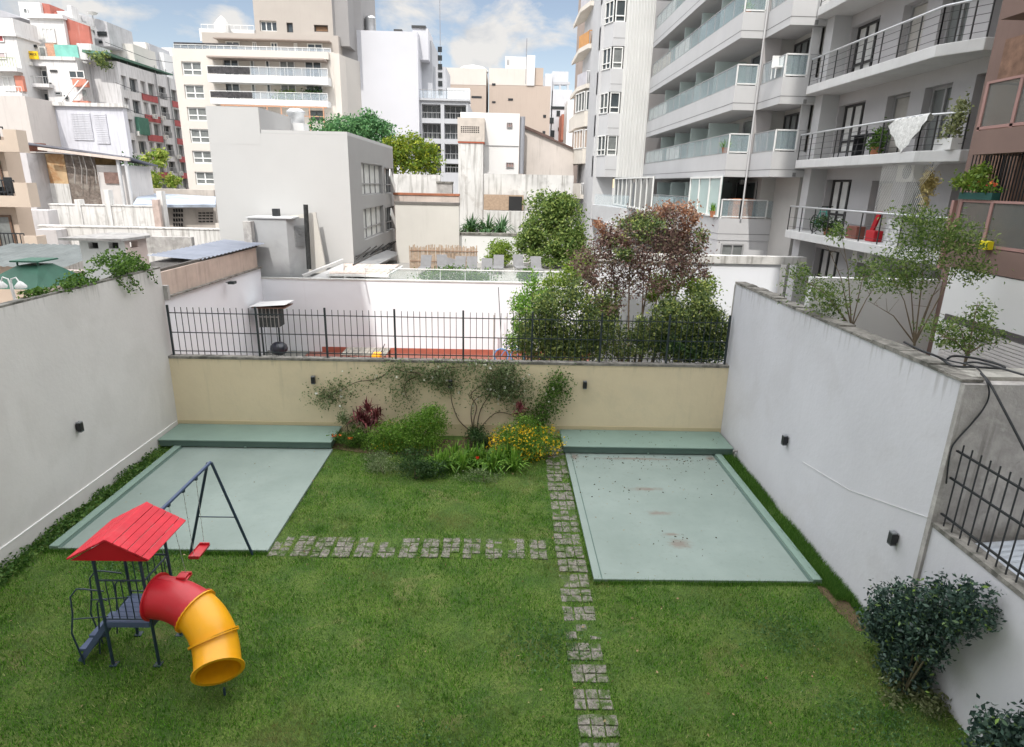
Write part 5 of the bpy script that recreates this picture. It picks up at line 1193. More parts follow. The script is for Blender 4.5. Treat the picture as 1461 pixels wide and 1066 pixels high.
q = at(1223, 325, 'x', SXN+.6); MB().box(SXN+.4, SXN+.7, q.y-.35, q.y+.3, FN[1], FN[1]+.42).build('brown_crate', S('brown_plastic', (.2, .08, .06), .6, .2, 5), None, 'reddish brown box on the floor of the lower slab balcony', 'box', bevel=.02)
q = at(1250, 320, 'x', SXN+.6); t = thing('red_toolbox', 'red upright toy shelf with a white mark behind the lower slab balcony rail', 'toy', (SXN+.6, q.y, FN[1]))
MB().box(SXN+.45, SXN+.75, q.y-.25, q.y+.25, FN[1], FN[1]+.35).build('base', redp, t, bevel=.03); MB().obox((SXN+.62, q.y+.05, FN[1]+.65), (.03, 0, 0), (0, .1, 0), (.03, -.08, .3)).build('back', redgab, t)
q = at(1283, 320, 'x', SXN+.6); MB().box(SXN+.4, SXN+.8, q.y-.4, q.y+.3, FN[1], FN[1]+.75).build('drying_rack', S('pale_cloth', (.55, .55, .55), .9, .4, 9), None, 'pale folded laundry rack on the lower slab balcony near the net', 'rack')
q = at(1320, 275, 'x', SXN+.2); t = thing('hanging_basket', 'yellow dried hanging basket inside the safety net', 'basket', (SXN+.25, q.y, q.z))
leaf_obj('dried_stems', leaf_arrays(clumps([(SXN+.25, q.y, q.z, .12, .22, .5), (SXN+.25, q.y, q.z+.35, .14, .25, .2)], 900, .3), .1, .35, 0, .5), 4, LEAF('straw', [(0, (.3, .24, .08)), (1, (.6, .5, .22))]), t)
MB().tube([(SXN+.25, q.y, q.z), (SXN+.25, q.y, FN[2]-.3)], .01, 4).build('cord', blackiron, t)
# dark furniture on the upper slab balcony
q = at(1235, 200, 'x', SXN+.6); t = thing('garden_table_set', 'dark metal garden table with stacked chairs behind the upper balcony rail', 'furniture', (SXN+.7, q.y, FN[2]))
MB().box(SXN+.4, SXN+1.0, q.y-.6, q.y+.6, FN[2]+.66, FN[2]+.7).build('table_top', blackiron, t)
for dy in (-.55, .55): MB().box(SXN+.5, SXN+.9, q.y+dy-.02, q.y+dy+.02, FN[2], FN[2]+.66).build('leg', blackiron, t)
for dy in (-1.1, 1.2, .1): MB().tube([(SXN+.5+.02, q.y+dy-.25, FN[2]), (SXN+.55, q.y+dy-.22, FN[2]+.8), (SXN+.55, q.y+dy+.22, FN[2]+.8), (SXN+.5, q.y+dy+.25, FN[2])], .02, 6).build('chair_frame', blackiron, t)
# lower yard: white walls below the slabs
wallbox('yard_white_wall', 'white sunlit yard wall seen through the saplings behind the right garden wall', 1150, 398, 1345, 520, 16.2, .25, white, zb=0)
# --- brown building at the far right
BR = thing('brown_building', 'brown building with pinkish framed glass balconies at the right photo edge', 'building', (11.5, 13, 0))
brn = S('brown_paint', (.2, .135, .115), .85, .08, 1, streak=.2, scol=(.12, .08, .07), bump=.1); pink = S('pinkish_brown_metal', (.34, .2, .18), .6, .08, 2); BX = 10.45; by1 = 15.15
MB().box(BX+1.2, 22, 8.5, 16.3, 0, 19).build('core', brn, BR)
bz2, bz1 = at(1420, 357, 'x', BX).z, at(1420, 184, 'x', BX).z
by1 = at(1366, 300, 'x', BX).y
MB().box(BX+.02, BX+1.19, 8.5, 14.4, 0, bz2-.52).build('lower_wall', white, BR)
for i, zf in enumerate((bz2, bz1, bz1+2.7, bz1+5.4)):
    MB().box(BX, BX+1.19, 8.5, by1, zf-.5, zf).build('balcony_slab', brn, BR)
    f_ = MB()
    for y in (by1-.03, 13.6, 12.1, 10.6, 9.1): f_.box(BX+.02, BX+.08, y-.04, y+.04, zf, zf+.95)
    f_.box(BX+.015, BX+.085, 8.5, by1, zf+.95, zf+1.0); f_.box(BX+.02, BX+.08, 8.5, by1, zf+.02, zf+.08); f_.box(BX+.06, BX+1.1, by1-.06, by1+.003, zf+.94, zf+.99)
    ro = f_.build('rail_frame', pink, BR); MB().box(BX+.045, BX+.055, 8.5, by1-.06, zf+.08, zf+.95).build('pane', CLEAR('smoky_glass', (.16, .17, .16), .55), ro)
    window(BR, (BX+1.19, 0, 0), UY, -UX, 9.2, 12.6, zf, zf+1.9, -.03, frd, glass, cols=3, name='balcony_door')
    MB().box(BX+1.12, BX+1.18, 13.6, 15.8, zf, zf+2.1).build('shutter', S('brown_slats', (.22, .13, .09), .8, .3, 5, bump=.3), BR)
# vertical bar screen
m = MB(); zf = bz2
for i in range(22): y = by1-.1-i*.085; m.box(BX+.3, BX+.32, y, y+.018, zf+.9, zf+2.2)
for i in range(14): x = BX+.1+i*.08; m.box(x, x+.018, by1+.02, by1+.04, zf+1.0, zf+2.2)
m.build('bar_screen', blackiron, BR)
# pinkish support post
MB().bar((BX-.02, by1+.12, bz2-.6), (BX-.02, by1+.12, bz2+.98), .09).build('post', pink, BR)
t = thing('flower_planter', 'row of flower pots with red and yellow flowers on the brown balcony rail', 'planter', (BX, 14.3, bz2+1.0)); q = at(1400, 292, 'x', BX)
MB().box(BX-.02, BX+.16, 13.6, 14.6, bz2+1.01, bz2+1.16).build('planter_box', S('dark_green_planter', (.02, .08, .07), .6, .1, 4), t)
leaf_obj('foliage', leaf_arrays(clumps([(BX+.05, 14.1, bz2+1.25, .14, .5, .14)], 500, .3), .07, .5), 4, Lbright, t); flowers(t, [(BX, 13.6+.12*i, bz2+1.33+.05*math.sin(i*2)) for i in range(9)], .07, LEAF('petal_pink', [(0, (.6, .05, .08)), (1, (.8, .25, .05))], .2))
q = at(1385, 252, 'x', BX); t = thing('hanging_plant', 'yellow green bushy plant hanging on the bar screen of the brown building', 'hanging plant', tuple(q))
leaf_obj('foliage', leaf_arrays(clumps([(q.x, q.y, q.z, .2, .4, .25)], 800, .3), .09, .5), 4, Llime, t)
q = at(1412, 352, 'x', BX); MB().box(BX-.16, BX-.01, q.y-.12, q.y+.12, q.z-.06, q.z+.12).build('yellow_box', S('bright_yellow', (.7, .6, .02), .5, .05, 2), None, 'small bright yellow box on the edge of the brown balcony', 'box', bevel=.01)
# white slat shutter at the lower right
t = thing('white_shutter_wall', 'wall of white horizontal slats under the brown building', 'shutter', (BX, 12, 3))
m = MB()
for i in range(34): z = 2.6+i*.075; m.box(BX-.03, BX+.0, 9.6, 14.1, z, z+.062)
m.build('slats', S('white_slats', (.6, .57, .55), .8, .05, 2), t); MB().box(BX-.035, BX+.01, 9.6, 14.15, 5.16, 5.3).build('head_box', S('dark_head_box', (.1, .09, .09), .7, .1, 2), t)
# ------------------------------------------------------------------ distant buildings
def fb(l, t_, r, b_, y):
    """x0, x1, z0, z1 of a camera facing rectangle standing at real depth y"""
    m_ = (l+r)/2; n_ = (t_+b_)/2
    return at(l, n_, 'y', y).x, at(r, n_, 'y', y).x, at(m_, b_, 'y', y).z, at(m_, t_, 'y', y).z
def fbox(mb, l, t_, r, b_, y, depth, off=0.):
    x0, x1, z0, z1 = fb(l, t_, r, b_, y); mb.box(x0, x1, y-off, y+depth, z0, z1); return x0, x1, z0, z1
def rail_f(x0, x1, y, z, h, n, mat, par, glassy=None, name='rail'):
    m = MB(); m.bar((x0, y, z+h), (x1, y, z+h), .06)
    for i in range(n+1): x = x0+(x1-x0)*i/n; m.bar((x, y, z), (x, y, z+h), .035)
    o = m.build(name, mat, par)
    if glassy: MB().box(x0, x1, y+.03, y+.045, z+.05, z+h-.05).build('glass', glassy, o)
    return o
# --- cream stepped building with terraces
CY = 85.
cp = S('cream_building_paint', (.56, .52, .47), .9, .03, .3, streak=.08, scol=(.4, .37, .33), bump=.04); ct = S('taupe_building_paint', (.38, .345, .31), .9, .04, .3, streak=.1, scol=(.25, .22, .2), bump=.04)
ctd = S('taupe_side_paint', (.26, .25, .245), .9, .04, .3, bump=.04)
CB = thing('cream_terraced_building', 'cream apartment building with long glass railed terraces and a column of six white windows', 'building', (-30, CY, 0))
x0, x1, z0, z1 = fb(259, 72, 472, 300, CY); xm = at(300, 150, 'y', CY).x; xr = at(478, 100, 'y', CY).x
rowsz = [(at(278, t_, 'y', CY).z, at(278, b_, 'y', CY).z) for t_, b_ in ((88, 108), (121, 141), (153, 172.5), (184, 204), (215, 233), (245, 263))]
ops = [(at(265+i*4.3, 100, 'y', CY).x-x0 if False else 1.0, 3.4, b_, t_) for i, (t_, b_) in enumerate(rowsz)]
W1 = xm-x0+2.2
fm_ = MB(); facade(fm_, (x0, CY, 0), UX, -UY, W1, 0, z1, ops, .3); fm_.build('front_wall', cp, CB)
MB().box(x0+.01, x1+1.5, CY+.35, CY+18, 0, z1-.02).build('core', cp, CB)
MB().poly((x0, CY, 0), (x0, CY+.36, 0), (x0, CY+.36, z1), (x0, CY, z1)).build('side_wall', cp, CB)
for o in ops: window(CB, (x0, CY, 0), UX, -UY, o[0], o[1], o[2], o[3], .26, frw, glassl, cols=2, rowat=.42, fr=.14)
# terraces on the right
T = [(336, 352, 350, 386, 470), (383, 398, 398, 418, 468)]
levels = [(96, 108, 297, 468), (131.5, 142, 301, 468)]
xe = at(468, 100, 'y', CY).x
MB().box(x0+W1, xe+.6, CY+.3, CY+.36, 0, z1-.5).build('recess_wall', cp, CB)
for k, (ra, sa, lft, rgt) in enumerate(levels):
    xa = at(lft, sa, 'y', CY-1.2).x; xb = at(rgt, sa, 'y', CY-1.2).x; zs = at(380, sa, 'y', CY-1.2).z; zr = at(380, ra, 'y', CY-1.2).z
    zb = at(380, sa+(11 if k == 0 else 8), 'y', CY-1.2).z
    MB().box(xa, xb, CY-1.4, CY+.29, zb, zs).build('terrace_slab', white, CB)
    rail_f(xa, xb, CY-1.3, zs, zr-zs, 14, frw, CB, CLEAR('terrace_glass', (.55, .62, .68), .25))
    MB().box(xa+.1, xa+5.2, CY-1.38, CY-1.34, zs+.1, zr-.1).build('dark_rail_screen', S('dark_screen', (.05, .048, .05), .8, .5, 4), CB)
    zt = at(380, 88 if k == 0 else 121, 'y', CY).z
    for i, (pa, pb) in enumerate(((318, 340), (356, 362), (378, 384), (398, 420), (434, 458))):
        a_, c_ = at(pa+k*2, ra, 'y', CY).x, at(pb+k*2, ra, 'y', CY).x
        window(CB, (0, CY+.3, 0), UX, -UY, a_, c_, zs, min(zt+.2, zs+2.1), -.03, frw, glass if i % 2 == 0 else glassl, cols=2 if pb-pa > 10 else 1, fr=.12, name='terrace_window')
    if k == 0: MB().box(at(303, 86, 'y', CY).x, xe, CY-1.6, CY+.29, at(380, 86.5, 'y', CY).z-.05, at(380, 86.5, 'y', CY).z+.12).build('awning_case', S('brownish_metal', (.3, .25, .22), .8, .1, 2), CB)
MB().box(at(296, 80, 'y', CY).x, xe+.2, CY-.25, CY+.34, at(380, 83, 'y', CY).z, z1-.001).build('top_band', cp, CB)
# top storey set back
tz0, tz1 = z1, at(380, 47, 'y', CY+2).z
MB().box(at(285, 50, 'y', CY+2).x, xr, CY+2.5, CY+18, tz0-.5, tz1).build('top_storey', ct, CB)
rail_f(x0+.2, xe+.4, CY+.3, z1, at(380, 66, 'y', CY).z-z1, 22, frw, CB, CLEAR('terrace_glass', (.55, .62, .68), .25))
MB().box(x0+.2, x0+8.2, CY+.36, CY+.4, z1+.05, z1+.75).build('dark_rail_screen', S('dark_screen', (.05, .048, .05), .8, .5, 4), CB)
for pa, pb in ((322, 342), (360, 366), (386, 396), (419, 424), (438, 460)): window(CB, (0, CY+2.5, 0), UX, -UY, at(pa, 60, 'y', CY+2.5).x, at(pb, 60, 'y', CY+2.5).x, z1+.1, at(380, 60.5, 'y', CY+2.5).z, -.04, frw, glass, cols=2, fr=.12, name='terrace_window')
MB().box(at(306, 58, 'y', CY+1.6).x, xe, CY+1.2, CY+2.49, at(380, 58.5, 'y', CY+2).z, at(380, 57, 'y', CY+2).z).build('awning_case', S('brownish_metal', (.3, .25, .22), .8, .1, 2), CB)
# tower
tx0, tx1 = at(362, 20, 'y', CY+3).x, at(474, 20, 'y', CY+3).x
tzw = at(410, 45, 'y', CY+3).z
fm_ = MB(); wops = []
for pa, pb, t_, b_ in ((371, 395, 30, 45), (409, 418, 32, 46), (448, 468, 34, 44)):
    wops.append((at(pa, 40, 'y', CY+3).x-tx0, at(pb, 40, 'y', CY+3).x-tx0, at(400, b_, 'y', CY+3).z, at(400, t_, 'y', CY+3).z))
facade(fm_, (tx0, CY+3, 0), UX, -UY, tx1-tx0, tz1-1, 44, wops, .4); fm_.build('tower_front', ct, CB)
for i, o in enumerate(wops): window(CB, (tx0, CY+3, 0), UX, -UY, *o, .36, frw if i == 0 else frd, glass if i != 2 else S('brown_blind', (.2, .12, .07), .8, .2, 3), cols=3 if i == 0 else 1, fr=.12)
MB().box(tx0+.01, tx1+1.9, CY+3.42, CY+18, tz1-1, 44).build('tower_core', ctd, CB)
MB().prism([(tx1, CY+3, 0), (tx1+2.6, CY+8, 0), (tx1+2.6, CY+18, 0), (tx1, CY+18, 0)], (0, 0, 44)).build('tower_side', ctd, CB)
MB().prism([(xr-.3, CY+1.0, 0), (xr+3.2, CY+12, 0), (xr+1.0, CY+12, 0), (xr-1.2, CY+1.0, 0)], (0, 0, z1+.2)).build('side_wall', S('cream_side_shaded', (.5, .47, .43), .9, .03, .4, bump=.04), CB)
rail_f(at(285, 47, 'y', CY+2).x, tx0, CY+2.6, tz1, .9, 8, frw, CB)
# lower scaffold terrace
zs = at(400, 186, 'y', 78).z
m = MB(); zt2 = at(400, 152, 'y', 78).z
for i in range(8): x = at(322+i*20, 165, 'y', 78).x; m.bar((x, 78, zs), (x, 78, zt2), .12)
m.bar((at(315, 151, 'y', 78).x, 78, zt2), (at(466, 151, 'y', 78).x, 78, zt2), .14); m.bar((at(370, 165, 'y', 78).x, 78, zs+1.6), (at(462, 165, 'y', 78).x, 78, zs+1.6), .08)
m.build('scaffold', S('orange_wood_frame', (.5, .28, .18), .8, .1, 3), CB)
MB().box(at(378, 175, 'y', 78.3).x, at(466, 175, 'y', 78.3).x, 78.3, CY+.2, 0, zs+.4).build('lower_terrace', white, CB)
window(CB, (0, CY+.3, 0), UX, -UY, at(440, 165, 'y', CY).x, at(462, 165, 'y', CY).x, at(450, 172, 'y', CY).z, at(450, 158, 'y', CY).z, -.04, frd, glass, cols=2, fr=.12)
for pa, t_, lbl, lm_ in ((408, 133, 'yellow green shrub on the lower long terrace of the cream building', Llime), (446, 132, 'dark green shrub on the lower long terrace of the cream building', Ldark)):
    q = at(pa, 138, 'y', CY-.4); p_ = thing('terrace_shrub', lbl, 'shrub', (q.x, CY-.4, q.z-.6)); leaf_obj('foliage', leaf_arrays(clumps([(q.x, CY-.5, q.z, 1.4, .5, .8)], 500, .3), .3, .5), 4, lm_, p_)
# roof gear on cream building
x0_, x1_, z0_, z1_ = fb(284, 37, 362, 47, CY+6); MB().box(x0_, x1_, CY+6, CY+10, z0_-1, z1_-.4).build('roof_room', white, CB)
q = at(317, 38, 'y', CY+5); MB().lathe((q.x, CY+5, q.z-1), [(.9, 0), (.95, 1.2), (.5, 1.8), (.1, 2.2)], 14).build('round_tank', S('pale_tank', (.6, .6, .58), .6, .05, 3), CB)
# --- white blank tower with rooftop tanks, grey balconies on its side
WY = 92.; x0, x1, z0, z1 = fb(487, 44, 598, 300, WY)
WB = thing('white_blank_building', 'tall white windowless building with two steel tanks on its roof', 'building', ((x0+x1)/2, WY, 0))
wb = S('blank_white_render', (.52, .52, .545), .9, .03, .15, streak=.12, scol=(.5, .5, .52), sthr=.6, bump=.03)
MB().box(x0, x1, WY, WY+22, 0, z1).build('front_wall', wb, WB)
xa, xb = at(567, 50, 'y', WY).x, x1
MB().box(x1-.9, x1+1.2, WY+2, WY+8, z1-3, at(590, 41, 'y', WY).z+.5).build('stair_tower', wb, WB)
MB().box(xa-.6, xa+1.2, WY+1.5, WY+4, z1, at(575, 42, 'y', WY).z).build('roof_block', wb, WB)
MB().box(xa-.7, xa+.4, WY+1.4, WY+4, at(575, 42, 'y', WY).z, at(575, 42, 'y', WY).z+.3).build('roof_cap', frd, WB)
MB().box(x1-1, x1+.9, WY+1.8, WY+6, at(590, 41, 'y', WY).z+.5, at(590, 41, 'y', WY).z+.8).build('roof_cap', frd, WB)
stl = S('stainless_tank', (.5, .51, .52), .35, .1, 2, metal=.8, bump=.02)
for px_, lb_ in ((512, 'stainless steel water tank on the white blank building, left one of the pair'), (529, 'stainless steel water tank on the white blank building, right one of the pair')):
    q = at(px_, 43, 'y', WY+3); r = .72*1.0
    tk = thing('water_tank', lb_, 'water tank', (q.x, WY+3, z1), 'steel water tanks on the white building')
    h = at(px_, 22, 'y', WY+3).z-z1; pr2 = [(r, .4)]
    for i in range(8): a_ = .4+(h-.7)*i/8; pr2 += [(r*1.04, a_+.05), (r*.98, a_+(h-.7)/8)]
    MB().lathe((q.x, WY+3, z1), pr2+[(r*.7, h-.1), (.1, h)], 20).build('tank', stl, tk); m = MB()
    for k in range(3): m.bar((q.x+.5*math.cos(k*2.1), WY+3+.5*math.sin(k*2.1), z1), (q.x+.5*math.cos(k*2.1), WY+3+.5*math.sin(k*2.1), z1+.45), .08)
    m.build('legs', blackiron, tk)
# grey balcony building right of it
gy = 93.
GBL = thing('grey_balcony_building', 'grey building with dark deep balconies and glazed roof terrace beside the white blank building', 'building', (at(635, 200, 'y', gy).x, gy, 0))
gp = S('mid_grey_paint', (.42, .425, .44), .9, .05, .4, streak=.15, bump=.04)
x0, x1, z0, z1 = fb(600, 144, 668, 300, gy)
ops = []; 
for t_, b_ in ((149, 169), (176, 198), (205, 227), (233, 246)):
    za, zb = at(625, t_, 'y', gy).z, at(625, b_, 'y', gy).z
    ops += [(.3, at(629, 190, 'y', gy).x-x0, zb, za), (at(634, 190, 'y', gy).x-x0, x1-x0-.3, zb, za)]
fm_ = MB(); facade(fm_, (x0, gy, 0), UX, -UY, x1-x0, 0, z1, ops, 1.3); fm_.build('front_wall', gp, GBL)
MB().box(x0+.01, x1, gy+1.6, gy+16, 0, z1-.02).build('core', gp, GBL); MB().poly((x1, gy, 0), (x1, gy+1.61, 0), (x1, gy+1.61, z1), (x1, gy, z1)).build('side_wall', gp, GBL)
for i, o in enumerate(ops):
    window(GBL, (x0, gy, 0), UX, -UY, o[0], o[1], o[2], o[3], 1.26, frg, glassd if i % 3 else glass, cols=4, fr=.1, name='balcony_door')
    rail_f(x0+o[0], x0+o[1], gy+.1, o[2], .75, 8, frg, GBL)
MB().box(x0, x1+.2, gy-.3, gy+3, z1, z1+.25).build('roof_slab', gp, GBL)
rail_f(x0, x1, gy-.1, z1+.25, 1.1, 12, frg, GBL, CLEAR('terrace_glass', (.55, .62, .68), .25))
MB().box(at(638, 140, 'y', gy+4).x, x1, gy+4, gy+6, z1, z1+2.2).build('roof_wall', white, GBL)
m = MB(); fbx = fb(606, 58, 626, 140, gy+3); m.box(fbx[0]-.6, fbx[1]-.9, gy+3, gy+12, fbx[2], fbx[3]); m.build('lift_tower', gp, GBL)
MB().box(fbx[1]-.9, fbx[1]+.9, gy+4, gy+12, fbx[2], at(620, 95, 'y', gy+4).z).build('lower_tower', gp, GBL)
for k in range(6): MB().box(fbx[1]-.2+.0, fbx[1]+.4, gy+3.9, gy+3.98, fbx[2]+.6+k*1.1, fbx[2]+1.3+k*1.1).build('slot_window', glassd, GBL)
# --- beige twin blocks
by = 112.
lt = S('light_beige_render', (.58, .53, .48), .9, .04, .25, streak=.3, scol=(.42, .38, .34), sthr=.55, bump=.03); dk = S('tan_render', (.42, .345, .29), .9, .03, .25, streak=.08, bump=.03)
BB = thing('beige_block', 'two tone beige windowless block, wide one left of the narrow shadow gap', 'building', (at(660, 150, 'y', by).x, by, 0))
x0, x1, z0, z1 = fb(624, 97, 693, 300, by); zc = at(660, 121, 'y', by).z
MB().box(x0, x1, by, by+15, 0, zc).build('tan_wall', dk, BB); MB().box(x0, x1, by-.03, by+15, zc+.001, z1).build('pale_band', lt, BB)
x, _, z, _ = fb(677, 143, 680, 140, by); MB().box(x-.5, x+1.2, by-.06, by-.01, z, z+.3).build('vent', blackiron, BB)
q = at(675, 94, 'y', by+4); MB().lathe((q.x, by+4, z1), [(2.6, 0), (2.6, .3), (1.8, .8), (.3, 1.1)], 18).build('roof_dome', S('pale_tank', (.6, .6, .58), .6, .05, 3), BB)
BB2 = thing('beige_block', 'two tone beige windowless block with a white stair box on its roof', 'building', (at(740, 150, 'y', by).x, by, 0))
x0, x1, z0, z1 = fb(697, 98, 764, 300, by+1); xR = at(785, 150, 'y', by+1).x; zc = at(740, 122, 'y', by+1).z; zd = at(700, 125, 'y', by+1).z
MB().box(x0, xR, by+1, by+16, 0, zc).build('tan_wall', dk, BB2); MB().box(x0, x1-.8, by+.97, by+16, zc+.001, z1).build('pale_band', lt, BB2)
for l, t_, r, b_ in ((702, 119, 707, 122), (702, 144.5, 707, 147), (725, 140.5, 732, 143.5), (775, 164, 779, 168), (774, 187, 778, 191)):
    a_, c_, zb, za = fb(l, t_, r, b_, by+1); MB().box(a_, c_, by+.92, by+.99, zb, za).build('vent', blackiron, BB2)
m = MB(); a_, c_, zb, za = fb(721, 81, 752, 97, by+3); m.box(a_, c_, by+3, by+9, zb-1, za); m.build('stair_box', white, BB2)
a_, c_, zb, za = fb(752, 79, 763, 122, by+.8); MB().box(a_, c_, by+.8, by+6, zb, za).build('white_shaft', white, BB2)
a_, c_, zb, za = fb(763, 97, 775, 122, by+2); MB().box(a_, c_, by+2, by+6, zb, za).build('beige_shaft', dk, BB2)
a_, c_, zb, za = fb(723, 85, 727, 93, by+3); MB().box(a_, c_, by+2.92, by+2.99, zb, za).build('vent', frg, BB2)
# masts
for px_, t_, b_, y, lbl in ((628.5, 0, 96, 140, 'very thin tall radio mast behind the beige block'), (751, 55, 82, 113, 'short thin antenna on the white stair box'), (166, 35, 170, 130, 'thin tall antenna mast behind the old white apartment roofs')):
    a_ = at(px_, t_, 'y', y); c_ = at(px_, b_, 'y', y); MB().tube([(c_.x, y, c_.z-4), (c_.x, y, a_.z+(4 if t_ == 0 else 0))], .07, 5).build('antenna', S('mast_grey', (.25, .25, .27), .6, .1, 1), None, lbl, 'antenna')
# water tank structure far
ty_ = 130.; t = thing('rooftop_tank_building', 'pale grey distant building with a raised water tank above its roof', 'building', (at(800, 180, 'y', ty_).x, ty_, 0))
gpl = S('distant_pale_grey', (.5, .51, .53), .9, .06, .3, streak=.2, bump=.03)
for l, t_1, r, b_ in ((776, 105, 786, 230), (787, 128, 814, 240)): fbox(m := MB(), l, t_1, r, b_, ty_, 8); m.build('wall', gpl, t)
fbox(m := MB(), 788, 102, 811, 118, ty_+1, 4); m.build('tank', gpl, t)
m = MB()
for px_ in (789, 799, 810): a_ = at(px_, 118, 'y', ty_+1); c_ = at(px_, 130, 'y', ty_+1); m.bar(a_, c_, .4)
m.bar(at(786, 119, 'y', ty_+1), at(813, 119, 'y', ty_+1), .5); m.build('tank_frame', gp, t)
for l, t_1, r, b_ in ((786, 152, 812, 156), (794, 158, 799, 166), (796, 182, 801, 187), (784, 168, 790, 176), (785, 186, 791, 196)): a_, c_, zb, za = fb(l, t_1, r, b_, ty_); MB().box(a_, c_, ty_-.1, ty_-.01, zb, za).build('window', glassd, t)
fbox(m := MB(), 801, 163, 808, 200, 124, 6); m.build('brick_house', S('distant_brick', (.4, .16, .11), .9, .1, 1), None, 'narrow strip of red brick wall seen between the beige block and the white wall', 'wall')
fbox(m := MB(), 808, 143, 824, 240, 118, 6); m.build('white_party_wall', white, None, 'narrow blank white wall just left of the old balconies', 'wall')
# --- white mid house with chimney tower
my = 50.; MH = thing('white_mid_house', 'white house wall with two small vents and a grey duct, behind the palm', 'house', (at(700, 200, 'y', my).x, my, 0))
m = MB(); x0, x1, z0, z1 = fb(657, 161, 740, 300, my+1.5); m.box(x0, x1, my+1.5, my+9, 0, z1); m.build('wall', S('bright_white_paint', (.68, .67, .66), .9, .02, .4, bump=.04), MH)
m = MB(); a_, c_, zb, za = fb(694, 208, 740, 208.6, my+1.4); m.box(a_, c_, my+1.45, my+1.49, zb, zb+.05); m.build('joint_line', frg, MH)
for l, t_1, r, b_ in ((723, 175, 731, 182), (722, 232, 733, 239)): a_, c_, zb, za = fb(l, t_1, r, b_, my+1.4); window(MH, (0, my+1.45, 0), UX, -UY, a_, c_, zb, za, -.0, frg, S('vent_red_grey', (.3, .2, .18), .8, .2, 5), cols=3, fr=.04, name='vent')
a_, c_, zb, za = fb(740, 166, 746, 248, my+1.6); MB().tube([((a_+c_)/2+.1, my+1.9, zb), ((a_+c_)/2+.1, my+1.9, za)], (c_-a_)/1.6, 14).build('duct', S('grey_duct', (.33, .34, .37), .5, .05, 1, metal=.3), MH)
MT = thing('chimney_tower', 'worn white square chimney tower with a concrete block grille near its top', 'tower', (at(672, 240, 'y', my).x, my, 0))
x0, x1, z0, z1 = fb(654, 168, 690, 330, my); zb_ = at(672, 202, 'y', my).z
MB().box(x0, x1-.05, my, my+1.49, 0, zb_).build('lower_shaft', stained, MT)
gr = S('beige_grille_block', (.5, .45, .4), .9, .1, 2, streak=.3, bump=.2)
zg0, zg1 = at(672, 190, 'y', my).z, at(672, 180, 'y', my).z; gxa, gxb = at(658, 185, 'y', my).x, at(685, 185, 'y', my).x
ops = []
for i in range(9):
    for j in range(4):
        w = (gxb-gxa)/9; h = (zg1-zg0)/4; ops.append((gxa-x0+i*w+.03, gxa-x0+(i+1)*w-.02, zg0+j*h+.02, zg0+(j+1)*h-.02))
fm_ = MB(); facade(fm_, (x0-.05, my-.06, 0), UX, -UY, x1-x0+.1, zb_, z1, ops, .2); fm_.box(x0-.05, x1+.05, my+.15, my+1.48, zb_, z1-.001); fm_.build('grille_top', gr, MT)
MB().box(x0, x1, my+.13, my+.145, zb_+.1, z1-.1).build('dark_inside', S('dark_void', (.03, .03, .03), .9, .1, 1), MT)
MB().box(x0-.03, x1+.03, my-.05, my+1.4, zb_-.12, zb_-.002).build('brick_course', S('brick_red', (.35, .1, .06), .9, .15, 6), MT)
# gable wall
a_ = [at(*p, 'y', 53) for p in ((748, 183), (818, 212), (818, 260), (748, 252))]
GW = MB().prism(a_, (0, 3, 0)).build('gable_wall', S('stained_beige_plaster', (.55, .5, .46), .92, .08, .5, streak=.5, scol=(.3, .27, .24), bump=.1), None, 'stained beige gable wall with a sloping dark edge left of the old balconies', 'wall')
m = MB(); m.bar(at(748, 181, 'y', 52.9), at(790, 199, 'y', 52.9), .22, .2); m.bar(at(788, 199, 'y', 52.9), at(818, 212, 'y', 52.9), .2, .12); m.build('roof_edge', S('brown_roof_edge', (.12, .08, .07), .9, .2, 2), GW)
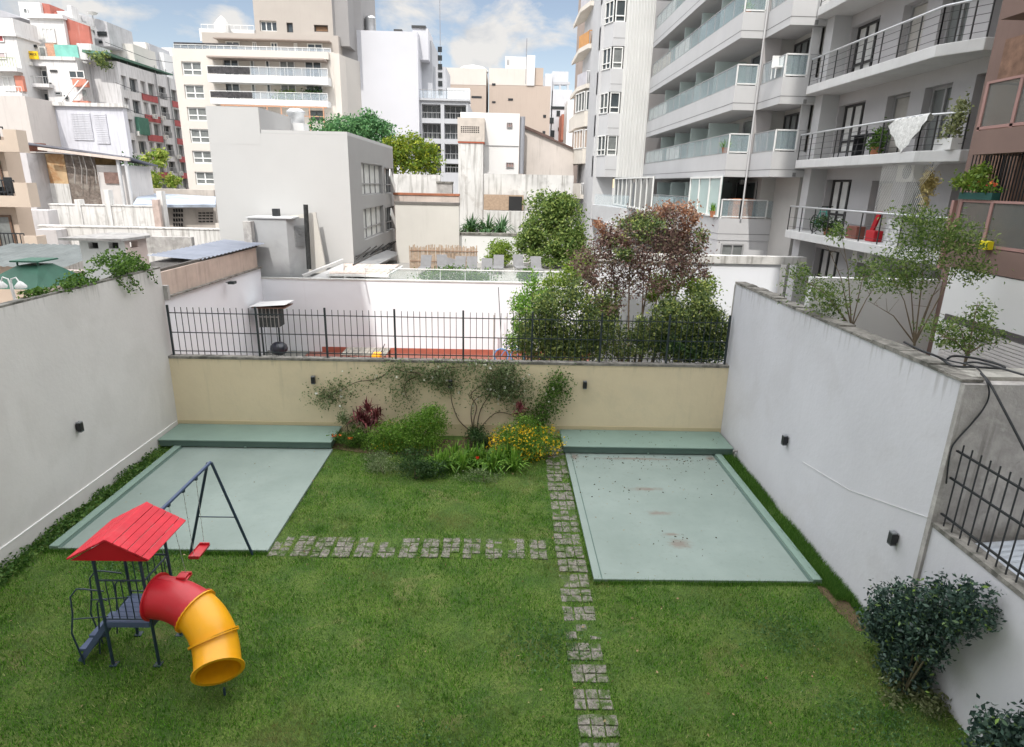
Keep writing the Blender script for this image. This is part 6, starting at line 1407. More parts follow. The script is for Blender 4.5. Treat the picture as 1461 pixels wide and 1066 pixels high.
# --- old building with balconies, left of the stepped block (x 820..858)
OY = 52.; OB = thing('old_balcony_building', 'old cream building with cantilevered balconies, one orange, at the left of the stepped block', 'building', (at(840, 200, 'y', OY).x, OY, 0))
oc = S('old_cream_paint', (.6, .56, .5), .9, .06, .6, streak=.2, bump=.05)
MB().box(6.6, 8.2, OY-.0, OY+12, 0, 26).build('core', S('old_brown_wall', (.34, .27, .23), .9, .08, .7, streak=.2, bump=.05), OB)
fl = [(277, 262), (248, 225), (190, 165), (138, 110), (88, 60), (30, 0), (-30, -60)]
oran = S('orange_rail', (.5, .26, .1), .7, .1, 3)
for i, zf in enumerate((7.25, 9.9, 12.6, 15.3, 18.0, 20.8)):
    xa = 5.62; xb = 7.3
    bo = MB().prism([(xa, OY+.8, zf-.3), (6.1, OY-1.2, zf-.3), (xb, OY-1.2, zf-.3), (xb, OY+.0, zf-.3), (xa, OY+6, zf-.3)], (0, 0, .3)).build('balcony_slab', oc, OB)
    encl = i in (1, 2)
    if encl:
        MB().prism([(xa, OY+.8, zf+.001), (6.1, OY-1.2, zf+.001), (xb, OY-1.2, zf+.001), (xb, OY, zf+.001), (xa, OY+6, zf+.001)], (0, 0, .8)).build('parapet', oc, bo)
        window(OB, (0, OY-1.15, 0), UX, -UY, 6.15, xb-.05, zf+.82, zf+2.2, .0, frw, S('tan_curtain', (.42, .33, .27), .8, .15, 3) if i == 1 else glass, cols=2, fr=.07)
        u = Vector((6.1-xa, -2.0, 0)); L = u.length; u.normalize(); window(OB, (xa, OY+.85, 0), u, Vector((u.y, -u.x, 0)), .05, L-.05, zf+.82, zf+2.2, .0, frw, S('tan_curtain', (.42, .33, .27), .8, .15, 3) if i == 1 else glass, cols=3, fr=.07)
    else:
        mt = oran if i == 4 else (S('grey_lilac_rail', (.45, .44, .47), .7, .1, 2) if i in (3, 5) else oc)
        m = MB()
        for k in range(9): x = 6.1+(xb-6.1)*k/8; m.bar((x, OY-1.15, zf), (x, OY-1.15, zf+.85), .03)
        m.bar((6.1, OY-1.15, zf+.88), (xb, OY-1.15, zf+.88), .06); m.build('rail', white if i != 4 else oran, bo)
        MB().prism([(xa, OY+.8, zf), (6.1, OY-1.15, zf), (6.16, OY-1.12, zf), (xa+.06, OY+.84, zf)], (0, 0, .86)).build('side_screen', mt, bo)
        MB().box(6.4, 6.9, OY-.5, OY-.45, zf, zf+1.8).build('door', glass, OB)
# --- left: old white apartments running away from the camera
LXp, LYa, LYb = -50., 88.5, 108.
LB = thing('old_white_apartments', 'long old white apartment house with red balcony panels and weathered roofs, far left', 'building', (-54, 95, 0))
ow = S('old_white_paint', (.58, .57, .57), .9, .08, .5, streak=.6, scol=(.3, .29, .28), sthr=.48, bump=.05)
ytop = lambda y: at(716-50*930/y, 0, 'y', y)
zt = at(200, 98, 'x', LXp).z
zrow = [at(225, p, 'x', LXp).z for p in (122, 150, 177, 204, 229, 254, 278)]
ops = []
cols = []
for (pa, pb) in ((176, 184), (186, 193), (197, 208), (212, 219), (222, 231), (236, 246), (253, 261)):
    cols.append((at(pa, 200, 'x', LXp).y-LYa, at(pb, 200, 'x', LXp).y-LYa))
for zr in zrow:
    for c_ in cols: ops.append((max(.2, c_[0]), c_[1], zr-1.7, zr+.0))
fm_ = MB(); facade(fm_, (LXp, LYa, 0), UY, UX, LYb-LYa, 0, zt, ops, .5); fm_.build('side_wall', ow, LB)
MB().box(LXp-14, LXp-.52, LYa, LYb, 0, zt-.01).build('core', ow, LB); MB().poly((LXp, LYa, 0), (LXp-.53, LYa, 0), (LXp-.53, LYa, zt), (LXp, LYa, zt)).build('wall_edge', ow, LB)
ops_old = ops; zt_old = zt
redpan = S('red_balcony_panel', (.36, .09, .09), .8, .15, 2, bump=.05); shut = S('pale_roller_shutter', (.5, .5, .5), .85, .1, 4); grs = S('green_awning', (.06, .15, .11), .85, .15, 2)
for i, o in enumerate(ops):
    c_ = i % 7; window(LB, (LXp, LYa, 0), UY, UX, *o, .4, frg, [shut, shut, glass, shut, glassl, glassd, glassl][c_], cols=2 if c_ in (2, 5) else 1, fr=.08)
    if c_ in (4, 6) or (c_ == 3 and i//7 in (0, 1, 2)): MB().box(LXp+.02+.03*(c_ == 3), LXp+.12+.03*(c_ == 3), LYa+o[0]-.2-(1.0 if c_ == 4 else 0), LYa+o[1]+.2, o[2]-.75, o[2]+.1).build('red_panel', redpan, LB)
    if c_ == 5: rail_m = MB(); [rail_m.bar((LXp+.05, LYa+o[0]+(o[1]-o[0])*k/6, o[2]), (LXp+.05, LYa+o[0]+(o[1]-o[0])*k/6, o[2]+.8), .05) for k in range(7)]; rail_m.bar((LXp+.05, LYa+o[0], o[2]+.8), (LXp+.05, LYa+o[1], o[2]+.8), .07); rail_m.build('rail', frg, LB)
o = ops[2*7+2]; MB().box(LXp+.1, LXp+.6, LYa+o[0]-.2, LYa+o[1]+.3, o[2]-.1, o[3]+.4).build('green_awning', grs, LB)
for yy in (at(233, 200, 'x', LXp).y, at(250, 200, 'x', LXp).y): MB().tube([(LXp+.15, yy, 0), (LXp+.15, yy, zt)], .09, 6).build('drain_pipe', frg, LB)
# attic: shed roofs, dark green eaves, stains
for (pa, ta, pb, tb, y, mt, nm) in ((190, 60, 211, 95, 104, stained, 'attic_block'), (211, 62, 215, 92, 104.5, gp, 'attic_side'), (217, 75, 235, 100, 107, white, 'attic_block'), (235, 68, 262, 130, 112, ow, 'attic_block'), (150, 62, 192, 95, 99, greyb, 'attic_block')):
    fbox(m := MB(), pa, ta, pb, tb+10, y, 6); m.build(nm, mt, LB)
m = MB(); m.prism([at(152, 74, 'x', LXp+.2), at(247, 106, 'x', LXp+.2), at(247, 108, 'x', LXp+.2), at(152, 78, 'x', LXp+.2)], (-3, 0, .2)); m.build('green_eave', S('dark_green_sheet', (.07, .14, .1), .8, .2, 2), LB)
leaf_obj('roof_plants', leaf_arrays(clumps([(*at(148, 85, 'x', LXp+.1), .5, 2.2, .7)], 420, .3), .35, .5), 4, Lolive, LB)
# white front part with balconies
FY = 86.; FBt = thing('white_front_apartments', 'white apartment front with two stacked balconies, a yellow sign and red terrace walls above', 'building', (-57, FY, 0))
x0, x1, z0, z1 = fb(38, 86, 127, 300, FY); 
def wl(par, l, t_1, r, b_, y, gm=glass, cols=2, fm=frw, name='window'):
    a_, c_, zb, za = fb(l, t_1, r, b_, y); window(par, (0, y, 0), UX, -UY, a_, c_, zb, za, -.05, fm, gm, cols=cols, fr=.1, name=name)
ww = S('bright_old_white', (.62, .61, .6), .9, .05, .5, streak=.5, scol=(.38, .36, .34), sthr=.5, bump=.05)
ops = []
for t_1, b_, l, r in ((94, 120, 36, 68), (127, 155, 38, 70)):
    a_, c_, zb, za = fb(l, t_1, r, b_, FY); ops.append((a_-x0, c_-x0, zb, za))
ops = [(max(.2, o[0]), o[1], o[2], o[3]) for o in ops]
fm_ = MB(); facade(fm_, (x0, FY, 0), UX, -UY, x1-x0, 0, z1, ops, 1.2); fm_.build('front_wall', ww, FBt); MB().box(x0+.01, x1, FY+1.25, FY+2.4, 0, z1).build('core', ow, FBt)
MB().poly((x1, FY, 0), (x1, FY+1.3, 0), (x1, FY+1.3, z1), (x1, FY, z1)).build('side_wall', ow, FBt)
for o in ops: window(FBt, (x0, FY, 0), UX, -UY, o[0]+(o[1]-o[0])*.45, o[1]-.1, o[2]+.1, o[3]-.3, 1.2, frw, glass, cols=2, fr=.1, name='balcony_door')
for t_1, b_ in ((119, 124), (153, 156)): a_, c_, zb, za = fb(34, t_1, 70, b_, FY-.8); MB().box(a_, c_, FY-.8, FY-.01, zb, za).build('balcony_slab', ww, FBt); rail_f(a_, c_, FY-.75, za, .8, 10, frg, FBt)
wl(FBt, 99, 101, 121, 112, FY, glass); wl(FBt, 72, 100, 82, 103, FY, glassd, 1, frd); wl(FBt, 79, 131, 88, 136, FY, glassd, 1, frg)
a_, c_, zb, za = fb(104, 113, 124, 124, FY-.5); MB().box(a_, c_, FY-.6, FY-.02, zb, za).build('orange_panel', S('faded_orange_panel', (.5, .2, .14), .8, .1, 2, streak=.3, scol=(.6, .5, .45)), FBt)
a_, c_, zb, za = fb(105, 144, 127, 151, FY-.5); MB().box(a_, c_, FY-.6, FY-.02, zb, za).build('orange_panel', S('faded_orange_panel', (.5, .2, .14), .8, .1, 2, streak=.3, scol=(.6, .5, .45)), FBt)
m = MB()
for dx in (0, 1.2): m.bar(at(87, 146, 'y', FY-1)+Vector((dx, 0, 0)), at(112, 115, 'y', FY-1)+Vector((dx, 0, 0)), .12)
m.build('outside_stair', white, FBt)
MB().box(x0, x1, FY-.2, FY+1.2, z1, z1+.4).build('cornice', stained, FBt)
# terrace storey with yellow sign, green glass and red walls
a_, c_, zb, za = fb(28, 66, 66, 86, FY+1); MB().box(a_, c_, FY+1, FY+5, z1+.4, za).build('terrace_room', greyb, FBt)
a_, c_, zb, za = fb(78, 64, 111, 82, FY+.8); MB().box(a_, c_, FY+.8, FY+.9, zb, za).build('green_screen', S('teal_glass_screen', (.18, .42, .36), .3, .2, 1), FBt)
a_, c_, zb, za = fb(66, 62, 80, 85, FY+1.2); MB().box(a_, c_, FY+1.2, FY+3, z1+.4, za).build('brick_wall', S('faded_brick', (.45, .26, .18), .9, .2, 4), FBt)
MB().box(at(111, 75, 'y', FY+1).x, x1+1.5, FY+1, FY+5, z1+.3, at(118, 62, 'y', FY+1).z).build('side_room', ow, FBt)
a_, c_, zb, za = fb(34.5, 73, 54.5, 84.5, FY-.3); sg = thing('yellow_sign', 'small yellow sign with dark letters on the white terrace parapet, far left', 'sign', ((a_+c_)/2, FY-.3, zb))
MB().box(a_, c_, FY-.32, FY-.26, zb, za).build('board', S('yellow_sign_board', (.75, .48, .02), .6, .03, 1), sg)
def text(s_, x, y, z, w, mat, par):
    cu = bpy.data.curves.new('lettering', 'FONT'); cu.body = s_; cu.size = 1; cu.align_x = 'CENTER'; cu.align_y = 'CENTER'; cu.extrude = .01; o = bpy.data.objects.new('lettering', cu); COL.objects.link(o)
    cu.materials.append(mat); bpy.context.view_layer.update(); k = w/max(.01, o.dimensions.x); o.scale = (k, k, 1); o.rotation_euler = (math.pi/2, 0, 0); me = bpy.data.meshes.new_from_object(o); n_ = bpy.data.objects.new('lettering', me); COL.objects.link(n_); n_.scale = (k, k, 1); n_.rotation_euler = (math.pi/2, 0, 0); n_.parent = par; n_.location = Vector((x, y, z))-LOC[par]; bpy.data.objects.remove(o); return n_
text('A-DRICE', (a_+c_)/2, FY-.34, zb+(za-zb)*.6, (c_-a_)*.8, frd, sg)
# upper white room and red walls
a_, c_, zb, za = fb(45, 27, 93, 62, FY+3); MB().box(a_, c_, FY+3, FY+9, z1, za).build('upper_room', ww, FBt)
wl(FBt, 61, 40, 79, 61, FY+2.95, curtain, 3); wl(FBt, 41, 44, 52, 60, FY+2.95, glassl, 1)
MB().box(a_-.3, c_+.2, FY+2.6, FY+9, za, za+.5).build('cornice', ww, FBt)
m = MB(); pts = [at(*p, 'y', FY+3.5) for p in ((93, 25), (100, 28), (126, 37), (131, 70), (84, 62), (84, 47), (96, 46))]; m.prism(pts, (0, .4, 0)); m.build('red_wall', S('brick_red_paint', (.38, .13, .1), .85, .12, 1, streak=.4, scol=(.5, .4, .36), bump=.05), FBt)
a_, c_, zb, za = fb(28, 3, 58, 27, FY+7); MB().box(a_, c_, FY+7, FY+12, zb-2, za).build('top_room', ww, FBt); wl(FBt, 34, 12, 40, 20, FY+6.95, glassl, 1)
m = MB(); pts = [at(*p, 'y', FY+7.5) for p in ((57, 4), (70, 6), (74, 27), (49, 27), (51, 20), (60, 21))]; m.prism(pts, (0, 3, 0)); m.build('red_wall', S('brick_red_paint', (.38, .13, .1), .85, .12, 1, streak=.4, scol=(.5, .4, .36), bump=.05), FBt)
a_, c_, zb, za = fb(74, 11, 82, 27, FY+8); MB().box(a_, c_, FY+8, FY+12, zb-2, za-.5).build('red_wall', S('brick_red_paint', (.38, .13, .1), .85, .12, 1, streak=.4, scol=(.5, .4, .36), bump=.05), FBt)
a_, c_, zb, za = fb(82, 16, 103, 33, FY+8); MB().box(a_, c_, FY+8, FY+14, zb-2, za).build('top_room', ww, FBt); a_, c_, zb, za = fb(101, 9, 106, 32, FY+8); MB().box(a_, c_, FY+7.5, FY+9, zb-2, za).build('chimney', ww, FBt)
m = MB(); pts = [at(*p, 'y', FY+10) for p in ((106, 18), (152, 31), (158, 66), (110, 66))]; m.prism(pts, (0, 6, 0)); m.build('grey_attic', S('blackened_grey_plaster', (.42, .42, .43), .92, .15, .8, streak=.6, bump=.1), FBt)
for l, t_1, r, b_ in ((126, 42, 134, 47), (139, 45, 152, 51), (141, 58, 146, 62)): a_, c_, zb, za = fb(l, t_1, r, b_, FY+9.9); MB().box(a_, c_, FY+9.85, FY+9.98, zb, za).build('vent', glassd, FBt)
q = at(132, 22, 'y', FY+9); dsh = thing('satellite_dish', 'small satellite dish on the grey attic roof at far left', 'dish', tuple(q))
MB().lathe((q.x, q.y, q.z), [(.05, 0), (.5, .15), (.7, .35)], 14, False).build('dish', white, dsh); MB().bar(q, q-Z*1.4, .08).build('mast', frg, dsh)
for px_, lb_ in ((48, 'leftmost'),): pass
# far-left building (0..28)
x0, x1, z0, z1 = fb(-60, 25, 27, 300, 84); FL2 = thing('white_corner_apartments', 'white apartment building cut by the left photo edge with railed balconies', 'building', (x0, 84, 0))
MB().box(x0, at(24, 60, 'y', 84).x, 84, 88, 0, z1).build('front_wall', ww, FL2); MB().box(x0, at(27, 60, 'y', 84).x, 83.7, 88, at(10, 52, 'y', 84).z, at(10, 49, 'y', 84).z).build('cornice', ww, FL2)
m = MB(); m.prism([at(-60, 5, 'y', 90), at(0, 14, 'y', 90), at(30, 25, 'y', 90), at(-60, 26, 'y', 90)], (0, 5, 0)); m.build('grey_roof', S('grey_far_roof', (.35, .35, .37), .9, .1, 1), FL2)
for t_1, b_, l, r, gm in ((74, 84, -30, 9, S('rosy_curtain', (.45, .38, .38), .8, .1, 3)), (109, 130, 5, 22, curtain), (50, 60, -10, 6, redpan)):
    wl(FL2, l, t_1, r, b_, 83.99, gm, 2)
a_, c_, zb, za = fb(-60, 95, 25, 101, 83); MB().box(a_, c_, 82.8, 83.98, zb, za).build('balcony_slab', ww, FL2); rail_f(a_, c_, 82.9, za, 1.0, 22, S('olive_rail', (.25, .3, .15), .8, .1, 2), FL2)
a_, c_, zb, za = fb(-60, 132, 33, 137, 83); MB().box(a_, c_, 82.8, 83.98, zb, za).build('balcony_slab', ww, FL2); rail_f(a_, c_, 82.9, za, .7, 20, frw, FL2)
a_, c_, zb, za = fb(22, 108, 33, 130, 83.5); MB().box(a_, c_, 83.5, 83.95, zb, za).build('orange_panel', S('faded_orange_panel', (.5, .2, .14), .8, .1, 2, streak=.3, scol=(.6, .5, .45)), FL2)
# --- lilac house with shutters
HY = 70.; HX = at(170, 190, 'y', HY).x
LH = thing('lilac_shuttered_house', 'pale lilac old house wall with closed slatted shutters below the white balconies', 'house', (-45, HY, 0))
lil = S('pale_lilac_plaster', (.54, .54, .58), .9, .08, .6, streak=.45, scol=(.34, .34, .36), sthr=.5, bump=.06)
x0, x1, z0, z1 = fb(42, 152, 185, 290, HY); MB().box(x0, x1, HY, HY+.7, 0, z1).build('front_wall', lil, LH); MB().box(x0-.2, x1+.2, HY-.3, HY+.8, z1, z1+.35).build('cornice', stained, LH)
for l, t_1, r, b_, nm in ((53, 163, 72, 192, 0), (103, 161, 131, 200, 1), (136, 162, 154, 205, 1)):
    a_, c_, zb, za = fb(l, t_1, r, b_, HY-.05); m = MB(); n = 16
    for k in range(n): z = zb+(za-zb)*k/n; m.box(a_, c_, HY-.1, HY-.02, z, z+(za-zb)/n*.8)
    m.build('slatted_shutter', lil if nm else S('pale_shutter', (.6, .6, .58), .9, .05, 2), LH)
    if not nm: MB().box(a_-.3, c_+.3, HY-.25, HY-.01, zb-.3, zb-.02).build('sill', white, LH); MB().box(a_-.25, a_-.02, HY-.12, HY-.01, zb, za).build('frame', white, LH); MB().box(c_+.02, c_+.25, HY-.12, HY-.01, zb, za).build('frame', white, LH)
fbox(m := MB(), 0, 137, 50, 290, 66, 4); m.build('beige_party_wall', S('dusty_beige', (.5, .46, .43), .9, .05, .5, streak=.2, bump=.05), None, 'plain dusty beige party wall left of the lilac house', 'wall')
# --- ruin with lean-to roof
RY_ = 52.; RU = thing('ruined_house', 'half ruined house with exposed brick, peeling ochre plaster and a sagging lean-to roof', 'house', (at(110, 250, 'y', RY_).x, RY_, 0))
x0, x1, z0, z1 = fb(46, 214, 185, 300, RY_)
oc1 = S('peeling_ochre', (.48, .34, .2), .95, .2, 1, blot=.8, bcol=(.35, .17, .07), bscale=.8, bthr=.48, bump=.3); brk = S('dark_exposed_brick', (.17, .14, .12), .95, .4, 5, blot=.5, bcol=(.35, .32, .28), bscale=1.6, bthr=.52, bump=.6)
for l, t_1, r, b_, mt, off, nm in ((44, 218, 68, 262, S('grey_brown_plaster', (.3, .25, .21), .95, .2, 1.2, streak=.3, bump=.3), 0, 'plaster_wall'), (68, 220, 94, 262, oc1, .05, 'ochre_wall'), (94, 222, 142, 263, brk, .0, 'brick_wall'), (65, 262, 101, 296, stained, .1, 'white_patch'), (101, 262, 150, 296, brk, .02, 'brick_wall'), (142, 236, 186, 296, S('pale_annex', (.55, .52, .5), .9, .08, .8, streak=.3, bump=.1), .3, 'annex_wall')):
    a_, c_, zb, za = fb(l, t_1, r, b_, RY_-off); MB().box(a_, c_, RY_-off, RY_+3, zb-(4 if b_ > 290 else 0), za).build(nm, mt, RU)
a_, c_, zb, za = fb(150, 246, 171, 262, RY_-.3); MB().box(a_, c_, RY_-.4, RY_-.31, zb, za).build('wooden_window', S('brown_boards', (.2, .13, .11), .9, .3, 6), RU)
a_, c_, zb, za = fb(137, 226, 168, 236, RY_); MB().box(a_, c_, RY_-.1, RY_+.4, zb, za).build('dark_slot', S('amber_dark', (.14, .09, .04), .9, .5, 2), RU)
m = MB(); m.prism([at(24, 201, 'y', RY_-1), at(185, 224, 'y', RY_-1), at(185, 226.5, 'y', RY_-1), at(24, 203.5, 'y', RY_-1)], (0, 4, -.5)); m.build('lean_to_roof', S('dark_slate_sheet', (.14, .145, .17), .8, .25, 1, blot=.4, bcol=(.3, .27, .24), bscale=1), RU)
m = MB(); m.bar(at(55, 212, 'y', RY_-1.1), at(185, 228, 'y', RY_-1.1), .2); m.build('roof_beam', S('pinkish_white', (.55, .47, .42), .9, .15, 1, streak=.5, bump=.2), RU)
a_, c_, zb, za = fb(26, 204, 60, 216, RY_); MB().box(a_, c_, RY_, RY_+.5, zb, za).build('rusty_boards', S('rusty_boards', (.22, .1, .07), .9, .3, 6), RU)
m = MB()
for px_ in (102, 112, 118, 128): a_ = at(px_, 222, 'y', RY_-.6); c_ = at(px_+rnd.uniform(4, 10), 262, 'y', RY_-.6); m.tube([a_, a_.lerp(c_, .5)+Vector((.15, 0, 0)), c_], .04, 5)
m.build('old_pipes', S('pale_old_pipe', (.3, .28, .26), .9, .2, 2), RU)
for px_ in (167, 178): a_ = at(px_, 224, 'y', RY_-.8); c_ = at(px_+12, 298, 'y', RY_-.8); MB().tube([a_, c_], .13, 8).build('drain_pipe', S('pale_grey_pipe', (.5, .5, .5), .8, .1, 2), RU)
fbox(m := MB(), 0, 218, 50, 350, 50, 2); m.build('cracked_grey_wall', S('cracked_grey_plaster', (.48, .46, .46), .92, .1, .6, streak=.3, blot=.3, bcol=(.3, .27, .26), bump=.2), None, 'cracked pale grey wall between the peach balconies and the ruined house', 'wall')
# stained white garden walls
for l, t_1, r, b_, y, mt, nm in ((74, 294, 232, 330, 46, stained, 'upper stained white wall with posts, far left'), (60, 326, 350, 370, 41, stained, 'long lower stained white wall stepping toward the grey building'),):
    a_, c_, zb, za = fb(l, t_1, r, b_, y); t = thing('stained_white_wall', nm, 'wall', ((a_+c_)/2, y, 0)); MB().box(a_, c_, y, y+.4, 0, za).build('wall_face', mt, t); MB().box(a_-.05, c_+.05, y-.05, y+.45, za, za+.08).build('coping', mossy, t)
    if y == 46:
        for px_ in (112, 155, 230): q = at(px_, t_1, 'y', y); MB().box(q.x-.18, q.x+.18, y-.1, y+.45, 0, za+(1.1 if px_ > 150 else .4)).build('post', stained, t)
fbox(m := MB(), 38, 300, 74, 372, 44, 1.); m.build('grey_return_wall', S('cracked_grey_plaster', (.48, .46, .46)), None, 'shaded grey end of the stained white wall beside the peach balconies', 'wall')
fbox(m := MB(), 55, 328, 84, 375, 40, 1.); m.build('grey_return_wall', S('cracked_grey_plaster', (.48, .46, .46)), None, 'shaded lower grey wall end next to the small roof house', 'wall')
# lattice block wall and low roofs
LT = thing('lattice_block_wall', 'low sheds with square concrete lattice openings, left of the modern grey building', 'shed', (at(270, 305, 'y', 48).x, 48, 0))
a_, c_, zb, za = fb(236, 292, 306, 326, 48); ops = []
for l, r, t_1, b_ in ((247, 262, 297, 324), (283, 305, 302, 318)):
    for i in range(4):
        for j in range(4):
            X0, X1, Z0, Z1 = fb(l+(r-l)*i/4, t_1+(b_-t_1)*j/4, l+(r-l)*(i+1)/4, t_1+(b_-t_1)*(j+1)/4, 48); ops.append((X0-a_+.05, X1-a_-.05, Z0+.06, Z1-.06))
fm_ = MB(); facade(fm_, (a_, 48, 0), UX, -UY, c_-a_, zb-2, za, [], .2); 
m = MB(); [m.box(a_+o[0], a_+o[1], 47.9, 47.99, o[2], o[3]) for o in ops]; fm_.build('wall', S('warm_grey_plaster', (.42, .38, .34), .92, .15, 1, streak=.3, bump=.2), LT); m.build('openings', S('dark_void', (.03, .03, .03), .9, .1, 1), LT)
m = MB(); m.prism([at(190, 296, 'y', 47), at(308, 296, 'y', 47), at(308, 284, 'y', 56), at(200, 278, 'y', 56)], (0, 0, .2)); m.build('roof_sheets', S('blue_grey_sheets', (.3, .34, .4), .8, .35, .8, blot=.5, bcol=(.18, .19, .2), bscale=.7), LT)
a_, c_, zb, za = fb(205, 270, 305, 284, 57); MB().box(a_, c_, 57, 58, zb-2, za).build('back_wall', S('warm_grey_plaster', (.42, .38, .34)), LT)
q = at(229, 330, 'y', 45.5); r_ = at(229, 285, 'y', 45.5); MB().box(q.x-.22, q.x+.22, 45.3, 45.6, 0, r_.z).build('rusty_post', S('rusty_plaster_post', (.45, .36, .32), .9, .2, 2, streak=.5), None, 'tall pale post with rusty side before the lattice sheds', 'post')
bush(215, 300, 60, [(222, 225, 60, 17, 12), (212, 258, 60, 16, 20), (245, 258, 60, 12, 9), (205, 250, 60, 8, 12)], 3200, .28, LEAF('leaf_far_lime', []) if False else LEAF('leaf_yellow_tree', [(0, (.1, .18, .02)), (.6, (.25, .34, .05)), (1, (.5, .5, .14))], .35), 'small yellow green tree in front of the old white apartments', 'tree', 'street_tree')
bush(190, 300, 62, [(188, 250, 62, 8, 30), (200, 280, 62, 10, 12)], 1500, .25, Ldark, 'dark green narrow tree beside the ruined house', 'tree', 'street_tree')
# --- peach balconies at the left edge
PY = 33.; PA = thing('peach_balcony_building', 'peach coloured building with three stacked corner balconies at the left photo edge', 'building', (-27, PY, 0))
peach = S('peach_paint', (.52, .43, .35), .88, .04, .6, streak=.1, scol=(.4, .3, .24), bump=.05)
a_, c_, zb, za = fb(-60, 100, 30, 430, PY+.71); xcorner = at(40, 320, 'y', PY+.71).x-1.3
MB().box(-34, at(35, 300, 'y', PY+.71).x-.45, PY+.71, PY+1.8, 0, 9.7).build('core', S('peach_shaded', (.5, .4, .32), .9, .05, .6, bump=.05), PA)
for i, (t_1, b_, r) in enumerate(((185, 217, 25), (261, 296, 41), (337, 372, 55))):
    xr_ = at(r, (t_1+b_)/2, 'y', PY).x; zt = at(r, t_1, 'y', PY).z; zb = at(r, b_, 'y', PY).z
    zf = zb+.35; bo = MB().box(xr_-7, xr_, PY, PY+.7, zb, zf).build('balcony_slab', peach, PA)
    MB().box(xr_-.65, xr_, PY+.0, PY+.14, zf+.001, zt).build('parapet_block', peach, bo); MB().box(xr_-.14, xr_, PY+.141, PY+.7, zf+.001, zt).build('parapet_side', peach, bo)
    MB().box(xr_-6, xr_-.66, PY+.02, PY+.12, zf+.001, zf+.2).build('kerb', peach, bo)
    rail_f(xr_-6, xr_-.66, PY+.07, zf+.2, zt-zf-.1, 26, blackiron, bo)
    window(PA, (0, PY+.7, 0), UX, -UY, xr_-3.2, xr_-1.6, zf, zf+1.9, -.03, S('brown_door_frame', (.16, .1, .07), .7, .2, 3), glassl, cols=2, fr=.1, name='balcony_door')
q = at(8, 275, 'y', PY+.4); zf = at(41, 296, 'y', PY).z+.35; t = thing('dark_armchair', 'dark garden armchair on the middle peach balcony', 'chair', (q.x, PY+.4, zf))
MB().box(q.x-.25, q.x+.25, PY+.2, PY+.6, zf+.3, zf+.42).build('seat', blackiron, t, bevel=.03); MB().box(q.x-.28, q.x+.28, PY+.61, PY+.68, zf+.3, zf+1.1).build('backrest', blackiron, t, bevel=.04)
for dx in (-.22, .22): MB().box(q.x+dx-.03, q.x+dx+.03, PY+.2, PY+.6, zf, zf+.62).build('armrest', blackiron, t)
# --- small house with vents
VY = 23.0; VH = thing('stair_head_house', 'small white roof house with three square vents and a flat overhanging slab', 'roof house', (at(155, 360, 'y', VY).x, VY, 0))
x0, x1, z0, z1 = fb(117, 343, 181, 392, VY); x2 = at(204, 355, 'y', VY+1.3).x
ops = []
for l, r in ((126, 140), (155, 169)): X0, X1, Z0, Z1 = fb(l, 346, r, 355, VY); ops.append((X0-x0, X1-x0, Z0, Z1))
fm_ = MB(); facade(fm_, (x0, VY, 0), UX, -UY, x1-x0, 0, z1, ops, .25); fm_.build('front_wall', white, VH); sv = Vector((x2-x1, 1.6, 0)); L = sv.length; sv.normalize(); nv = Vector((sv.y, -sv.x, 0))
fm_ = MB(); facade(fm_, (x1, VY, 0), sv, nv, L, 0, z1, [(.35, .95, ops[0][2], ops[0][3])], .25); fm_.build('side_wall', S('pale_pink_plaster', (.6, .5, .46), .9, .06, 1, streak=.2, bump=.1), VH)
MB().box(x0+.1, x1-.1, VY+.27, VY+.3, 0, z1-.01).build('dark_inside', S('dark_void', (.03, .03, .03), .9, .1, 1), VH)
MB().prism([(x0-.5, VY-.35, z1+.003), (x1+.1, VY-.35, z1+.003), (x2+.3, VY+1.4, z1+.003), (x2-.2, VY+2.2, z1+.003), (x0-.2, VY+2.2, z1+.003)], (0, 0, .09)).build('roof_slab', concrete, VH)
fbox(m := MB(), 200, 338, 274, 362, 31.5, .3); m.build('rough_grey_wall', concrete, None, 'rough grey wall between the small roof house and the stained white wall', 'wall')
# --- green cowl, corrugated strip, lamp at left edge
gy_ = 21.; q = at(47, 400, 'y', gy_); gk = thing('green_tank_cowl', 'dark green pyramid shaped metal cowl with a flat lid behind the left garden wall', 'cowl', (q.x, gy_, 4.6))
gm_ = S('dark_green_sheet_metal', (.035, .11, .075), .6, .2, 1.5, bump=.1)
X0, X1, Z0, Z1 = fb(20, 378, 68, 428, gy_); xt0, xt1 = at(31, 378, 'y', gy_).x, at(60, 378, 'y', gy_).x
m = MB(); base = [(X0-.6, gy_-1.0, 4.4), (X1+.35, gy_-1.0, 4.4), (X1+.6, gy_+1.3, 4.4), (X0-.6, gy_+1.3, 4.4)]; top = [(xt0, gy_-.2, Z1), (xt1, gy_-.2, Z1), (xt1, gy_+.5, Z1), (xt0, gy_+.5, Z1)]
m.add(base+top, [(0, 1, 5, 4), (1, 2, 6, 5), (2, 3, 7, 6), (3, 0, 4, 7), (4, 5, 6, 7)]); m.build('hood', gm_, gk)
m = MB(); m.box(xt0-.12, xt1+.12, gy_-.35, gy_+.65, Z1+.12, Z1+.17)
for x in (xt0, xt1): m.box(x-.02, x+.02, gy_-.2, gy_-.16, Z1, Z1+.12)
m.build('lid', gm_, gk)
t = thing('ridged_roof', 'grey ridged roof strip behind the green cowl and the vine', 'roof', (at(60, 385, 'y', 25).x, 25, 4.5)); x0, x1 = at(-60, 385, 'y', 25).x, at(118, 385, 'y', 25).x
m = corr(x0, x1, 24, 28, 4.55, 5.0, .3, .018, alongx=False); m.build('roof_sheet', S('grey_green_ridged_sheet', (.15, .165, .16), .8, .2, 1), t)
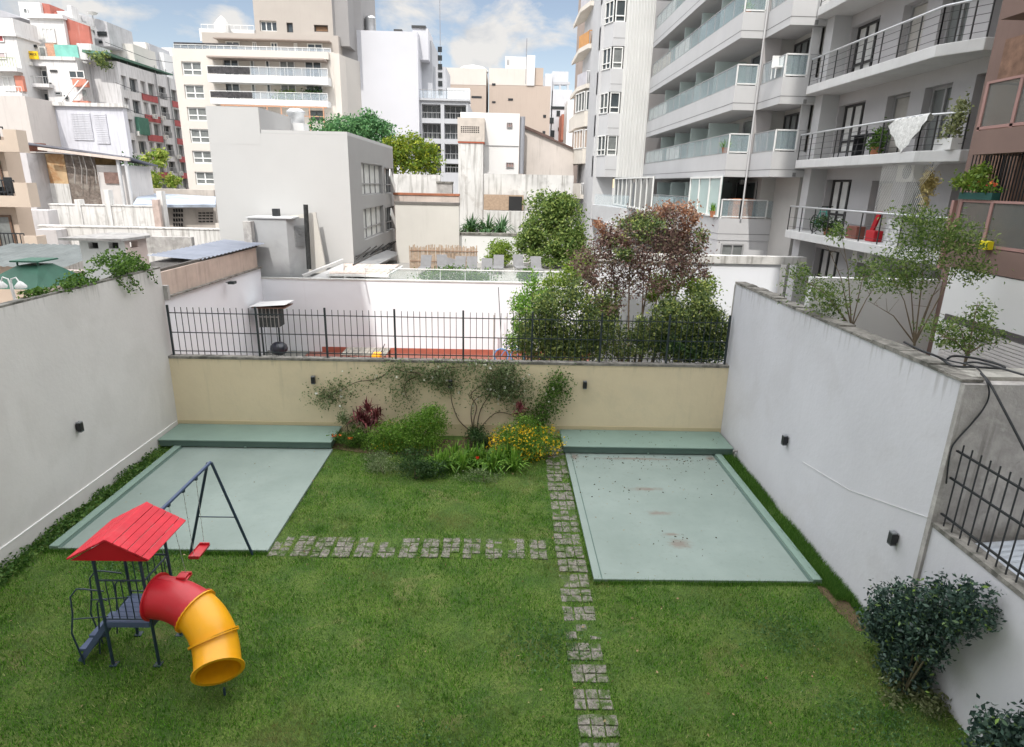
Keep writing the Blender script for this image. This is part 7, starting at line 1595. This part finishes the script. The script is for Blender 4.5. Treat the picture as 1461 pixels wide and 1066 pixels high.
MB().box(at(70, 400, 'y', 23.5).x, at(120, 400, 'y', 23.5).x, 23.5, 23.9, 0, 4.5).build('pink_wall', S('pale_pink_plaster', (.6, .5, .46)), t)
q = at(15, 405, 'y', 15.5); t = thing('white_street_lamp', 'white twin headed garden lamp behind the left garden wall at the photo edge', 'lamp', (q.x, 15.5, 4.5))
for dx in (0,):
    MB().tube([(q.x+.1, 15.5, 4.0), (q.x, 15.5, q.z)], .035, 8).build('pole', white, t)
for s_ in (-1, 1):
    MB().tube([(q.x, 15.5, q.z-.1), (q.x+s_*.04, 15.5, q.z+.12), (q.x+s_*.16, 15.5, q.z+.16), (q.x+s_*.22, 15.5, q.z+.05)], .018, 6).build('arm', white, t)
    MB().lathe((q.x+s_*.24, 15.5, q.z-.1), [(.12, 0), (.13, .05), (.06, .14), (.02, .17)], 12).build('lamp_head', white, t)
# fill behind low left (neighbour yard) so nothing stays open
MB().box(-60, XL-.5, 36, 36.3, 0, 3.6).build('neighbour_low_wall', mossy, None, 'low mossy wall in the left neighbour yard', 'wall')

# ------------------------------------------------------------------ photographer's own building and sun, sky
own = S('own_building_render', (.75, .73, .7), .9, .04, .4, bump=.05)
OWN = thing('photographer_building', 'plain pale apartment building behind the camera that shades the garden', 'building', (0, -5, 0))
H1, H2 = 31.2, 43.3
AZ, EL = R(12), R(52)
MB().box(-12.97, 5.5, -14, -.6, 0, H1).build('main_block', own, OWN)
MB().box(-45, -12.975, -14, -.6, 0, H2).build('tall_block', own, OWN)
MB().box(5.505, 30, -14, -.6, 0, 48).build('right_block', own, OWN)
sun = bpy.data.lights.new('sun', 'SUN'); sun.energy = 2.0; sun.angle = R(.6); sun.color = (1, .96, .9)
so = bpy.data.objects.new('sun', sun); COL.objects.link(so)
sd = Vector((math.sin(AZ)*math.cos(EL), math.cos(AZ)*math.cos(EL), -math.sin(EL)))   # direction the light travels
so.rotation_euler = sd.to_track_quat('-Z', 'Y').to_euler(); so.location = (-20, -40, 60)

w = bpy.data.worlds.new('World'); scene.world = w; w.use_nodes = True
nt = w.node_tree; nt.nodes.clear(); lk = nt.links
sky = N(nt, 'ShaderNodeTexSky', sky_type='NISHITA'); sky.sun_disc = False; sky.sun_elevation = EL
sky.sun_rotation = math.atan2(-sd.x, -sd.y)
sky.air_density = .9; sky.dust_density = .4; sky.ozone_density = 2.2
tc = N(nt, 'ShaderNodeTexCoord')
def wn(scale, det, st, dist=.3, off=(0, 0, 0)):
    mp = N(nt, 'ShaderNodeMapping'); mp.inputs['Scale'].default_value = st; mp.inputs['Location'].default_value = off; lk.new(tc.outputs['Generated'], mp.inputs[0])
    n = N(nt, 'ShaderNodeTexNoise'); n.inputs['Scale'].default_value = scale; n.inputs['Detail'].default_value = det; n.inputs['Distortion'].default_value = dist; n.inputs['Roughness'].default_value = .6; lk.new(mp.outputs[0], n.inputs['Vector']); return n.outputs[0]
def mth(op, a, b=None, c=None):
    n = N(nt, 'ShaderNodeMath', operation=op)
    for i, v in enumerate((a, b, c)):
        if v is None: continue
        if isinstance(v, (int, float)): n.inputs[i].default_value = v
        else: lk.new(v, n.inputs[i])
    return n.outputs[0]
nse = wn(7.5, 9, (1, 1, 1.7), .35)
# cloud banks stand in given compass directions and heights
banks = [((325, 30), .075, .3, 1.25), ((335, 35), .03, .35, .6), ((590, 45), .13, .3, .85), ((640, 10), .12, .25, .8), ((700, 55), .07, .4, 1.5), ((735, 45), .14, .3, 1.0), ((790, 30), .12, .3, .9), ((830, 60), .1, .25, .7), ((80, 15), .14, .28, .7), ((20, 30), .12, .25, .6), ((270, 58), .05, .2, .6), ((660, 75), .06, .3, 1.2)]
tot = None
for (px_, py_), rad, amp, _ in banks:
    d = (_r*(px_-730.5)+_d*(py_-533)+_f*FL).normalized()
    vm_ = N(nt, 'ShaderNodeVectorMath', operation='DISTANCE'); lk.new(tc.outputs['Generated'], vm_.inputs[0]); vm_.inputs[1].default_value = d
    mr = N(nt, 'ShaderNodeMapRange'); mr.inputs[1].default_value = rad; mr.inputs[2].default_value = rad*.15; mr.inputs[3].default_value = 0; mr.inputs[4].default_value = amp; lk.new(vm_.outputs['Value'], mr.inputs[0])
    tot = mr.outputs[0] if tot is None else mth('MAXIMUM', tot, mr.outputs[0])
base_c = wn(3.2, 6, (1, 1, 2.2), .2, (3, 1, 0))
dens = mth('ADD', mth('ADD', mth('MULTIPLY', nse, .85), tot), mth('MULTIPLY', base_c, .25))
# unseen cloud cover added high overhead, made extra bright to lift the shade
sx = N(nt, 'ShaderNodeSeparateXYZ'); lk.new(tc.outputs['Generated'], sx.inputs[0])
up = N(nt, 'ShaderNodeMapRange'); up.inputs[1].default_value = .33; up.inputs[2].default_value = .48; up.inputs[3].default_value = 3.3; up.inputs[4].default_value = 19.; lk.new(sx.outputs[2], up.inputs[0])
ov = N(nt, 'ShaderNodeMapRange'); ov.inputs[1].default_value = .33; ov.inputs[2].default_value = .48; ov.inputs[3].default_value = 0; ov.inputs[4].default_value = .34; lk.new(sx.outputs[2], ov.inputs[0])
dens = mth('ADD', dens, ov.outputs[0])
cl = ramp(nt, dens, [(.76, 0.), (.88, 1.)])
shade = ramp(nt, mth('ADD', wn(9, 8, (1, 1, 1.4), .5, (0, 0, -.05)), mth('MULTIPLY', tot, .35)), [(.4, (.64, .67, .72)), (.62, (1.0, .97, .93))])
bgs = N(nt, 'ShaderNodeBackground'); bgs.inputs[1].default_value = SKY if 'SKY' in globals() else .15; lk.new(sky.outputs[0], bgs.inputs[0])
sc = N(nt, 'ShaderNodeVectorMath', operation='SCALE'); lk.new(shade, sc.inputs[0]); lk.new(up.outputs[0], sc.inputs['Scale'])
mx = N(nt, 'ShaderNodeMix', data_type='RGBA'); lk.new(mth('MULTIPLY', cl, .92), mx.inputs[0]); vml = N(nt, 'ShaderNodeVectorMath', operation='MULTIPLY'); lk.new(sky.outputs[0], vml.inputs[0]); vml.inputs[1].default_value = (.76, .61, .5); lk.new(vml.outputs[0], mx.inputs[6]); lk.new(sc.outputs[0], mx.inputs[7])
lk.new(mx.outputs[2], bgs.inputs[0])
wo = N(nt, 'ShaderNodeOutputWorld'); lk.new(bgs.outputs[0], wo.inputs[0])

vs_ = scene.view_settings; vs_.view_transform = 'Standard'; vs_.look = 'None'; vs_.gamma = 1; vs_.exposure = .84
scene.render.resolution_x, scene.render.resolution_y = 1024, 747
scene.cycles.use_adaptive_sampling = True
scene.cycles.max_bounces = 8; scene.cycles.transparent_max_bounces = 12
# ------------------------------------------------------------------ clutter of the far roofs and facades
acm = S('ac_white', (.62, .61, .57)); rr = random.Random(21)
for o in rr.sample(ops_old, 14):   # small machines under windows of the old apartments
    y = LYa+o[1]+.25; z = o[2]-.3
    m = MB(); m.box(LXp+.17, LXp+.5, y, y+.8, z, z+.6); m.build('air_conditioner', acm, LB); MB().box(LXp+.501, LXp+.51, y+.1, y+.6, z+.08, z+.5).build('fan_grille', frg, LB)
for i, (px_, py_, y, w, h) in enumerate(((160, 72, 100, 1.6, 1.4), (176, 82, 101, 1.2, 1.0), (205, 88, 103, 1.4, 1.2), (228, 95, 106, 1.0, 1.3))):
    q = at(px_, py_, 'y', y); MB().box(q.x-w, q.x, y-2, y-.5, q.z-h*2, q.z).build('roof_hut', [stained, greyb, frg, ow][i], LB)
for k, px_ in enumerate((172, 183, 198, 221, 236, 246)):
    q = at(px_, 100, 'x', LXp-.5); m = MB(); m.bar((LXp-.5, q.y, zt_old), (LXp-.5, q.y, zt_old+1.2), .07); m.bar((LXp-.5, q.y-.5, zt_old+1.0), (LXp-.5, q.y+.5, zt_old+1.0), .04); m.build('aerial', frg, LB)
m = MB()
for a_, c_ in (((165, 118), (250, 140)), ((165, 150), (262, 172)), ((150, 60), (262, 92))):
    p0, p1 = at(*a_, 'x', LXp+.3), at(*c_, 'x', LXp+.3); mid = p0.lerp(p1, .5)-Z*.6; m.tube([p0, mid, p1], .035, 4)
m.build('slack_cables', blackiron, LB)
for (l, t_1, r, b_, y, mt, nm) in ((60, 24, 63, 30, FY+6.8, frg, 'roof_pipe'), (88, 30, 92, 36, FY+7.8, frg, 'roof_pipe'), (48, 64, 53, 68, FY+.9, glassd, 'vent'), (58, 68, 64, 84, FY+.9, glassl, 'terrace_window'), (70, 118, 74, 122, FY-.1, glassd, 'vent'), (92, 136, 97, 142, FY-.1, glassd, 'vent'), (118, 128, 124, 138, FY-.1, glassl, 'vent')):
    a_, c_, zb, za = fb(l, t_1, r, b_, y); MB().box(a_, c_, y-.08, y-.02, zb, za).build(nm, mt, FBt)
for (l, t_1, r, b_) in ((29, 54, 33, 60), (40, 88, 44, 93)):
    a_, c_, zb, za = fb(l, t_1, r, b_, FY-.6); MB().box(a_, c_, FY-.7, FY-.2, zb, za).build('air_conditioner', acm, FBt)
# laundry, crates and pots on the near roofs at left
for (px_, py_, y, col, lbl, cat) in ((98, 283, 45.0, (.3, .3, .32), 'small dark grey crate on the top of the stained white wall at left', 'crate'),):
    q = at(px_, py_, 'y', y)
# weeds and taller tufts in the lawn
n = 260; tx = XL+.3+(XR-XL-.6)*rng.random(n); ty2 = 5.6+12*rng.random(n)
kk = ~(inside(tx, ty2, (-9.95, -5.05, 12.0, 17.7)) | inside(tx, ty2, (2.0, 7, 11.1, 17.7))); tx, ty2 = tx[kk], ty2[kk]
X = np.repeat(tx, 26)+rng.normal(size=len(tx)*26)*.05; Y = np.repeat(ty2, 26)+rng.normal(size=len(tx)*26)*.05
leaf_obj('grass_tufts', blades(X, Y, .085, .012, 1.1), 3, MATS['tall_grass_blades'], None, kind='stuff', label='slightly taller grass tufts dotted over the lawn', cat='grass')
n = 420; lx = XL+.2+(XR-XL-.4)*rng.random(n); ly = 6+12.5*rng.random(n); dd = rng.normal(size=(n, 3)); dd[:, 2] *= .1
leaf_obj('fallen_leaves', leaf_arrays(np.column_stack([lx, ly, np.full(n, .06)]), .05, .6, dirs=dd*3), 4, LEAF('straw_leaf', [(0, (.2, .12, .05)), (1, (.42, .33, .18))], .1), None, kind='stuff', label='tiny dry leaves fallen on the lawn', cat='dry leaves')
# bolts, end caps and seams of the play set
for (x, y) in posts: MB().lathe((x, y, 2.0), [(.034, 0), (.034, .02)], 10).build('bolt_collar', navy, PL)
for (x, y) in posts: MB().box(x-.06, x+.06, y-.06, y+.06, .0, .02).build('foot_plate', navy, PL)
sm_ = MB(); sm_.tube([p+Z*.352 for p in CL[2:20]], .007, 4); sm_.build('mould_seam', redp, s1)
